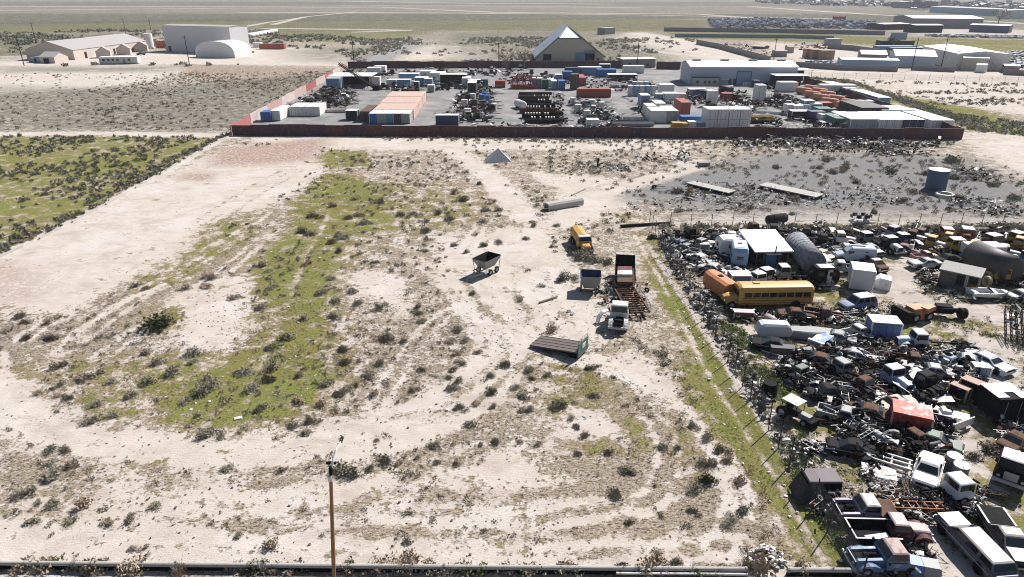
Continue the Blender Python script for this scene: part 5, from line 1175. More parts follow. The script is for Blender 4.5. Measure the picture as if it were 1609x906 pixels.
# yellow tank truck
yt = thing('tank_truck', 'yellow tank truck with a white and yellow cab standing on the bare lot', 'tank truck', g(913, 388), hd((906, 372), (921, 394)))
MB().loft([sec(x, [(-.95, 1.2), (-1.0, 1.7), (-.7, 2.15), (0, 2.3), (.7, 2.15), (1.0, 1.7), (.95, 1.2), (0, .95)]) for x in (-3.2, .9)]).build('tank', YEL, yt)
MB().b2(-3.2, 3.2, -.45, .45, .7, .9).build('chassis', BLACK, yt)
MB().loft([sec(1.1, hull(1.0, .7, 1.6)), sec(2.3, hull(1.0, .7, 1.6))]).build('cab', YEL, yt); glasshouse(yt, 1.1, 2.3, 1.2, 2.0, .98, .88, 1.58, 2.35, YEL, 1, roof=OLDWHITE, name='cab_top')
MB().loft([sec(2.3, hull(.7, .7, 1.5, .6)), sec(3.3, hull(.62, .75, 1.3, .5))]).build('hood', YEL, yt); MB().b2(3.3, 3.45, -1, 1, .5, .75).build('bumper', GREY, yt)
wheels(yt, [(2.6, -.9), (2.6, .9), (-2.2, -.9), (-2.2, .9), (-1.1, -.9), (-1.1, .9)], .5, .32)
def hopper(label, xy, rz, L, W_, H, col, inner, drawbar=True, z0=.9, t=.55):
    r = thing('hopper_trailer', label, 'trailer', xy, rz); m = MB()
    T = [(-L / 2, -W_ / 2), (L / 2, -W_ / 2), (L / 2, W_ / 2), (-L / 2, W_ / 2)]; B_ = [(a * t + 0, b_ * t) for a, b_ in T]
    out = [(a, b_, z0 + H) for a, b_ in T] + [(a, b_, z0) for a, b_ in B_]; inn = [(a * .96, b_ * .95, z0 + H) for a, b_ in T] + [(a * .95, b_ * .95, z0 + .06) for a, b_ in B_]
    m.add(out, [(4, 5, 1, 0), (5, 6, 2, 1), (6, 7, 3, 2), (7, 4, 0, 3), (7, 6, 5, 4)]); m.build('hopper', col, r)
    m = MB(); m.add(inn, [(0, 1, 5, 4), (1, 2, 6, 5), (2, 3, 7, 6), (3, 0, 4, 7), (4, 5, 6, 7)]); m.add(out[:4] + inn[:4], [(0, 1, 5, 4), (1, 2, 6, 5), (2, 3, 7, 6), (3, 0, 4, 7)]); m.build('lining', inner, r, recalc=False)
    m = MB()
    for s_ in (-1, 1):
        m.tube((-L / 2, s_ * W_ * .42, .6), (L / 2, s_ * W_ * .42, .6), .07, 6)
        for k in (-1, 1): m.tube((k * L * .46, s_ * W_ * .46, z0 + H), (k * L * .40, s_ * W_ * .42, .6), .05, 6)
    if drawbar: m.tube((L / 2, -.7, .6), (L / 2 + 1.8, 0, .5), .07, 6).tube((L / 2, .7, .6), (L / 2 + 1.8, 0, .5), .07, 6).tube((L / 2 + .1, 0, .6), (L / 2 + .3, 0, z0 + H), .06, 6)
    m.build('frame', LGREY, r); wheels(r, [(-L * .25, -W_ * .42), (-L * .25, W_ * .42), (L * .15, -W_ * .42), (L * .15, W_ * .42)], .42, .25); return r
hopper('grey hopper trailer with drawbar standing alone in the middle of the bare lot', g(765, 428), hd((782, 418), (746, 436)), 3.4, 2.3, 1.35, GREY, BLACK)
hopper('grey tipped hopper bin right beside the rusty flatbeds', g(927, 455), hd((927, 440), (927, 462)), 2.6, 2.6, 1.7, GREY, NAVY, False, .5, .6)
fb = thing('tilted_flatbed', 'wooden flatbed trailer body tilted to the ground with a green headboard', 'flatbed', g(878, 548), hd((850, 535), (912, 552)))
m = MB(); m.loft([[(x, y, z) for y, z in ((-1.2, zz), (1.2, zz), (1.2, zz + .14), (-1.2, zz + .14))] for x, zz in ((-2.8, .12), (2.6, .75))]); m.build('deck', paint((.13, .10, .09), .9, .4, name='dark_deck_planks', scale=5), fb)
m = MB()
for y in (-1.22, -.6, 0, .6, 1.22): m.tube((-2.8, y, .28), (2.6, y, .91), .03, 5)
m.build('runner', GREY, fb); MB().box(2.7, 0, .25, .1, 2.3, 1.5).build('headboard', CGREEN, fb); MB().box(2.78, .1, .95, .04, .8, .5).build('placard', OLDWHITE, fb)
m = MB()
for y in (-1.1, -.4, .4, 1.1): m.tube((2.7, y, 1.7), (2.7, y, 2.15), .03, 5)
m.tube((2.7, -1.1, 2.15), (2.7, 1.1, 2.15), .03, 5); m.build('rail', GREY, fb); MB().b2(-2.5, 2.4, -.5, -.4, .0, .14).b2(1.6, 2.4, -.9, .9, 0, .62).build('chassis', BLACK, fb)
truck('white stripped truck cab with its hood off and big loose fender on the bare lot', g(972, 508), hd((975, 480), (970, 520)), OLDWHITE, 'conventional', 1.6, hood_on=False, roof=OLDWHITE)
fd = thing('loose_fender', 'white curved fender lying upright beside the stripped white truck', 'fender', g(951, 503), R(-60)); MB().loft([[(x, 1.0 * math.cos(a), .1 + 1.2 * math.sin(a)) for a in [math.pi * i / 8 for i in range(9)]] + [(x, .92 * math.cos(a), .1 + 1.12 * math.sin(a)) for a in [math.pi * i / 8 for i in range(8, -1, -1)]] for x in (-.4, .4)][0:2]).build('panel', WHITE, fd) if False else None
m = MB(); n = 8
for i in range(n):
    a0, a1 = math.pi * i / n, math.pi * (i + 1) / n
    m.loft([[(x, 1.1 * math.cos(a), 1.25 * math.sin(a)), (x, 1.0 * math.cos(a), 1.15 * math.sin(a))] + [(x + .55, 1.0 * math.cos(a), 1.15 * math.sin(a)), (x + .55, 1.1 * math.cos(a), 1.25 * math.sin(a))] for a in (a0, a1) for x in (-.3,)])
m.build('panel', WHITE, fd)
def deck_trailer(label, xy, rz, L, W_, mat, rails=True, z=.8, stakes=True):
    r = thing('flatbed_trailer', label, 'trailer', xy, rz); m = MB(); m.b2(-L / 2, L / 2, -W_ / 2, -W_ / 2 + .15, z - .2, z).b2(-L / 2, L / 2, W_ / 2 - .15, W_ / 2, z - .2, z)
    k = int(L / .55)
    for i in range(k + 1): x = -L / 2 + .06 + (L - .12) * i / k; m.b2(x - .05, x + .05, -W_ / 2 + .15, W_ / 2 - .15, z - .16, z - .04)
    m.b2(-L / 2, L / 2, -.5, -.38, z - .35, z - .17).b2(-L / 2, L / 2, .38, .5, z - .35, z - .17); m.build('deck_frame', mat, r)
    if stakes:
        m = MB()
        for i in range(int(L / .5)):
            x = -L / 2 + .3 + i * .5; m.tube((x, W_ / 2 + .03, z - .1), (x, W_ / 2 + .03, z + .8), .03, 5)
        m.tube((-L / 2, W_ / 2 + .03, z + .8), (L / 2, W_ / 2 + .03, z + .8), .035, 5); m.build('side_rail', GREY, r)
    wheels(r, [(-L * .3, -W_ * .4), (-L * .3, W_ * .4), (-L * .17, -W_ * .4), (-L * .17, W_ * .4)], .42, .3); return r
deck_trailer('long rusty flatbed trailer with a side rail in front of the dark stake truck', g(992, 480), hd((980, 448), (1008, 494)), 6.6, 2.6, RUST)
st = thing('stake_truck', 'dark stake sided truck loaded with pale sheets behind the rusty flatbed', 'truck', g(981, 446), hd((981, 415), (981, 450)))
MB().b2(-3.6, 3.0, -1.2, 1.2, .8, .95).build('bed', RUST, st); MB().b2(-3.65, -3.5, -1.25, 1.25, .95, 2.6).build('headboard', BLACK, st)
m = MB()
for s_ in (-1, 1):
    for i in range(10): m.b2(-3.3 + i * .6, -3.2 + i * .6, s_ * 1.22 - .03, s_ * 1.22 + .03, .9, 1.9)
    m.b2(-3.5, 3, s_ * 1.25 - .02, s_ * 1.25 + .02, 1.4, 1.5).b2(-3.5, 3, s_ * 1.25 - .02, s_ * 1.25 + .02, 1.8, 1.9)
m.build('stake_side', DARK, st); wheels(st, [(-2.4, -1), (-2.4, 1), (1.8, -1), (1.8, 1)], .5, .3)
for i, (x_, z_, mt) in enumerate(((-1.6, 1.15, MAROON), (.2, 1.35, OLDWHITE), (1.9, 1.05, RUST))): MB().box(x_, 0, .95, 1.5, 1.9, z_ - .6, 0, .95, .05).build('load', mt, st)
heap('truck_debris', 'scrap iron lying around the stake truck and hopper bin', [(945, 440), (1018, 440), (1022, 505), (948, 500)], 130, .5, .8)
heap('white_debris', 'white bent scrap panels lying alone on the bare lot', [(862, 494), (905, 488), (905, 502), (868, 503)], 9, .25, .8, [.2, 0, 0, .1, .7, 0, 0])
lg = thing('log', 'dark log lying beside dry brush on the bare lot', 'log', g(862, 472), hd((846, 476), (880, 466))); MB().tube((-1.4, 0, .12), (1.4, .1, .15), .13, 8, .09).build('wood', WOOD, lg)
cu = thing('concrete_channel', 'grey concrete channel section lying in dry brush beyond the yellow tank truck', 'channel section', g(886, 325), hd((860, 327), (914, 318)))
Lc = dist((860, 327), (914, 318)); MB().prismx([(-.8, .1), (-.8, .9), (-.5, 1.2), (.5, 1.2), (.8, .9), (.8, .1), (.6, .1), (.6, .8), (.4, 1.0), (-.4, 1.0), (-.6, .8), (-.6, .1)], -Lc / 2, Lc / 2).build('shell', CONC, cu)
pl = thing('timber_beam', 'pale timber beam on the ground behind the concrete channel', 'beam', g(909, 302), hd((896, 308), (923, 295))); MB().b2(-2.6, 2.6, -.14, .14, 0, .22).build('wood', PLY, pl)
py_ = thing('tarp_pyramid', 'pale grey pyramid shaped sheet tent on the sand before the maroon fence', 'tent', g(783, 252), R(8))
m = MB(); m.add([(-2.7, -1.8, 0), (2.7, -1.8, 0), (2.7, 2.2, 0), (-2.7, 2.2, 0), (0, .2, 2.7)], [(0, 1, 4), (1, 2, 4), (2, 3, 4), (3, 0, 4), (3, 2, 1, 0)]); m.build('sheet', paint((.42, .45, .48), .6, .2, name='pale_tarp'), py_)
for t_ in (-.35, -.1, .15, .4): MB().box(0 + t_ * 3, -1.75 + abs(t_), .02, .05, .05, 2.2 - abs(t_) * 3).build('seam', GREY, py_)
# blue water tank and slabs on the gravel
wt = vtank('water_tank', 'blue and rust streaked water tank standing on the grey gravel', 'water tank', g(1469, 297), 1.75, 3.7, paint((.05, .10, .20), .6, .5, (.10, .07, .065), name='blue_rusty_tank'), ROOFW, ribs=3, n=28)
MB().b2(1.7, 1.95, -.06, .06, 0, 3.6).build('standpipe', GREY, wt)
x, y = g(1484, 308); t_ = thing('large_tyre_ring', 'large whitish ring lying in front of the blue water tank', 'ring', (x, y)); MB().ring((0, 0, .3), (0, 0, 1), 1.6, 1.15, .5, 18).build('ring', OLDWHITE, t_)
for l, p0, p1, wd, mt in (('long pale wooden panel lying raised on the gravel', (1198, 293), (1288, 312), 3.0, CONC), ('bleached boards lying behind and left of the long pale panel', (1084, 290), (1150, 306), 2.4, CONC)):
    sl_ = thing('wooden_platform', l, 'platform', ((g(*p0)[0] + g(*p1)[0]) / 2, (g(*p0)[1] + g(*p1)[1]) / 2), hd(p0, p1)); L = dist(p0, p1); MB().b2(-L / 2, L / 2, -wd / 2, wd / 2, .45, .6).build('sheet', mt, sl_); MB().b2(-L / 2 + .2, L / 2 - .2, -wd / 2 + .1, wd / 2 - .1, 0, .45).build('bearers', BLACK, sl_)
TW = [.42, .12, .04, .14, .18, 0, .10]
for l, pts, n, hm, s, w_ in [
 ('long dark windrow of broken boards and roots before the maroon fence', [(1138, 222), (1240, 219), (1480, 226), (1462, 236), (1240, 233), (1150, 229)], 1500, 1.1, 1.1, [.55, .12, .02, .10, .15, 0, .06]),
 ('second shorter windrow of dark boards nearer the gravel', [(1240, 234), (1470, 240), (1480, 246), (1330, 242), (1230, 238)], 380, .6, .9, [.55, .12, .02, .10, .15, 0, .06]),
 ('heap of dark boards behind the blue water tank', [(1505, 268), (1550, 270), (1560, 286), (1520, 284)], 90, .9, 1.1, TW),
 ('grey debris around a stump on the sand', [(912, 264), (980, 256), (992, 270), (920, 274)], 110, .35, .8, [.12, .1, .02, .40, .25, 0, .1]),
 ('white and grey board heap behind the debris around the stump', [(995, 244), (1085, 242), (1085, 256), (1000, 252)], 130, .7, .95, [.25, .1, .02, .25, .3, 0, .1]),
 ('boards and pale rubbish scattered around the wooden panels', [(1060, 286), (1180, 290), (1300, 318), (1190, 330), (1060, 312)], 420, .3, .8, TW),
 ('pale rubbish scattered low on the gravel left of the water tank', [(1290, 295), (1400, 290), (1420, 320), (1290, 330)], 300, .25, .6, [.2, .15, .02, .25, .25, 0, .15]),
 ('broken pale boards in the right part of the gravel', [(1500, 310), (1609, 322), (1660, 340), (1540, 340), (1480, 330)], 420, .45, .8, [.3, .12, .02, .22, .22, 0, .12]),
 ('broken dark fence frame lying on the sand', [(1004, 292), (1034, 288), (1036, 300), (1006, 302)], 26, .7, 1.1, [.8, .1, .1, 0, 0, 0, 0]),
 ('twigs and pale litter in front of the dark frame', [(1000, 312), (1160, 306), (1180, 334), (990, 332)], 260, .15, .55, [.2, .1, .05, .15, .3, 0, .2]),
 ('heap of white broken rubble by the bottom edge', [(1165, 868), (1205, 856), (1240, 882), (1228, 896), (1180, 888)], 160, .4, .55, [.02, .03, 0, .12, .73, 0, .1]),
 ('small dark heap on the sand behind the debris', [(1140, 239), (1160, 239), (1160, 243), (1140, 243)], 14, .5, .7, TW)]:
    heap('debris_heap', l, pts, n, hm, s, w_, cat='debris heap', rubble='rubble' in l and 'white' in l)
x, y = g(939, 262); t_ = thing('stump_post', 'dark upright stump standing in the grey debris', 'stump', (x, y)); MB().tube((0, 0, 0), (.05, 0, 1.9), .22, 8, .16).build('wood', BLACK, t_)
c_ = thing('fallen_trough', 'grey trough lying on the gravel edge', 'trough', g(1105, 260), R(5)); MB().prismx([(-.6, .1), (-.7, .8), (.7, .8), (.6, .1)], -1.2, 1.2).build('shell', GREY, c_)

# ------------------------------------------------------------------ junkyard fences
x_f = 21.6
def fence(name, label, P0, P1, gap, h, skip=()):
    L = math.hypot(P1[0] - P0[0], P1[1] - P0[1]); rz = math.atan2(P1[1] - P0[1], P1[0] - P0[0]); r = thing(name, label, 'fence', P0, rz); n = int(L / gap)
    for i in range(n + 1):
        x = i * L / n; lean = rnd.uniform(-.09, .09); MB().tube((x, 0, -.1), (x + lean, lean * .5, h + rnd.uniform(0, .25)), .045, 6).build('post', DARK, r)
    m = MB()
    for z in (.12, h * .5, h - .06): m.tube((0, 0, z), (L, 0, z), .008, 4)
    m.build('wire', DARK, r); m = MB(); m.quad((0, .03, .05), (L, .03, .05), (L, .03, h - .1), (0, .03, h - .1)); m.build('mesh', MESHM, r, recalc=False)
    return r
def mesh_mat():
    m, t, b = new_mat('chain_link'); L = t.links.new; N = t.nodes.new; tc = N('ShaderNodeTexCoord'); out = t.nodes['Material Output']
    mp = N('ShaderNodeMapping'); mp.inputs['Rotation'].default_value = (0, R(45), 0); mp.inputs['Scale'].default_value = (16, 16, 16); L(tc.outputs['Object'], mp.inputs[0])
    sx = N('ShaderNodeSeparateXYZ'); L(mp.outputs[0], sx.inputs[0]); f = []
    for k in (0, 2):
        a = N('ShaderNodeMath'); a.operation = 'FRACT'; L(sx.outputs[k], a.inputs[0]); c = N('ShaderNodeMath'); c.operation = 'LESS_THAN'; c.inputs[1].default_value = .07; L(a.outputs[0], c.inputs[0]); f.append(c)
    mx = N('ShaderNodeMath'); mx.operation = 'MAXIMUM'; L(f[0].outputs[0], mx.inputs[0]); L(f[1].outputs[0], mx.inputs[1]); L(mx.outputs[0], b.inputs['Alpha'])
    b.inputs['Base Color'].default_value = (.25, .27, .27, 1); b.inputs['Roughness'].default_value = .6; return m
MESHM = mesh_mat()
fence('chain_link_fence', 'chain link fence running away along the left side of the junkyard', (x_f, 31.5), (x_f - .2, 101.6), 2.33, 2.6)
fence('chain_link_fence', 'chain link fence with thin posts across the far side of the junkyard', (x_f - .1, 102), (96, 101.6), 3.15, 2.1)
fence('plot_fence', 'thin post fence along the sandy plot behind the container yard', g(1252, 121), g(1640, 130), 4.6, 2.2)

# ------------------------------------------------------------------ junkyard vehicles
def mid(p, q): a, b_ = g(*p), g(*q); return ((a[0] + b_[0]) / 2, (a[1] + b_[1]) / 2)
bus('yellow school bus with a row of dark windows, its hood pointing left', mid((1136, 480), (1266, 478)), R(180) + .03, YEL, 10.2)
ob = thing('bus_shell', 'rusty orange bus body with rounded roof standing behind the hood of the school bus', 'bus body', g(1131, 462), hd((1144, 468), (1118, 450)))
P_ = lambda x, k: sec(x, [(-1.1 * k, .5), (-1.12 * k, 1.7), (-.95 * k, 2.1), (-.5 * k, 2.3), (.5 * k, 2.3), (.95 * k, 2.1), (1.12 * k, 1.7), (1.1 * k, .5)])
MB().loft([P_(-2.3, 1), P_(1.6, 1), P_(2.5, .82)]).build('body', ORG, ob); MB().box(.3, 0, 2.28, .6, .5, .1).build('roof_hatch', BLACK, ob); MB().b2(-2.33, -2.28, -.8, .8, .7, 1.3).build('rear_panel', ORG, ob); wheels(ob, [(-1.4, -.95), (-1.4, .95), (1.4, -.95), (1.4, .95)], .45)
camper('white travel trailer lying longways behind the shed', mid((1137, 402), (1176, 398)), R(2), 5.6, 2.4, 2.2)
camper('white flat trailer roof just behind the shed roof', g(1195, 391), 0, 5.0, 2.4, 1.9, WHITE, OLDWHITE)
camper('white travel trailer end-on with one small rear window, left of the shed', mid((1161, 425), (1156, 405)), hd((1161, 425), (1157, 405)), 4.4, 2.0, 2.5, WHITE, LBLUE)
sh = thing('tin_shed', 'dark shed with a broad white sloping roof and blue door', 'shed', g(1185, 420), R(2))
MB().prism([(0, 0), (0, 2.3), (4.4, 2.3), (4.4, 0)], 0, 5.6).build('wall', DARK, sh)
MB().loft([[(x, -.5, 2.3), (x, 6.2, 3.1), (x, 6.2, 3.25), (x, -.5, 2.45)] for x in (-.4, 4.8)]).build('roof', ROOFW, sh)
MB().b2(1.4, 2.8, -.08, -.01, .05, 2.0).build('door', BLUE, sh); MB().b2(1.2, 3.2, -.6, -.05, 2.02, 2.1).build('awning', ROOFW, sh); MB().tube((2.3, -.6, 2.3), (2.3, -.6, 3.2), .09, 8).build('flue', DARK, sh); MB().b2(.3, .9, -.06, -.01, .9, 1.7).build('window', GLASS, sh)
for x in (.1, 1.1, 3.2, 4.3): MB().b2(x - .05, x + .05, -.12, -.005, 0, 2.28).build('stud', WOOD, sh)
tank('stave_tank', 'long weathered timber banded tank lying on its side', 'tank', g(1248, 398), g(1275, 432), 1.55, paint((.26, .27, .30), .85, .55, (.07, .07, .08), name='silvered_timber', scale=2.2), bands=9, ends=.1)
truck('grey old truck with a long flat hood facing left behind the school bus', mid((1212, 440), (1262, 440)), R(180), GREY, 'conventional', 3.4, s=.85, roof=ROOFW, hood_mat=OLDWHITE)
camper('dark sided trailer with rounded silver roof lying beside the timber tank', mid((1275, 446), (1308, 446)), 0, 3.2, 1.7, 2.0, OLDWHITE, BLACK, False)
car('scrap_car', 'white car body with raised hood at the foot of the end-on travel trailer', 'car', g(1157, 437), R(200), OLDWHITE, 3.6, wheels_on=False)
truck('small white roofed truck cab facing the camera above the school bus', g(1185, 446), R(-70), WHITE, 'cabover', 1.6, s=.75); truck('pale truck roof just right of the small white cab above the school bus', g(1198, 440), R(-70), DARK, 'cabover', 1.4, s=.75, roof=ROOFW)
boxbody('van_box', 'small white and blue box body directly above the front of the school bus roof', 'box body', g(1160, 448), 0, 2.4, 1.8, 1.5, BLUE, ROOFW, group=None)
van('white and blue panel van with a roof rack, largest van in the junkyard', mid((1318, 412), (1362, 408)), R(172), paint((.48, .52, .60), .45, .15, name='pale_blue_white_van'), 5.0)
pickup('grey blue old pickup with rounded fenders in front of the panel van', mid((1300, 424), (1342, 432)), R(165), paint((.13, .15, .20), .5, .4, name='grey_blue_paint'), old=True, roof=LGREY, s=.92)
boxbody('van_box', 'tall white van box standing alone with its plain end to the camera', 'box body', mid((1352, 458), (1348, 442)), hd((1353, 458), (1349, 442)) - R(90), 2.55, 2.9, 2.55, paint((.62, .64, .68), .5, .08, name='clean_white_box'), ROOFW, doors=False)
b_ = thing('fibreglass_shell', 'white tapered fibreglass shell with an open end right of the tall white box', 'shell', g(1385, 451), R(-25)); MB().loft([sec(x, [(-k, 0), (-k * .9, z), (k * .9, z), (k, 0)]) for x, k, z in ((-1.1, .5, .9), (-.4, .95, 1.5), (.9, .9, 1.3))]).build('shell', WHITE, b_); MB().b2(.9, .93, -.6, .6, .15, 1.0).build('opening', BLACK, b_)
car('scrap_suv', 'blue and white four wheel drive wagon facing left with its hood missing', 'suv', mid((1322, 488), (1368, 482)), hd((1366, 484), (1322, 490)), paint((.12, .16, .27), .45, .25, name='faded_blue'), 4.4, 1.8, 1.35, .3, 1.02, 1.75, kind='wagon', roof=WHITE)
truck('black truck with a white roof facing the camera at the top of the dirt lane', mid((1388, 384), (1396, 402)), R(-78), BLACK, 'conventional', 2.6, s=.9, roof=ROOFW, hood_mat=OLDWHITE)
car('scrap_car', 'rust brown open jeep like wreck between the panel van and the dirt lane', 'car', g(1374, 422), R(-80), RUST, 3.6, 1.7, 1.0, .9, roof=OLDWHITE)
# far rows near the back fence: colour, position, heading
rowv = [
 (1315, 384, -15, OLDWHITE, 'conventional', 'white old truck just left above the panel van', .8), (1352, 380, -80, GREY, 'cabover', 'grey cab facing the camera left of the black truck', .75), (1398, 375, -60, PURP, 'conventional', 'mauve grey truck cab near the back fence above the black truck', .85),
 (1409, 382, -80, NAVY, 'cabover', 'dark cab with a pale roof right of the mauve grey truck', .75), (1428, 380, -40, RUST, 'conventional', 'rusty truck with long pale hood in the back row', .75), (1441, 377, -45, BROWN, 'conventional', 'brown truck with pale hood in the back row', .75),
 (1458, 390, -45, YELD, 'conventional', 'yellow truck with a pale hood behind the dark bush in the junkyard', .8), (1473, 378, -15, ORG, 'cabover', 'orange yellow truck with a flat white roof, leftmost of the orange cabs', .85), (1484, 384, -40, YELD, 'conventional', 'yellow hooded truck between the orange cabs', .75),
 (1502, 380, -20, RED, 'cabover', 'dark red truck with a white roof behind the yellow numbered cab', .95), (1512, 384, -30, ORG, 'conventional', 'orange hooded truck just right of the dark red one', .7), (1545, 388, -75, MAROON, 'cabover', 'maroon truck with a white roof in front of the back bushes', .95),
 (1583, 382, -70, YELD, 'cabover', 'yellow brown cab with a white roof at the far right back', .85), (1594, 392, -40, YELD, 'conventional', 'yellow truck with a cream hood at the far right back', .8), (1612, 384, -60, DARK, 'cabover', 'dark cab at the right edge of the back row', .8),
 (1294, 386, 160, DARK, 'conventional', 'dark truck at the foot of the timber tank far end', .7), (1120, 385, -30, DARK, 'conventional', 'dark old truck in the back left of the junkyard', .75), (1085, 376, 200, BLACK, 'conventional', 'black truck hulk by the back fence at the left corner', .75), (1210, 372, -10, DARK, 'conventional', 'dark truck hulk by the back fence behind the shed', .8), (1180, 368, 10, RUST, 'conventional', 'rusty truck hulk by the back fence behind the travel trailers', .75),
 (1262, 376, -20, DARK, 'conventional', 'dark truck hulk behind the timber tank', .75), (1570, 405, -30, GREY, 'conventional', 'grey truck right of the big cylinder', .8), (1600, 412, -60, BLUE, 'cabover', 'blue cab at the right edge behind the big cylinder', .8), (1098, 392, -50, GREY, 'conventional', 'grey truck hulk left of the travel trailers', .7)]
for px, py, a, c, k, l, s in rowv: truck(l, g(px, py), R(a), c, k, 2.4, s=s, roof=ROOFW if k == 'cabover' else None, hood_mat=OLDWHITE if k == 'conventional' and c not in (BLACK, DARK) else None)
truck('yellow cab seen from behind with the number 21 on it', g(1500, 400), R(85), YELD, 'cabover', .8, s=.95, roof=ROOFW, number='21', rear_wheels=1)
truck('small yellow cab seen from behind with the number 18 on it', g(1571, 446), R(80), YEL, 'cabover', 1.2, s=.85, roof=OLDWHITE, number='18', rear_wheels=1)
tank('big_cylinder', 'huge dark cylinder lying diagonally with a sunlit pale upper edge', 'cylinder', g(1524, 418), g(1584, 447), 1.75, paint((.055, .05, .053), .6, .15, name='dark_cylinder_steel'), bands=0, ends=.02)
boxbody('camper_box', 'white camper box behind the huge dark cylinder', 'box body', g(1540, 408), 0, 4.6, 2.2, 2.1, WHITE, WHITE, doors=False)
ws = thing('wooden_shack', 'weathered plank shack with open bays and a silvery board roof', 'shack', g(1472, 447), hd((1472, 447), (1533, 461)))
Ls = dist((1472, 447), (1533, 461)); MB().b2(0, Ls, 1.9, 2.0, 0, 2.1).b2(0, .1, 0, 1.9, 0, 2.1).b2(Ls - .1, Ls, 0, 1.9, 0, 2.1).b2(.1, Ls * .44, 0, .08, 0, 2.1).b2(Ls * .44, Ls - .1, 0, .08, 0, .45).b2(.1, Ls - .1, .08, 1.9, 0, .1).build('wall', WOOD, ws)
MB().loft([[(x, -.3, 2.1), (x, 2.4, 2.5), (x, 2.4, 2.62), (x, -.3, 2.22)] for x in (-.15, Ls + .15)]).build('roof', paint((.36, .35, .33), .85, .4, (.16, .15, .14), name='silver_boards', scale=4), ws)
for u in (.66, .70): MB().b2(Ls * u, Ls * u + .12, -.03, .1, .45, 2.08).build('post', OLDWHITE, ws)
MB().box(Ls * .83, .6, .1, 1.2, .7, .7).build('counter', YELD, ws)
for i in range(12): MB().b2(.15 + i * Ls * .036, .19 + i * Ls * .036, -.03, -.005, 0, 2.08).build('batten', paint((.10, .09, .085), .9, name='dark_batten'), ws)
bt = thing('motor_boat', 'white open motor boat hull lying beside the plank shack', 'boat', g(1551, 468), hd((1522, 466), (1582, 468)))
n = 9; Lb = dist((1522, 466), (1582, 468)); S = []
for i in range(n + 1):
    u = i / n; w_ = .95 * (1 - max(0, (u - .45) / .56) ** 2.2) + .03; S.append([(-Lb / 2 + Lb * u, y, z) for y, z in ((-w_, .95), (-w_ * .85, .45), (0, .18 + .4 * max(0, u - .75)), (w_ * .85, .45), (w_, .95), (w_ * .86, .95), (w_ * .7, .5), (0, .35 + .45 * max(0, u - .7)), (-w_ * .7, .5), (-w_ * .86, .95))])
MB().loft(S).build('hull', WHITE, bt); MB().loft([[(x, y, z) for y, z in ((-w_, .96), (w_, .96), (w_ * .8, 1.06), (-w_ * .8, 1.06))] for x, w_ in ((Lb * .05, .88), (Lb * .14, .85))]).build('foredeck', WHITE, bt)
MB().loft([[(x, y, z) for y, z in ((-w_, .96), (w_, .96), (w_ * .9, 1.02), (-w_ * .9, 1.02))] for x, w_ in ((Lb * .36, .62), (Lb * .47, .2))]).build('bow_deck', WHITE, bt)
MB().b2(-Lb * .46, -Lb * .36, -.8, .8, .6, .98).build('stern_bench', WHITE, bt); m = MB(); m.add([(Lb * .02, -.7, 1.0), (Lb * .02, .7, 1.0), (-Lb * .02, .6, 1.35), (-Lb * .02, -.6, 1.35)], [(0, 1, 2, 3)]); m.build('windshield', GLASS, bt)
for i in range(2): t_ = thing('tractor_tyre', f'yellowish large tyre standing beside the number 18 cab, {["nearer","farther"][i]} of two', 'tyre', g(1549 + i, 450 - i * 8), R(90)); MB().ring((0, 0, .7), (0, 1, 0), .7, .42, .4, 18).build('tyre', paint((.35, .30, .20), .8, .3, name='dusty_tyre'), t_, recalc=False)
car('scrap_car', 'silver car hull without glass left of the plank shack', 'car', mid((1436, 422), (1468, 418)), R(185), LGREY, 4.2, 1.8, 1.5, 1.0, .95, 1.3)
pickup('small pale red pickup above the silver car hull', g(1452, 408), R(5), paint((.42, .25, .23), .6, .4, name='faded_red'), s=.7, wheels_on=False)
# orange loader and engine
ld = thing('orange_loader', 'rusty orange loader bucket and body at the end of the dirt lane', 'loader', g(1437, 500), R(15)); MB().box(0, 0, .2, 2.4, 1.6, 1.3, 0, .8).build('body', ORG, ld); MB().box(1.0, -.5, 1.1, 1.8, .9, .5, .3, .9).build('cowl', ORG, ld); MB().prism([(-2.2, .1), (-2.6, 1.2), (-2.3, 1.5), (-1.4, 1.3), (-1.2, .3)], -1.1, 1.1).build('bucket', BLACK, ld); wheels(ld, [(-.8, -.9), (1.0, -.9)], .55)
ax = thing('axle_assembly', 'big black axle and gearbox assembly with dual wheels right of the orange loader', 'axle', g(1480, 496), R(-12)); MB().tube((-2.0, 0, .8), (2.0, 0, .8), .28, 10).tube((-1.4, -.2, .7), (.8, -.5, .9), .36, 10).box(0, .2, .5, 1.6, 1.0, .8).build('housing', BLACK, ax)
for x in (1.7, 2.1): MB().ring((x, -.2, .62), (1, .1, 0), .62, .3, .32, 16).build('tyre', TYRE, ax, recalc=False)
cg = thing('lattice_stack', 'dark stack of steel lattice frames covered in weeds at the right edge', 'lattice frames', g(1600, 530), R(62)); m = MB()
for k in range(7):
    y_ = -1.5 + k * .5
    m.tube((-2.6, y_, .3), (2.4, y_, 1.9), .05, 5).tube((-2.6, y_, .9), (2.4, y_, 2.5), .05, 5)
    for i in range(9): m.tube((-2.6 + i * .6, y_, .3 + i * .19), (-2.3 + i * .6, y_, 1.0 + i * .19), .035, 4)
m.build('frames', BLACK, cg)
camper('white rounded capsule camper shell lying on the sand by the fence', mid((1190, 527), (1236, 530)), R(-4), 3.6, 1.5, 1.35, WHITE, paint((.55, .55, .57), .5, .15, name='off_white_shell'), False, rnd_=.3, z0=.35, win=False)
gb = thing('grey_boat', 'grey upturned boat hull right of the white capsule shell', 'boat', g(1272, 530), R(-6)); n = 8
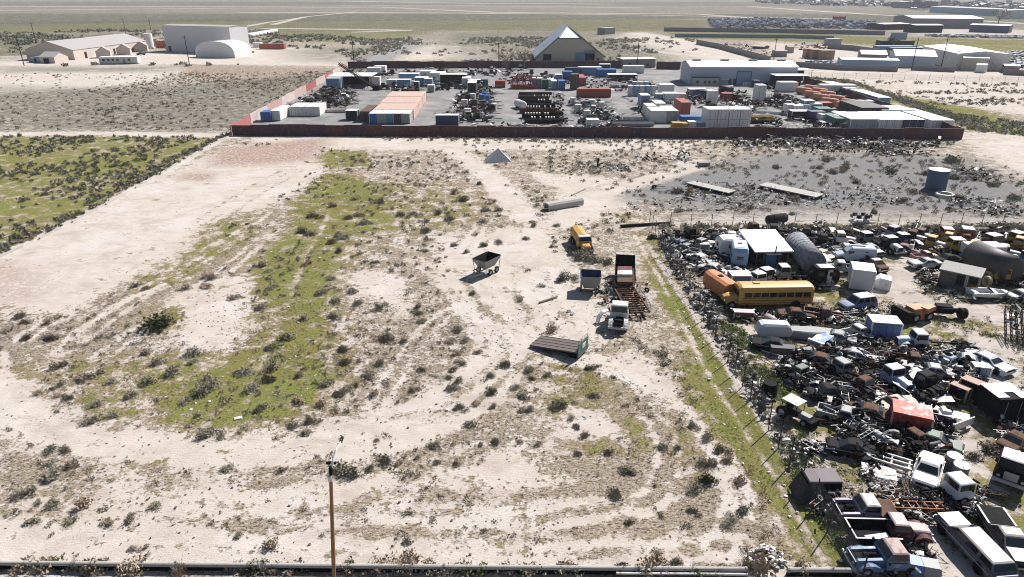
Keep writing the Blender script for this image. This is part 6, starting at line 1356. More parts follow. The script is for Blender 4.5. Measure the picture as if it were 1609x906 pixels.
MB().loft([[(-2.3 + 4.6 * i / n, y, z) for y, z in ((-w_, .15), (-w_ * .95, .9), (-w_ * .8, 1.0), (w_ * .8, 1.0), (w_ * .95, .9), (w_, .15))] for i in range(n + 1) for w_ in (.25 + .65 * math.sin(math.pi * min(1, (i + 2.2) / (n + .5)) * .62) * (1 if i < 6 else 1 - (i - 5) * .18),)]).build('hull', GREY, gb)
hdp = thing('blue_hood', 'blue and white dented truck hood leaning face up beside the grey boat', 'truck hood', g(1290, 541), R(40)); m = MB(); m.loft([[(x, y, z + x * .12) for y, z in ((-.95, .45), (-.7, .85), (.7, .85), (.95, .45), (.9, .4), (-.9, .4))] for x in (-1.4, 0, .1, 1.4)]); m.build('panel', paint((.50, .54, .60), .45, .62, (.05, .16, .42), name='blue_white_panel', scale=.9), hdp); MB().box(-1.25, 0, .55, .3, 1.7, .3).build('front_edge', WHITE, hdp)
boxbody('blue_van_box', 'blue van box with a white top in the middle of the junkyard', 'box body', g(1384, 528), R(-10), 2.9, 2.0, 1.9, paint((.10, .17, .38), .5, .3, name='bright_blue_box'), ROOFW)
truck('white and pale blue conventional truck facing left with a long bare chassis', mid((1416, 545), (1518, 553)), R(180) - .10, paint((.50, .56, .64), .4, .15, name='pale_blue_white_cab'), 'conventional', 6.0, s=.82, roof=WHITE)
car('scrap_car', 'white crushed car at the edge of the dirt right of the long bare chassis', 'car', mid((1530, 566), (1568, 582)), hd((1530, 566), (1568, 584)), paint((.55, .58, .66), .45, .25, (.05, .08, .2), name='white_blue_wreck'), 4.6, wheels_on=False, zb=.8, zt=1.2)
boxbody('tool_box', 'small white and blue box below the crushed white car', 'box', g(1538, 588), R(-15), 1.4, 1.0, .9, LBLUE, WHITE)
truck('white roofed blue truck cab facing the camera in the middle of the scrap', mid((1396, 592), (1404, 618)), R(-75), paint((.22, .29, .45), .5, .4, (.08, .08, .1), name='blue_grey_cab'), 'conventional', 1.6, s=.82, roof=WHITE)
for i, (px, py, sx, sy, h, l) in enumerate([(1504, 626, .8, 1.5, 1.2, 'narrow wooden crate, left of three dark crates with tan tops'), (1513, 621, .6, 1.2, 1.1, 'smallest of three dark crates with tan tops'), (1528, 626, 1.0, 2.3, 1.6, 'largest of three dark crates with tan tops')]): boxbody('wooden_crate', l, 'crate', g(px, py), R(35), sx, sy, h, BLACK, paint((.42, .30, .24), .8, .3, name='tan_lid'), doors=False)
boxbody('red_container', 'bright red metal box with white blotches on its lid', 'container', mid((1412, 676), (1440, 668)), R(-25), 2.9, 2.2, 1.75, RED, paint((.42, .05, .02), .6, .55, (.6, .55, .52), name='red_lid', scale=1.3), doors=False)
pb = thing('truck_bed', 'dark pickup bed lying beside the red metal box', 'truck bed', g(1468, 668), R(-28)); MB().b2(-1.3, 1.3, -.8, .8, .1, .2).b2(-1.3, 1.3, -.8, -.7, .2, .75).b2(-1.3, 1.3, .7, .8, .2, .75).b2(-1.3, -1.2, -.7, .7, .2, .75).b2(1.2, 1.3, -.7, .7, .2, .75).build('shell', paint((.10, .11, .15), .5, .3, name='slate_paint'), pb)
wp = thing('white_bed', 'white truck bed with one side panel folded out beside the dark bed', 'truck bed', g(1500, 664), R(-30)); m = MB(); m.b2(-1.3, 1.0, -.2, 1.0, .5, .6); m.box(.5, -.9, .25, 2.6, .08, .7, R(55)); m.box(-.8, .5, .6, .8, .9, .25, .3, .8); m.build('panel', WHITE, wp); t_ = MB().ring((-.5, .9, .8), (.3, .2, 1), .33, .18, .2, 12).build('tyre', TYRE, wp, recalc=False)
bx = boxbody('derelict_truck_box', 'black derelict box truck body with a torn white roof at the right edge', 'truck body', g(1567, 652), R(4), 2.6, 2.4, 2.0, BLACK, None, z0=.4, doors=True)
MB().b2(-1.35, -.35, -1.0, 1.25, 2.43, 2.5).b2(-.35, 1.35, -.2, 1.25, 2.43, 2.5).b2(.5, 1.35, -1.15, -.2, 2.43, 2.5).build('torn_roof', ROOFW, bx)
m = MB(); m.box(0, -1.6, .3, 2.0, .3, .4).box(.9, -1.5, .6, .4, .3, 1.0, .2); m.build('rear_frame', DARK, bx)
car('scrap_pickup_cab', 'white pickup with torn open bed seen from the rear left of the round tanks', 'pickup', mid((1450, 765), (1460, 732)), hd((1460, 725), (1448, 765)), WHITE, 4.4, 1.8, 1.3, 1.5, .98, 1.5)
truck('white truck cab standing on bare chassis in front of the torn white pickup', g(1482, 786), R(10), paint((.60, .61, .66), .4, .1, name='clean_white_cab'), 'cabover', 2.4, s=.78)
for i, (px, py) in enumerate(((1496, 730), (1507, 745))): vtank('round_tank', ['farther white lidded round tank on the dirt between the wrecks', 'nearer white lidded round tank on the dirt between the wrecks'][i], 'tank', g(px, py), .55, .85, GREY, WHITE, ribs=1)
truck('big black cabover truck with a white roof at the right edge', mid((1579, 775), (1594, 722)), hd((1596, 712), (1580, 775)), BLACK, 'cabover', 2.2, s=1.0, roof=WHITE)
pickup('mauve white pickup with its hood gone and engine showing', mid((1332, 808), (1382, 818)), R(180) - .05, PURP, hood_open=True, roof=OLDWHITE, s=.92, bed=1.4, flatbed=True, bed_mat=RUST)
pb = thing('open_truck_bed', 'open black truck bed with pale rim between the mauve pickup and the blue truck', 'truck bed', g(1366, 852), R(-2)); m = MB(); m.b2(-1.5, 1.5, -.95, .95, .55, .65); m.b2(-1.5, 1.5, -.95, -.86, .65, 1.2).b2(-1.5, 1.5, .86, .95, .65, 1.2).b2(-1.5, -1.41, -.86, .86, .65, 1.2); m.build('shell', BLACK, pb); MB().b2(-1.52, 1.5, -.97, -.87, 1.2, 1.24).b2(-1.52, 1.5, .87, .97, 1.2, 1.24).b2(-1.52, -1.42, -.87, .87, 1.2, 1.24).build('rim_rail', OLDWHITE, pb); MB().box(.2, -.3, .65, 1.6, .4, .2, .2).build('load', LGREY, pb); wheels(pb, [(-.6, -.8), (-.6, .8)], .4)
pickup('maroon old pickup with a pale hood pointing right', mid((1392, 842), (1448, 846)), R(-5), MAROON, old=True, roof=paint((.45, .36, .36), .6, .3, name='bleached_maroon'), hood_mat=paint((.42, .32, .31), .6, .3, name='bleached_pink'), bed_on=False, s=.9, cab=1.5, hood=1.5, bed=.3)
pickup('blue truck cab with a rusty pink roof and exposed front wheel, bottom edge', mid((1345, 890), (1408, 888)), R(180), paint((.07, .14, .28), .5, .45, (.30, .30, .32), name='scuffed_blue'), hood_open=True, roof=paint((.42, .30, .28), .7, .4, name='pink_rust_roof'), s=.98, bed=.3, bed_on=False, hood=1.9, old=True)
b_ = thing('blue_car_part', 'blue and grey rounded truck hood lying on the dirt at the bottom edge', 'truck hood', g(1448, 898), R(-15)); MB().loft([[(x, y, z) for y, z in ((-.75, .05), (-.7, .6), (-.45, .85), (.45, .85), (.7, .6), (.75, .05))] for x in (-.9, -.15)]).build('blue_half', BLUE, b_); MB().loft([[(x, y, z) for y, z in ((-.74, .05), (-.69, .59), (-.44, .84), (.44, .84), (.69, .59), (.74, .05))] for x in (-.12, .85)]).build('grey_half', GREY, b_)
car('station_wagon', 'long dusty station wagon seen from the rear, its roof and hood bleached', 'station wagon', mid((1500, 840), (1556, 895)), hd((1556, 898), (1500, 838)), paint((.075, .085, .12), .5, .3, name='dusty_slate'), 5.6, 1.95, 1.5, .35, .92, 1.42, kind='wagon', roof=paint((.46, .42, .40), .6, .2, (.36, .30, .27), name='dusty_roof'))
m = MB(); o_ = [o for o in bpy.data.objects if o.name.startswith('station_wagon')][0]
MB().b2(1.32, 2.72, -.78, .78, .925, .945).build('hood', paint((.46, .42, .40), .6, .2, (.36, .30, .27), name='dusty_roof'), o_); MB().b2(-2.84, -2.80, -.7, .7, .6, .82).build('tailgate', LBLUE, o_)
cw = car('coupe_utility', 'dusty dark coupe pickup facing the camera at the right edge', 'car', mid((1556, 822), (1602, 888)), hd((1556, 818), (1602, 888)), paint((.06, .06, .07), .5, .3, name='dusty_black'), 5.4, 1.9, 1.5, 2.1, .92, 1.38, roof=paint((.44, .40, .385), .6, .2, name='dusty_roof2'))
MB().b2(1.2, 2.6, -.76, .76, .925, .945).build('hood', paint((.44, .40, .385), .6, .2, name='dusty_roof2'), cw); MB().b2(-2.6, -.75, -.74, .74, .925, .935).build('bed_opening', BLACK, cw)
for s_ in (-1, 1): MB().b2(-2.6, -.75, s_ * .83 - .07, s_ * .83 + .07, .925, .95).build('bed_rail', paint((.44, .40, .385), .6, .2, name='dusty_roof2'), cw)
tp = thing('tarp_covered_load', 'dark load covered by a faded purplish tarpaulin close to the fence', 'covered load', g(1285, 776), R(0)); MB().box(.1, .2, 0, 2.6, 1.6, 1.45, 0, .93).build('box', BLACK, tp); MB().box(.15, .25, 1.44, 2.5, 1.6, .12, 0, .94).build('tarpaulin', TARP, tp); m = MB(); m.add([(-1.2, -.55, 1.4), (-1.9, -1.1, .02), (-.3, -1.3, .02), (-.3, -.6, 1.35), (-1.25, .8, 1.4), (-1.9, .8, .02)], [(0, 1, 2, 3), (4, 5, 1, 0)]); m.build('hanging_flap', paint((.035, .033, .04), .8, name='dark_flap'), tp)
fk = thing('tractor', 'small dark tractor with a grey flat canopy standing by the fence', 'tractor', g(1243, 655), R(-55), s=.85); MB().b2(-.9, .9, -.8, .8, 2.0, 2.1).build('canopy', OLDWHITE, fk)
for a_ in (-1, 1):
    for c_ in (-1, 1): MB().tube((a_ * .8, c_ * .7, .9), (a_ * .8, c_ * .7, 2.0), .04, 6).build('post', DARK, fk)
MB().box(0, 0, .5, 1.6, .9, .6).build('body', DARK, fk); MB().box(1.5, 0, .5, 1.3, .7, .65, 0, .9).build('hood', GREY, fk); MB().box(-.3, 0, 1.1, .5, .5, .4).build('seat', BLACK, fk); wheels(fk, [(-.6, -.8), (-.6, .8)], .65, .35); wheels(fk, [(1.7, -.55), (1.7, .55)], .4, .25)
MB().box(2.4, 0, .2, .5, 1.5, .7, 0, .9).build('bucket', BLACK, fk)
lf = thing('orange_ladder_frame', 'orange and white ladder frame lying beside the mauve pickup', 'ladder frame', g(1432, 806), R(-3)); m = MB(); m.tube((-2.2, -.35, .75), (2.2, -.35, .75), .05, 6).tube((-2.2, .35, .75), (2.2, .35, .75), .05, 6)
for i in range(8): m.tube((-2.0 + i * .57, -.35, .75), (-2.0 + i * .57, .35, .75), .035, 5)
m.tube((-1.8, 0, .75), (-1.9, 0, 0), .08).tube((1.6, 0, .75), (1.7, 0, 0), .08); m.build('frame', ORG, lf)
for l, p0, p1, r0, mt in (('grey propane tank lying beside the frame rails, left of the two', (1371, 692), (1380, 697), .45, LGREY), ('longer grey propane tank lying beside the frame rails, right of the two', (1384, 698), (1402, 708), .42, LGREY), ('pink grey drum tank lying in weeds below the school bus', (1203, 508), (1214, 515), .55, paint((.38, .30, .28), .6, .4, name='pinkish_tank'))): tank('gas_tank', l, 'tank', g(*p0), g(*p1), r0, mt, bands=0, ends=.2)
vtank('drum', 'pale open drum standing right of the propane tanks', 'drum', g(1411, 712), .5, .9, LGREY, GREY)
fr = thing('frame_rails', 'white welded vehicle frame rails lying below the propane tanks', 'vehicle frame', g(1392, 730), R(-32)); m = MB()
for y_ in (-.55, .1, .7): m.box(0, y_, .5, 3.4, .12, .14)
for x_ in (-.9, .3, 1.5): m.box(x_, .1, .5, .12, 1.3, .1)
m.build('rails', OLDWHITE, fr)
bm_ = thing('lattice_boom', 'long thin steel boom lying across the scrap left of the red box', 'boom', mid((1296, 652), (1380, 694)), hd((1292, 650), (1384, 696))); Lb = dist((1292, 650), (1384, 696)); m = MB(); m.tube((-Lb / 2, 0, .8), (Lb / 2, 0, .9), .07, 6).tube((-Lb / 2, .5, .6), (Lb / 2, .5, .7), .05, 6)
for i in range(14): m.tube((-Lb / 2 + i * Lb / 14, 0, .8), (-Lb / 2 + (i + .5) * Lb / 14, .5, .65), .03, 4)
for i in range(5): m.tube((-Lb * .4 + i * 1.4, 0, .8), (-Lb * .4 + i * 1.4 + 1.2, -.2, 1.9 - i * .2), .03, 4)
m.build('lattice', LGREY, bm_)
pt = thing('plate', 'pale steel plate leaning on the dirt in front of the frame rails', 'plate', g(1380, 745), R(-20)); MB().box(0, 0, .25, 2.4, 1.3, .06, 0, 1, .15).build('sheet', OLDWHITE, pt)
pt = thing('plate', 'pinkish plate lying behind the scrap axles in the weeds', 'plate', g(1272, 586), R(-60)); MB().box(0, 0, .3, 1.5, 1.1, .08, 0, 1, .25).build('sheet', paint((.45, .38, .35), .6, .4, name='pink_plate'), pt)
boxbody('low_red_box', 'low dark red box with a pink lid in front of the school bus', 'box', g(1167, 500), R(-6), 2.2, .9, .8, MAROON, paint((.5, .42, .42), .6, .2, name='pink_lid'), doors=False)
boxbody('low_brown_box', 'low brown box with pale boards beside it right below the capsule shell', 'box', g(1228, 556), R(-8), 2.3, .9, .75, paint((.10, .085, .09), .7, name='brown_black'), None, doors=False)
for i in range(3): tag(MB().box(0, 0, .1, 1.0, .6, .08).build('pale_board', PLY), 'pale board lying right of the low brown box', 'board', 'pale boards by the brown box').location = (*g(1250 + i * 4, 552 + i * 8), 0)
gt = thing('white_step_frame', 'white pipe leaning in the weeds below the capsule shell', 'pipe', g(1216, 560), R(-52)); MB().tube((-1.4, 0, .1), (1.4, 0, .5), .05).build('tube', WHITE, gt)
bl_ = thing('black_bin', 'black barrel shaped bin standing at the fence corner path', 'bin', g(1207, 620), R(0)); MB().tube((0, 0, 0), (0, 0, 1.3), .75, 14, .6).build('shell', BLACK, bl_)
boxbody('grey_cabinet', 'grey open cabinet by the back left of the travel trailers', 'cabinet', g(1105, 396), 0, 1.3, 1.0, 1.2, GREY, OLDWHITE); boxbody('pale_cabinet', 'pale box right of the grey open cabinet', 'cabinet', g(1122, 391), 0, 1.7, 1.0, 1.0, OLDWHITE, OLDWHITE)
bk = tank('dark_pipe_tank', 'black boiler pipe lying just outside the far fence', 'tank', g(1206, 354), g(1232, 350), .75, BLACK, bands=2)
lp_ = thing('long_pipe', 'long black pipe on the ground at the far left corner of the junkyard fence', 'pipe', mid((975, 357), (1055, 352)), hd((975, 357), (1055, 352))); MB().tube((-4.2, 0, .25), (4.2, 0, .25), .22, 10).build('tube', BLACK, lp_)
rb = thing('rust_stack', 'rust red and yellow machine by the far left corner of the junkyard', 'machine', g(1072, 377), R(8)); MB().box(-.9, 0, 0, .8, .8, 1.7, 0, .7).box(.9, 0, 0, .8, .8, 1.3, 0, .8).build('body', RUST, rb); MB().box(0, 0, 0, .9, .9, 1.0).build('middle', YELD, rb)
camper('white low camper roof lying in the bushes near the far fence', g(1350, 354), 0, 3.0, 1.4, .6, WHITE, OLDWHITE, False, z0=.4)
cr = thing('tan_canvas', 'tan bleached canvas bundle on the weeds left of the tall white box', 'canvas bundle', g(1304, 452), R(-8)); MB().loft([[(x, y, z) for y, z in ((-w_, 0), (-w_ * .8, h_), (w_ * .7, h_ * .9), (w_, 0))] for x, w_, h_ in ((-1.5, .3, .3), (-.6, .6, .6), (.6, .6, .5), (1.5, .3, .25))]).build('canvas', PLY, cr)

# stripped hulks standing in the gaps between the bigger wrecks
HK = dict(rust=RUST, grey=GREY, white=OLDWHITE, blue=paint((.10, .16, .26), .6, .5, (.16, .11, .09), name='faded_blue_hulk'), green=paint((.10, .14, .10), .6, .5, (.12, .08, .06), name='faded_green_hulk'), black=DARK, cream=paint((.45, .40, .30), .6, .5, (.2, .13, .09), name='cream_hulk'), red=MAROON, silver=LGREY, yellow=YELD)
for px, py, a, k, c, l in [
 (1285, 572, 150, 'car', 'rust', 'rust brown stripped car hulk sunk in the tangle below the blue white hood'), (1318, 592, 20, 'truck', 'grey', 'grey stripped truck hulk in the heart of the dark tangle'), (1345, 566, -30, 'car', 'silver', 'silver stripped car hulk just below the blue van box'),
 (1258, 596, 120, 'pickup', 'green', 'faded green pickup hulk at the left end of the dark tangle'), (1352, 612, -60, 'pickup', 'rust', 'rusty pickup hulk left of the white roofed blue cab'), (1300, 622, 10, 'car', 'black', 'black car hulk at the lower edge of the dark tangle'),
 (1430, 575, -20, 'pickup', 'rust', 'rusty pickup hulk under the long bare chassis'), (1462, 590, 160, 'car', 'grey', 'grey car hulk between the chassis and the dark crates'), (1448, 612, -70, 'truck', 'black', 'black truck hulk left of the dark crates'), (1488, 574, 30, 'car', 'blue', 'faded blue car hulk right of the chassis wheels'),
 (1322, 662, -30, 'pickup', 'grey', 'grey pickup hulk lying under the lattice boom'), (1362, 655, 150, 'car', 'rust', 'rust brown car hulk left of the red metal box'), (1340, 712, -20, 'car', 'black', 'black car hulk in the dense pile above the frame rails'), (1432, 700, 20, 'pickup', 'rust', 'rusty pickup hulk below the red metal box'),
 (1466, 700, -35, 'car', 'green', 'faded green car hulk right below the red metal box'), (1212, 548, 160, 'car', 'black', 'black car hulk below the capsule shell'), (1250, 500, -10, 'car', 'rust', 'rust brown car hulk in front of the school bus rear wheel'), (1292, 500, -20, 'pickup', 'red', 'dark red pickup hulk left of the four wheel drive wagon'),
 (1100, 412, -50, 'car', 'white', 'white car hulk left of the end-on travel trailer'), (1078, 398, 130, 'pickup', 'grey', 'grey pickup hulk near the left fence behind the orange bus body'), (1120, 428, -35, 'car', 'silver', 'silver car hulk above the orange bus body'), (1068, 388, 40, 'car', 'blue', 'faded blue car hulk at the far left of the junkyard'),
 (1290, 405, -60, 'car', 'cream', 'cream car hulk between the timber tank and the panel van'), (1330, 398, 170, 'pickup', 'white', 'white pickup hulk directly behind the panel van'), (1366, 396, -75, 'car', 'grey', 'grey car hulk behind the right end of the panel van'), (1420, 396, -40, 'car', 'red', 'maroon car hulk at the top of the dirt lane'),
 (1240, 384, 20, 'pickup', 'rust', 'rusty pickup hulk right behind the tin shed'), (1150, 376, -10, 'car', 'white', 'white car hulk behind the long travel trailer'), (1490, 412, 10, 'car', 'black', 'black car hulk above the plank shack roof'), (1525, 392, -40, 'pickup', 'yellow', 'yellow pickup hulk left of the maroon white roofed truck'),
 (1598, 440, 170, 'pickup', 'black', 'black pickup hulk right of the number 18 cab'), (1605, 470, 10, 'car', 'grey', 'grey car hulk at the right edge beside the motor boat'), (1520, 575, -30, 'car', 'silver', 'silver car hulk touching the crushed white car'), (1408, 642, 15, 'car', 'cream', 'cream car hulk behind the red metal box'),
 (1596, 700, 30, 'car', 'rust', 'rust brown car hulk at the right edge below the derelict box truck'), (1430, 548, 170, 'car', 'rust', 'rust brown car hulk behind the pale blue conventional truck'), (1345, 530, 20, 'pickup', 'white', 'white pickup hulk left of the blue van box'), (1312, 536, 150, 'car', 'grey', 'grey car hulk right of the blue white hood')]:
    if k == 'car': car('car_hulk', l, 'car hulk', g(px, py), R(a), HK[c], 4.0, 1.7, 1.2, .9, .8, 1.2, wheels_on=False, bumper=DARK)
    elif k == 'pickup': pickup(l, g(px, py), R(a), HK[c], s=.8, wheels_on=False, old=True, hood_open=(px % 2 == 0), name='pickup_hulk')
    else: truck(l, g(px, py), R(a), HK[c], 'conventional', 2.0, s=.75, hood_on=False)
# scrap masses of the junkyard
JW = [.44, .20, .07, .09, .16, .02, .02]
for l, pts, n, hm, s, w_ in [
 ('dark tangle of scrap iron in the left middle of the junkyard', [(1262, 552), (1330, 552), (1372, 575), (1372, 640), (1280, 630), (1215, 590), (1228, 566)], 1050, .9, .85, [.52, .2, .05, .08, .12, .01, .02]),
 ('dark scrap iron left of the red metal box', [(1300, 640), (1392, 640), (1392, 690), (1340, 688), (1296, 664)], 420, .7, .8, JW),
 ('dense black scrap pile above the frame rails', [(1318, 684), (1368, 692), (1392, 724), (1350, 730), (1316, 706)], 420, 1.1, .75, [.6, .2, .04, .06, .08, .01, .01]),
 ('black scrap between the red box and the round tanks', [(1392, 676), (1480, 682), (1485, 708), (1440, 730), (1400, 712)], 420, .9, .8, [.55, .2, .05, .08, .1, .01, .01]),
 ('scrap iron under the long bare chassis', [(1400, 548), (1530, 556), (1545, 600), (1500, 620), (1420, 612), (1372, 580)], 900, .8, .8, [.52, .2, .05, .08, .12, .01, .02]),
 ('black scrap under and around the blue van box', [(1350, 524), (1412, 536), (1420, 566), (1372, 560), (1310, 548)], 320, .7, .8, JW),
 ('line of pale and dark scrap piled against the inside of the left fence', [(1034, 372), (1052, 370), (1110, 470), (1140, 520), (1118, 520), (1080, 462)], 800, .9, .75, [.36, .16, .03, .14, .26, .02, .03]),
 ('line of dark debris along the left fence further down', [(1118, 520), (1138, 520), (1215, 640), (1268, 732), (1248, 740), (1178, 628)], 560, .55, .55, [.45, .2, .03, .12, .15, .02, .03]),
 ('black scrap at the fence beside the tarpaulin covered load', [(1262, 775), (1310, 770), (1326, 812), (1300, 838), (1278, 810)], 240, .8, .7, [.6, .2, .03, .06, .08, .01, .02]),
 ('parts strewn through the far left of the junkyard', [(1050, 368), (1130, 366), (1135, 392), (1120, 420), (1085, 425), (1052, 385)], 650, .8, .9, JW),
 ('white and dark parts strewn above the orange bus body', [(1085, 398), (1150, 418), (1180, 436), (1150, 446), (1098, 434)], 420, .6, .85, [.35, .15, .05, .12, .28, .02, .03]),
 ('scrap strewn along the far fence behind the shed', [(1120, 364), (1290, 362), (1290, 384), (1200, 382), (1130, 380)], 600, .8, .9, JW),
 ('scrap strewn between the shed and the school bus', [(1172, 430), (1300, 436), (1330, 452), (1290, 458), (1180, 452)], 430, .6, .8, JW),
 ('scrap strewn between the timber tank and the panel van', [(1280, 376), (1316, 376), (1312, 430), (1290, 428), (1270, 394)], 300, .7, .9, JW),
 ('scrap strewn in the back row of trucks', [(1400, 366), (1620, 366), (1640, 400), (1560, 400), (1480, 404), (1420, 398)], 1000, .9, 1.0, [.46, .2, .12, .05, .14, .01, .02]),
 ('scrap strewn behind the panel van', [(1330, 366), (1400, 366), (1400, 388), (1366, 398), (1330, 384)], 320, .8, .9, JW),
 ('black junk in front of the right end of the huge cylinder', [(1570, 410), (1640, 404), (1680, 455), (1600, 462), (1585, 440)], 420, .9, .9, [.5, .2, .05, .06, .15, .03, .01]),
 ('dark scrap behind and left of the plank shack', [(1436, 430), (1470, 428), (1470, 448), (1445, 446)], 180, .6, .7, [.5, .2, .15, .05, .1, 0, 0]),
 ('scrap and parts in front of the school bus', [(1140, 488), (1290, 490), (1330, 500), (1330, 520), (1250, 512), (1150, 505)], 460, .5, .7, [.4, .18, .12, .1, .16, .02, .02]),
 ('white and grey parts around the four wheel drive wagon', [(1330, 492), (1410, 480), (1420, 500), (1360, 520), (1300, 512)], 320, .5, .7, [.3, .15, .1, .15, .26, .02, .02]),
 ('pale parts strewn around the dirt by the frame rails', [(1352, 740), (1430, 720), (1432, 780), (1390, 790), (1350, 765)], 190, .3, .55, [.2, .15, .08, .15, .3, .02, .1]),
 ('black scrap between the mauve pickup and the white cab', [(1396, 800), (1460, 782), (1480, 800), (1430, 830), (1398, 820)], 260, .6, .65, [.55, .2, .06, .08, .1, 0, .01]),
 ('black scrap under the white cab and beside the wagon', [(1470, 790), (1530, 760), (1550, 780), (1530, 812), (1480, 815)], 330, .6, .6, [.6, .18, .03, .07, .1, .01, .01]),
 ('parts strewn between the blue truck and the bottom edge', [(1340, 880), (1430, 862), (1470, 880), (1440, 915), (1350, 915)], 260, .5, .6, [.45, .2, .05, .1, .17, .02, .01]),
 ('tangled parts below the derelict box truck body', [(1560, 668), (1640, 668), (1640, 712), (1585, 706)], 260, .7, .8, [.42, .2, .04, .12, .19, .02, .01]),
 ('dark weedy scrap around the lattice frames at the right edge', [(1578, 478), (1660, 470), (1680, 545), (1600, 545)], 260, .9, .8, JW),
 ('dark parts along the dirt road in front of the plank shack', [(1455, 452), (1530, 466), (1600, 470), (1660, 466), (1660, 476), (1520, 474), (1450, 460)], 150, .4, .7, JW),
 ('small scrap patch between the tractor and the tarpaulin load', [(1238, 700), (1290, 694), (1300, 712), (1256, 722)], 90, .45, .7, JW)]:
    heap('scrap_metal', l, pts, n, hm, s, w_)
# countable pieces thrown over the scrap
zone = [(1262, 552), (1372, 560), (1500, 560), (1530, 610), (1480, 720), (1400, 730), (1330, 690), (1240, 600)]
Z1 = [g(*p) for p in zone]; Z2 = [g(*p) for p in [(1050, 368), (1620, 366), (1640, 400), (1400, 400), (1380, 440), (1100, 440)]]
def proto_loose(kind):
    if kind == 'tyre': o = MB().ring((0, 0, .14), (0, 0, 1), .42, .24, .26, 16).build('tyre_casing', TYRE, recalc=False)
    elif kind == 'engine':
        m = MB(); engine(m); o = m.build('engine_block', BLACK)
    elif kind == 'axle':
        m = MB(); m.tube((-.95, 0, .42), (.95, 0, .42), .08, 8); m.tube((-.15, 0, .42), (.2, 0, .42), .2, 10)
        for s_ in (-1, 1): m.ring((s_ * .9, 0, .42), (1, 0, 0), .42, .22, .24, 14)
        o = m.build('axle', BLACK)
    elif kind == 'drum': o = MB().tube((0, 0, 0), (0, 0, .85), .29, 14).ring((0, 0, .3), (0, 0, 1), .31, .28, .05, 14).ring((0, 0, .58), (0, 0, 1), .31, .28, .05, 14).build('oil_drum', LGREY)
    elif kind == 'panel':
        m = MB(); bent(m, 0, 0, .35, 1.6, .9, 0, .15); o = m.build('sheet_metal_scrap', OLDWHITE)
    elif kind == 'rim': o = MB().ring((0, 0, .1), (.2, 0, 1), .3, .12, .18, 14).build('wheel_hub_disc', LGREY, recalc=False)
    return o
LAB = dict(tyre=('loose tyre', 'loose tyre lying among the scrap', 'tyre'), engine=('engine', 'greasy engine block lying among the scrap', 'engine'), axle=('axle', 'axle with two wheels lying among the scrap', 'axle'), drum=('drum', 'pale drum standing among the scrap', 'drum'), panel=('panel', 'bent white body panel lying among the scrap', 'body panel'), rim=('rim', 'bare wheel rim lying among the scrap', 'wheel rim'))
for kind, n1, n2 in (('tyre', 60, 26), ('engine', 34, 22), ('axle', 36, 24), ('drum', 9, 6), ('panel', 14, 18), ('rim', 20, 0)):
    p0 = proto_loose(kind); k = 0
    for (zz, n, wh_) in ((Z1, n1, 'in the middle of the junkyard'), (Z2, n2, 'in the back rows of the junkyard')):
        for (x, y) in sample(zz, n):
            o = p0 if k == 0 else p0.copy()
            if k: SC.collection.objects.link(o)
            k += 1; o.location = (x, y, rnd.uniform(0.05, .55)); o.rotation_euler = (rnd.uniform(-.3, .3), rnd.uniform(-.3, .3), rnd.uniform(0, 6.3))
            tag(o, LAB[kind][1] + ' ' + wh_, LAB[kind][2], LAB[kind][0] + 's ' + wh_)
# ------------------------------------------------------------------ vegetation
def foliage(name, c0, c1):
    m, t, b = new_mat(name); L = t.links.new; N = t.nodes.new; tc = N('ShaderNodeTexCoord'); oi = N('ShaderNodeObjectInfo')
    n = N('ShaderNodeTexNoise'); n.inputs['Scale'].default_value = 3.5; n.inputs['Detail'].default_value = 3; L(tc.outputs['Object'], n.inputs['Vector'])
    a = N('ShaderNodeMath'); a.operation = 'ADD'; L(n.outputs[0], a.inputs[0]); s_ = N('ShaderNodeMath'); s_.operation = 'MULTIPLY_ADD'; s_.inputs[1].default_value = .5; s_.inputs[2].default_value = -.25; L(oi.outputs['Random'], s_.inputs[0]); L(s_.outputs[0], a.inputs[1])
    mx = N('ShaderNodeMix'); mx.data_type = 'RGBA'; mx.inputs[6].default_value = (*c0, 1); mx.inputs[7].default_value = (*c1, 1); L(a.outputs[0], mx.inputs[0]); L(mx.outputs[2], b.inputs['Base Color'])
    b.inputs['Roughness'].default_value = .9; b.inputs['Specular IOR Level'].default_value = .15; return m
SAGE = foliage('sagebrush_leaf', (.11, .108, .075), (.33, .305, .24)); DRY = foliage('dry_twig', (.22, .165, .115), (.42, .34, .26)); GRN = foliage('green_leaf', (.07, .095, .025), (.17, .19, .06))
GRNB = foliage('dull_green_leaf', (.05, .065, .025), (.12, .13, .06)); LEAFM = [SAGE, DRY, GRN]
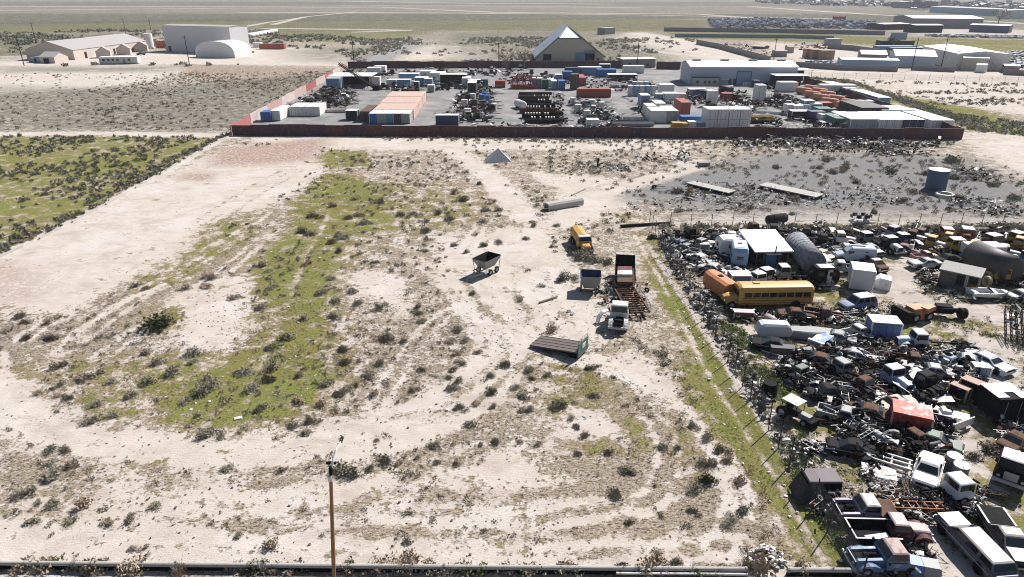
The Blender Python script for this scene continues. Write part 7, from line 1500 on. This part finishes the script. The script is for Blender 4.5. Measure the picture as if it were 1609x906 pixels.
def clump(mb, x, y, w_, h, n, r, leaf, twig=10, flat=1.0):
    "mound of many small leaf faces around thin twigs"
    lob = [(r.uniform(-.35, .35) * w_, r.uniform(-.35, .35) * w_, r.uniform(.55, 1)) for _ in range(r.randint(3, 6))]
    for i in range(n):
        lx, ly, k = r.choice(lob); a, u = r.uniform(0, 6.283), r.random() ** .4; el = math.acos(r.random()) if r.random() < .8 else math.pi / 2
        rr = w_ * .33 * u; px = x + lx + rr * math.cos(a) * math.sin(el); py = y + ly + rr * math.sin(a) * math.sin(el); pz = max(.01, h * k * (.12 + .88 * u * math.cos(el)))
        d = Vector((r.gauss(0, 1), r.gauss(0, 1), abs(r.gauss(0, .8)) + .2)).normalized(); e = d.orthogonal().normalized(); e.rotate(Matrix.Rotation(r.uniform(0, 6.28), 3, d)) if False else None
        s = leaf * r.uniform(.6, 1.4); v = Vector((px, py, pz)); q = e.cross(d)
        mb.add([v - e * s * .5, v + d * s * 1.3 - q * s * .3, v + e * s * .5], [(0, 1, 2)])
    for i in range(twig):
        a = r.uniform(0, 6.283); k = r.uniform(.4, 1); ex, ey = x + math.cos(a) * w_ * .5 * k, y + math.sin(a) * w_ * .5 * k; z = h * r.uniform(.5, 1.1)
        mb.add([(x + math.cos(a) * .04, y, 0), (x, y + .03, 0), (ex, ey, z)], [(0, 1, 2)])
protos = {}
def bush_proto(kind, i, n=260):
    r = random.Random(100 + i + hash(kind) % 7 if False else 100 + i * 3 + len(kind)); mb = MB()
    w_, h = 1.25 * r.uniform(.85, 1.15), .72 * r.uniform(.8, 1.2)
    mb.cur = 0; clump(mb, 0, 0, w_, h, n, r, .10 if n > 150 else .16, 24)
    if kind == 'sage':
        mb.cur = 1; clump(mb, 0, 0, w_ * 1.12, h * 1.05, n // 4, r, .07, 18)
    return mb
def make_bush(kind, i):
    mats = {'sage': [SAGE, DRY, GRN], 'dry': [DRY, DRY, DRY], 'green': [GRNB, SAGE, GRNB]}[kind]
    return bush_proto(kind, i, {'sage': 380, 'dry': 260, 'green': 380}[kind]).build({'sage': 'sagebrush', 'dry': 'dry_bush', 'green': 'green_bush'}[kind], mats, recalc=False)
BP = {k: [make_bush(k, i) for i in range(n)] for k, n in (('sage', 7), ('dry', 3), ('green', 3))}
used = set()
def put_bush(kind, x, y, s, label, group):
    p = rnd.choice(BP[kind]); o = p
    if p in used: o = p.copy(); SC.collection.objects.link(o)
    used.add(p); o.location = (x, y, -.03); o.rotation_euler = (0, 0, rnd.uniform(0, 6.28)); o.scale = (s * rnd.uniform(.85, 1.2), s * rnd.uniform(.85, 1.2), s * rnd.uniform(.8, 1.25)); tag(o, label, 'bush', group)
S_NEAR = """80 706 9|103 708 9|79 728 8|114 732 7|85 746 13|42 774 10|60 787 5|85 791 8|127 798 12|54 817 9|114 819 9|167 822 7|206 814 9|147 660 11|175 653 9|325 684 13|345 684 9|357 733 9|243 794 8|374 842 8|479 678 9|493 661 9|462 668 8|442 738 7|543 744 16|605 725 12|581 733 8|630 724 7|682 697 8|739 663 9|722 722 9|688 723 6|778 692 7|757 697 5|656 716 5|640 850 6|592 691 5|832 580 9|837 593 9|810 608 9|819 620 8|880 636 13|932 620 8|928 576 8|941 573 4|897 657 8|907 669 7|919 683 8|827 643 8|907 712 8|957 709 8|845 697 7|820 692 7|988 739 13|1040 703 10|1065 702 7|1092 669 8|1112 686 11|1137 707 9|1145 719 11|1112 729 12|1091 770 15|1158 757 13|1029 761 5|967 779 12|967 771 6|1044 557 9|1045 572 5|1036 809 6|1092 804 8|1168 801 10|1148 811 8|1142 824 9|989 820 9|1030 872 9|1064 880 11|226 859 5|212 858 6|32 496 7|16 518 7|42 531 9|77 531 10|75 506 8|92 498 7|42 505 6|214 447 7|229 452 6|326 450 10|292 451 7|328 435 8|368 467 9|94 575 9|94 605 8|58 618 9|92 620 7|109 624 7|152 635 9|139 592 10|174 599 9|159 584 7|204 623 9|231 600 10|249 568 9|271 584 12|303 554 11|302 569 8|326 592 9|383 584 11|316 613 14|332 605 12|395 610 12|291 629 9|229 553 8|425 452 9|503 460 8|522 437 7|553 457 9|527 473 8|528 495 9|563 475 8|599 482 10|410 482 9|477 500 10|450 529 12|422 547 8|603 533 13|634 534 10|538 548 10|539 569 10|427 574 11|597 569 9|470 588 8|584 588 12|562 602 9|420 597 12|513 604 10|547 610 9|587 619 10|532 619 9|472 626 11|507 636 12|410 639 12|708 536 9|731 534 8|721 517 9|716 556 9|723 569 8|711 579 9|748 552 8|721 597 9|706 592 8|711 609 9|771 589 9|793 574 9|773 615 10|751 631 8|726 640 9|776 636 8|664 579 8|651 612 8|656 480 7|654 490 7|661 503 8|741 460 6|417 414 10|487 411 8|524 322 7|497 339 9|519 379 8|532 393 8|534 369 8|542 372 9|477 362 9|492 365 9|547 342 8|565 336 7|572 350 8|559 311 7|599 317 8|649 334 7|631 336 7|669 346 7|689 334 7|708 343 7|758 347 8|726 313 9|713 301 7|753 287 6|763 329 8|781 329 7|761 384 7|784 380 8|713 384 6|666 392 6|733 394 6|589 411 6|669 362 8|262 499 8|840 353 6|826 373 6|874 352 6|899 377 8|920 406 16|905 405 10|950 410 9|885 436 14|905 437 9|868 520 14|815 470 7|850 448 6|758 401 5|870 386 5|860 588 6|1300 250 9|1327 263 10|1396 269 13|1325 268 8|1220 262 6|1283 262 6|1310 270 8|1455 272 8|1497 252 12|1500 278 9|1506 310 8|1420 315 7|1596 310 9|1560 290 7|1270 300 6|1066 330 7|1064 300 12|1082 302 11|1175 325 7|1245 312 7|1244 334 5|1372 332 6|1436 300 7|1345 285 6|1380 360 9|1405 360 10|1430 362 9|1453 362 12|1470 361 9|1520 360 9|1555 362 10|1575 360 12|1600 362 10|1180 358 10|1210 360 8|1250 360 9|1270 360 10|1290 358 10|1350 365 8|1140 358 8|1100 358 8|1460 398 12|1452 392 9|1560 706 13|1530 716 10|1425 768 12|1432 880 14|1415 870 9"""
def zone_label(px, py):
    if py < 345: return ('grey sage bush on the gravel between the junkyard and the container yard', 'bushes on the gravel') if px > 1000 else ('small grey sage bush on the far part of the lot before the maroon fence', 'bushes on the far part of the lot')
    if px > 1090 and py < 370: return 'grey bush along the far fence of the junkyard', 'bushes along the far junkyard fence'
    if px > 1180 and py > 370 and px > 1020 + (py - 365) * .62: return 'dusty grey bush growing among the wrecks inside the junkyard', 'bushes inside the junkyard'
    if px > 1020 and py > 540: return 'dark grey sage bush on the right part of the lot near the junkyard fence', 'bushes near the junkyard fence'
    if px < 400 and py > 640: return 'dark low sage bush in the lower left part of the lot', 'bushes in the lower left of the lot'
    if px < 400: return 'grey green sage bush left of the green strip', 'bushes left of the green strip'
    if px < 560 and py < 660: return 'dark sage bush growing in or beside the green strip', 'bushes in the green strip'
    if py < 470: return 'grey sage bush on the sand around the parked farm trailers', 'bushes around the parked trailers'
    if py > 640: return 'dark sage bush on the pale ground right of the lamp post', 'bushes right of the lamp post'
    return 'grey sage bush in the middle of the lot right of the green strip', 'bushes in the middle of the lot'
cnt = 0
for it in S_NEAR.split('|'):
    px, py, s = map(int, it.split()); x, y = g(px, py + 2)
    wpx = s * 2.0; scale = F_PX / math.hypot(x, math.hypot(y, CAM_H)); W_ = wpx / scale * .92
    l, gr = zone_label(px, py); put_bush('dry' if rnd.random() < .16 else 'sage', x, y, max(.4, min(2.4, W_ / 1.25)), l, gr); cnt += 1
for px, py, s, l in ((640, 893, 1.5, 'pale dry bush over the long steel pipe just right of the lamp post'), (1036, 893, 1.6, 'pale dry bush over the steel pipe below the right part of the lot'), (1179, 893, 1.7, 'large tan dry bush covering the white rubble heap'), (884, 900, 1.1, 'thin dry bush on the steel pipe in the middle of the bottom edge'), (215, 893, 1.5, 'dry bush over the steel pipe left of the lamp post'), (140, 893, 1.2, 'grey green bush at the flange of the leftmost pipes'), (280, 900, 1.2, 'reddish dry bush at the steel pipe nearest the lamp post'), (365, 896, 1.1, 'grey bush at the right end of the second pipe'), (1266, 893, 1.3, 'small pale bush between the last two pipes'), (431, 859, .9, 'spiky dry bush left of the lamp post'), (1440, 700, 1.2, 'dry bush between the wrecks'), (1547, 705, 1.3, 'reddish dry bush in front of the derelict box truck'), (795, 106, 5, 'leafless grey bush behind the yard fence')):
    put_bush('dry', *g(px, py), s, l, None)
for px, py, s, l in ((262, 512, 2.9, 'large bright green bush alone on the sand in the left part of the lot'), (1113, 756, 1.0, 'green bush among the grey ones near the junkyard fence'), (974, 896, .9, 'green bush behind the steel pipe in the right half of the bottom edge'), (400, 896, .9, 'green grey bush left of the lamp post base'), (548, 894, 1.0, 'green grey bush right of the lamp post base'), (1025, 375, 1.2, 'bright green bush at the far left corner of the junkyard')):
    put_bush('green', *g(px, py), s, l, None)
for k in BP:
    for o in BP[k]:
        if o not in used: bpy.data.objects.remove(o)
# the rest of the brush: uncountable, one object per kind of ground cover
def scatter(name, label, pts, n, smin, smax, faces, mats, wts, leafk=.16, dens=None, hk=.6, twig=4):
    r = random.Random(len(label)); P = [g(*p) for p in pts]; mb = MB(); k = 0; tries = 0
    xs = [p[0] for p in P]; ys_ = [p[1] for p in P]
    while k < n and tries < n * 60:
        tries += 1; x, y = r.uniform(min(xs), max(xs)), r.uniform(min(ys_), max(ys_))
        if not inpoly((x, y), P): continue
        if dens is not None and r.random() > dens(x, y): continue
        w_ = r.uniform(smin, smax) * (1.25 if r.random() < .12 else 1); mb.cur = r.choices(range(3), wts)[0]
        clump(mb, x, y, w_, w_ * hk * r.uniform(.7, 1.2), int(faces * w_ ** .8) + 6, r, leafk * w_ ** .5, twig); k += 1
    o = mb.build(name, mats, recalc=False); return tag(o, label, 'brush', None, 'stuff')
def patchy(x, y, sc=9.0, seed=11, lo=.35):
    return min(1., max(0., (noise1(x + 900, y + 900, sc, seed) - lo) * 2.6))
opn = lambda x, y: max(0, 1 - cover_at(x, y, 2) * 1.05)
scatter('sage_scrub', 'low sage scrub covering the green field left of the lot', [(-60, 213), (345, 215), (320, 236), (200, 300), (100, 352), (-60, 420)], 820, .5, 1.4, 34, LEAFM, [.75, .15, .1], .2, lambda x, y: patchy(x, y, 8, 5, .25))
scatter('sage_hedge', 'line of sage along the edge between green field and bare lot', [(-40, 402), (60, 360), (250, 258), (345, 214), (362, 210), (262, 266), (70, 368), (-40, 418)], 150, .6, 1.5, 40, LEAFM, [.85, .1, .05], .2)
scatter('lot_brush', 'small sage and dry brush sprinkled over the far half of the lot', [(372, 218), (1000, 222), (1000, 345), (880, 420), (700, 450), (400, 470), (330, 400)], 620, .35, 1.05, 46, LEAFM, [.75, .2, .05], .16, lambda x, y: opn(x, y) * patchy(x, y, 11, 8, .25))
scatter('lot_brush', 'small sage and dry brush sprinkled over the near half of the lot', [(-60, 480), (380, 440), (1020, 470), (1260, 860), (900, 900), (-60, 900)], 620, .25, .75, 50, LEAFM, [.7, .27, .03], .12, lambda x, y: opn(x, y) * patchy(x, y, 6, 9, .28))
scatter('dry_tufts', 'dry grass tufts and twigs on the near half of the lot', [(-60, 500), (380, 440), (1040, 470), (1300, 880), (900, 905), (-60, 905)], 9500, .10, .32, 10, LEAFM, [.4, .55, .05], .08, lambda x, y: (opn(x, y) * (.05 + cover_at(x, y, 1) ** 2 * 1.6) * (.25 + patchy(x, y, 3.5, 21, .3))), .45, 3)
scatter('dry_tufts', 'dry grass tufts on the far half of the lot', [(372, 218), (1000, 222), (1010, 345), (1030, 470), (700, 470), (330, 440), (100, 500)], 4200, .18, .42, 8, LEAFM, [.45, .5, .05], .10, lambda x, y: opn(x, y) * (.05 + cover_at(x, y, 1) ** 2 * 1.6) * (.2 + patchy(x, y, 5, 22, .3)), .45, 2)
scatter('gravel_brush', 'sage brush on the gravel between the lot and the container yard', [(700, 218), (1300, 222), (1640, 262), (1640, 335), (1060, 335), (960, 300), (760, 240)], 850, .45, 1.35, 34, LEAFM, [.75, .23, .02], .18, lambda x, y: .25 + patchy(x, y, 10, 31, .35))
scatter('fence_brush', 'strip of sage along the near foot of the maroon fence', [(600, 216), (1500, 224), (1500, 229), (600, 221)], 300, .5, 1.3, 30, LEAFM, [.6, .38, .02], .17)
scatter('junk_brush', 'sage along the far junkyard fence', [(1025, 357), (1640, 356), (1640, 368), (1030, 364)], 200, .7, 1.9, 50, LEAFM, [.85, .13, .02], .18)
scatter('weeds', 'green weeds growing through the junkyard', [(1060, 380), (1640, 375), (1800, 906), (1340, 900), (1230, 690), (1110, 500)], 1700, .3, .95, 36, LEAFM, [.2, .2, .6], .12, lambda x, y: opn(x, y) * patchy(x, y, 4, 41, .4))
scatter('fence_weeds', 'green weeds along the left junkyard fence', [(1130, 505), (1165, 515), (1250, 640), (1330, 820), (1345, 880), (1310, 860), (1190, 650)], 800, .35, .9, 40, [SAGE, DRY, foliage('fresh_green_leaf', (.07, .11, .025), (.16, .21, .05))], [.12, .05, .83], .10, lambda x, y: patchy(x, y, 5, 51, .25), .32, 1)
scatter('verge_grass', 'short green tufts on the verge left of the junkyard fence', [(1010, 372), (1040, 380), (1130, 540), (1250, 700), (1330, 860), (1280, 890), (1150, 720), (1040, 560), (1015, 430)], 2200, .10, .30, 12, LEAFM, [.1, .25, .65], .07, lambda x, y: .2 + patchy(x, y, 2.5, 61, .25), .4, 1)
scatter('strip_grass', 'short green tufts on the green strip through the lot', [(505, 268), (600, 290), (560, 372), (528, 450), (525, 560), (545, 600), (430, 668), (262, 664), (232, 640), (330, 575), (420, 500), (400, 405), (455, 310)], 3200, .12, .34, 10, LEAFM, [.12, .25, .63], .08, lambda x, y: .15 + patchy(x, y, 4, 62, .3), .35, 1)
scatter('far_scrub', 'grey scrub on the sloping plain left of the container yard', [(-300, 118), (540, 112), (372, 204), (-300, 206)], 2200, .45, 1.3, 12, LEAFM, [.6, .4, 0], .24, lambda x, y: opn(x, y) * (.25 + patchy(x, y, 18, 71, .4)), .45, 1)
scatter('far_scrub', 'green grey scrub right of the container yard', [(1262, 122), (1340, 132), (1530, 206), (1700, 222), (1700, 206), (1500, 180), (1330, 126)], 900, .8, 2.0, 18, LEAFM, [.6, .2, .2], .28, lambda x, y: .4 + patchy(x, y, 12, 72, .3), .55, 2)
scatter('far_scrub', 'rows of scrub across the pale plot right of the yard', [(1330, 126), (1700, 134), (1700, 205), (1500, 180)], 330, .7, 1.9, 14, LEAFM, [.8, .2, 0], .28, lambda x, y: patchy(x * .25, y, 7, 73, .45), .5, 2)
scatter('far_scrub', 'dark scrub on the open ground around the A-shaped warehouse', [(600, 58), (1100, 60), (1090, 104), (560, 104)], 1100, 1.2, 3.2, 10, LEAFM, [.85, .15, 0], .45, lambda x, y: opn(x, y) * patchy(x, y, 34, 74, .4), .45, 1)
scatter('far_scrub', 'dark scrub around and behind the beige depot', [(-200, 44), (250, 48), (300, 40), (600, 62), (560, 98), (300, 104), (-200, 116)], 1500, 1.4, 3.6, 9, LEAFM, [.8, .1, .1], .5, lambda x, y: opn(x, y) ** 2 * patchy(x, y, 40, 75, .35), .45, 1)
scatter('pipe_brush', 'dry brush growing over the steel pipes at the bottom edge', [(-60, 886), (1345, 896), (1345, 908), (-60, 900)], 90, .4, 1.3, 60, LEAFM, [.35, .6, .05], .12, lambda x, y: patchy(x, y, 3, 88, .3), .7, 14)
def litter(name, label, pts, n, s0, s1, mat):
    r = random.Random(n); P = [g(*p) for p in pts]; mb = MB()
    for x, y in sample(P, n): s = r.uniform(s0, s1); mb.box(x, y, 0, s, s * r.uniform(.3, .9), s * r.uniform(.1, .45), r.uniform(0, 6.3), r.uniform(.5, 1), r.uniform(-.3, .3))
    o = mb.build(name, mat, recalc=False); tag(o, label, 'litter', None, 'stuff')
litter('litter', 'white stones and litter strewn over the lot and its green strip', [(200, 560), (380, 420), (500, 260), (760, 260), (900, 700), (560, 700), (240, 690)], 260, .08, .34, WHITE)
litter('litter', 'white litter strewn along the junkyard fence and verge', [(1030, 380), (1060, 380), (1330, 800), (1340, 890), (1240, 880), (1100, 600)], 170, .08, .3, WHITE)
litter('stones', 'small dark stones and clods strewn over the near lot', [(-40, 500), (380, 450), (1000, 480), (1250, 880), (-40, 890)], 1400, .05, .2, paint((.16, .12, .095), .95, .3, name='clod_soil'))
litter('stones', 'pale stones strewn over the near lot', [(-40, 500), (380, 450), (1000, 480), (1250, 880), (-40, 890)], 700, .06, .22, CONC)
tag(MB().box(0, 0, .03, .7, .35, .05, .4, .8, .2).build('white_board', WHITE), 'white broken board lying on the green strip', 'board').location = (*g(374, 657), 0)
# trees
def tree_thing(label, px, py, h, w_, leafy=True, name='tree'):
    r = random.Random(px); t = thing(name, label, 'tree', g(px, py)); m = MB(); m.tube((0, 0, 0), (.1, 0, h * .45), .05 * h ** .9 * .6, 8, .03 * h)
    for i in range(14):
        a = r.uniform(0, 6.28); z0 = h * r.uniform(.25, .45); m.tube((.08, 0, z0), (math.cos(a) * w_ * .42, math.sin(a) * w_ * .42, h * r.uniform(.6, 1)), .012 * h, 5, .004 * h)
        for k in range(3): m.tube((math.cos(a) * w_ * .25, math.sin(a) * w_ * .25, h * .6), (math.cos(a + r.uniform(-.8, .8)) * w_ * .5, math.sin(a + r.uniform(-.8, .8)) * w_ * .5, h * r.uniform(.6, 1)), .006 * h, 4, .002 * h)
    m.build('trunk', WOOD, t)
    c = MB(); n = 700 if leafy else 170
    lob = [(r.uniform(-.3, .3) * w_, r.uniform(-.3, .3) * w_, h * r.uniform(.5, .8), r.uniform(.18, .3) * w_) for _ in range(9)]
    for i in range(n):
        x, y, z, rr = r.choice(lob); d = Vector((r.gauss(0, 1), r.gauss(0, 1), r.gauss(0, 1))).normalized(); p = Vector((x, y, z)) + d * rr * r.random() ** .4; e = d.orthogonal().normalized(); s = .035 * h * r.uniform(.6, 1.3); q = e.cross(d)
        c.add([p - e * s, p + q * s, p + e * s, p - q * s * .6 + d * s * .4], [(0, 1, 2, 3)])
    c.build('crown', foliage('tree_leaf', (.03, .045, .02), (.07, .085, .04)) if leafy else DRY, t, recalc=False)
tree_thing('bare grey tree behind the yard fence left of the A-shaped warehouse', 795, 108, 9, 9, False); tree_thing('second bare grey tree closer to the A-shaped warehouse', 824, 108, 10, 9, False)
tree_thing('dark round tree far away beside the distant grey depot', 1435, 15, 22, 30); tree_thing('bare brownish tree at the right behind the long factory', 1568, 38, 18, 22, False); tree_thing('dark green tree at the back of the plot by the black trailer', 1403, 74, 7, 9)
# haze
hz = MB(); hz.b2(-7500, 7500, -900, 7200, -2.2, 60); hz = hz.build('haze', bpy.data.materials.new('haze_air')); hm = hz.data.materials[0]; hm.use_nodes = True; t = hm.node_tree; t.nodes.clear()
o_ = t.nodes.new('ShaderNodeOutputMaterial'); v_ = t.nodes.new('ShaderNodeVolumePrincipled'); v_.inputs['Color'].default_value = (.86, .90, 1, 1); v_.inputs['Density'].default_value = .00009; v_.inputs['Anisotropy'].default_value = .2
t.links.new(v_.outputs[0], o_.inputs['Volume']); tag(hz, None, None, None, 'stuff')
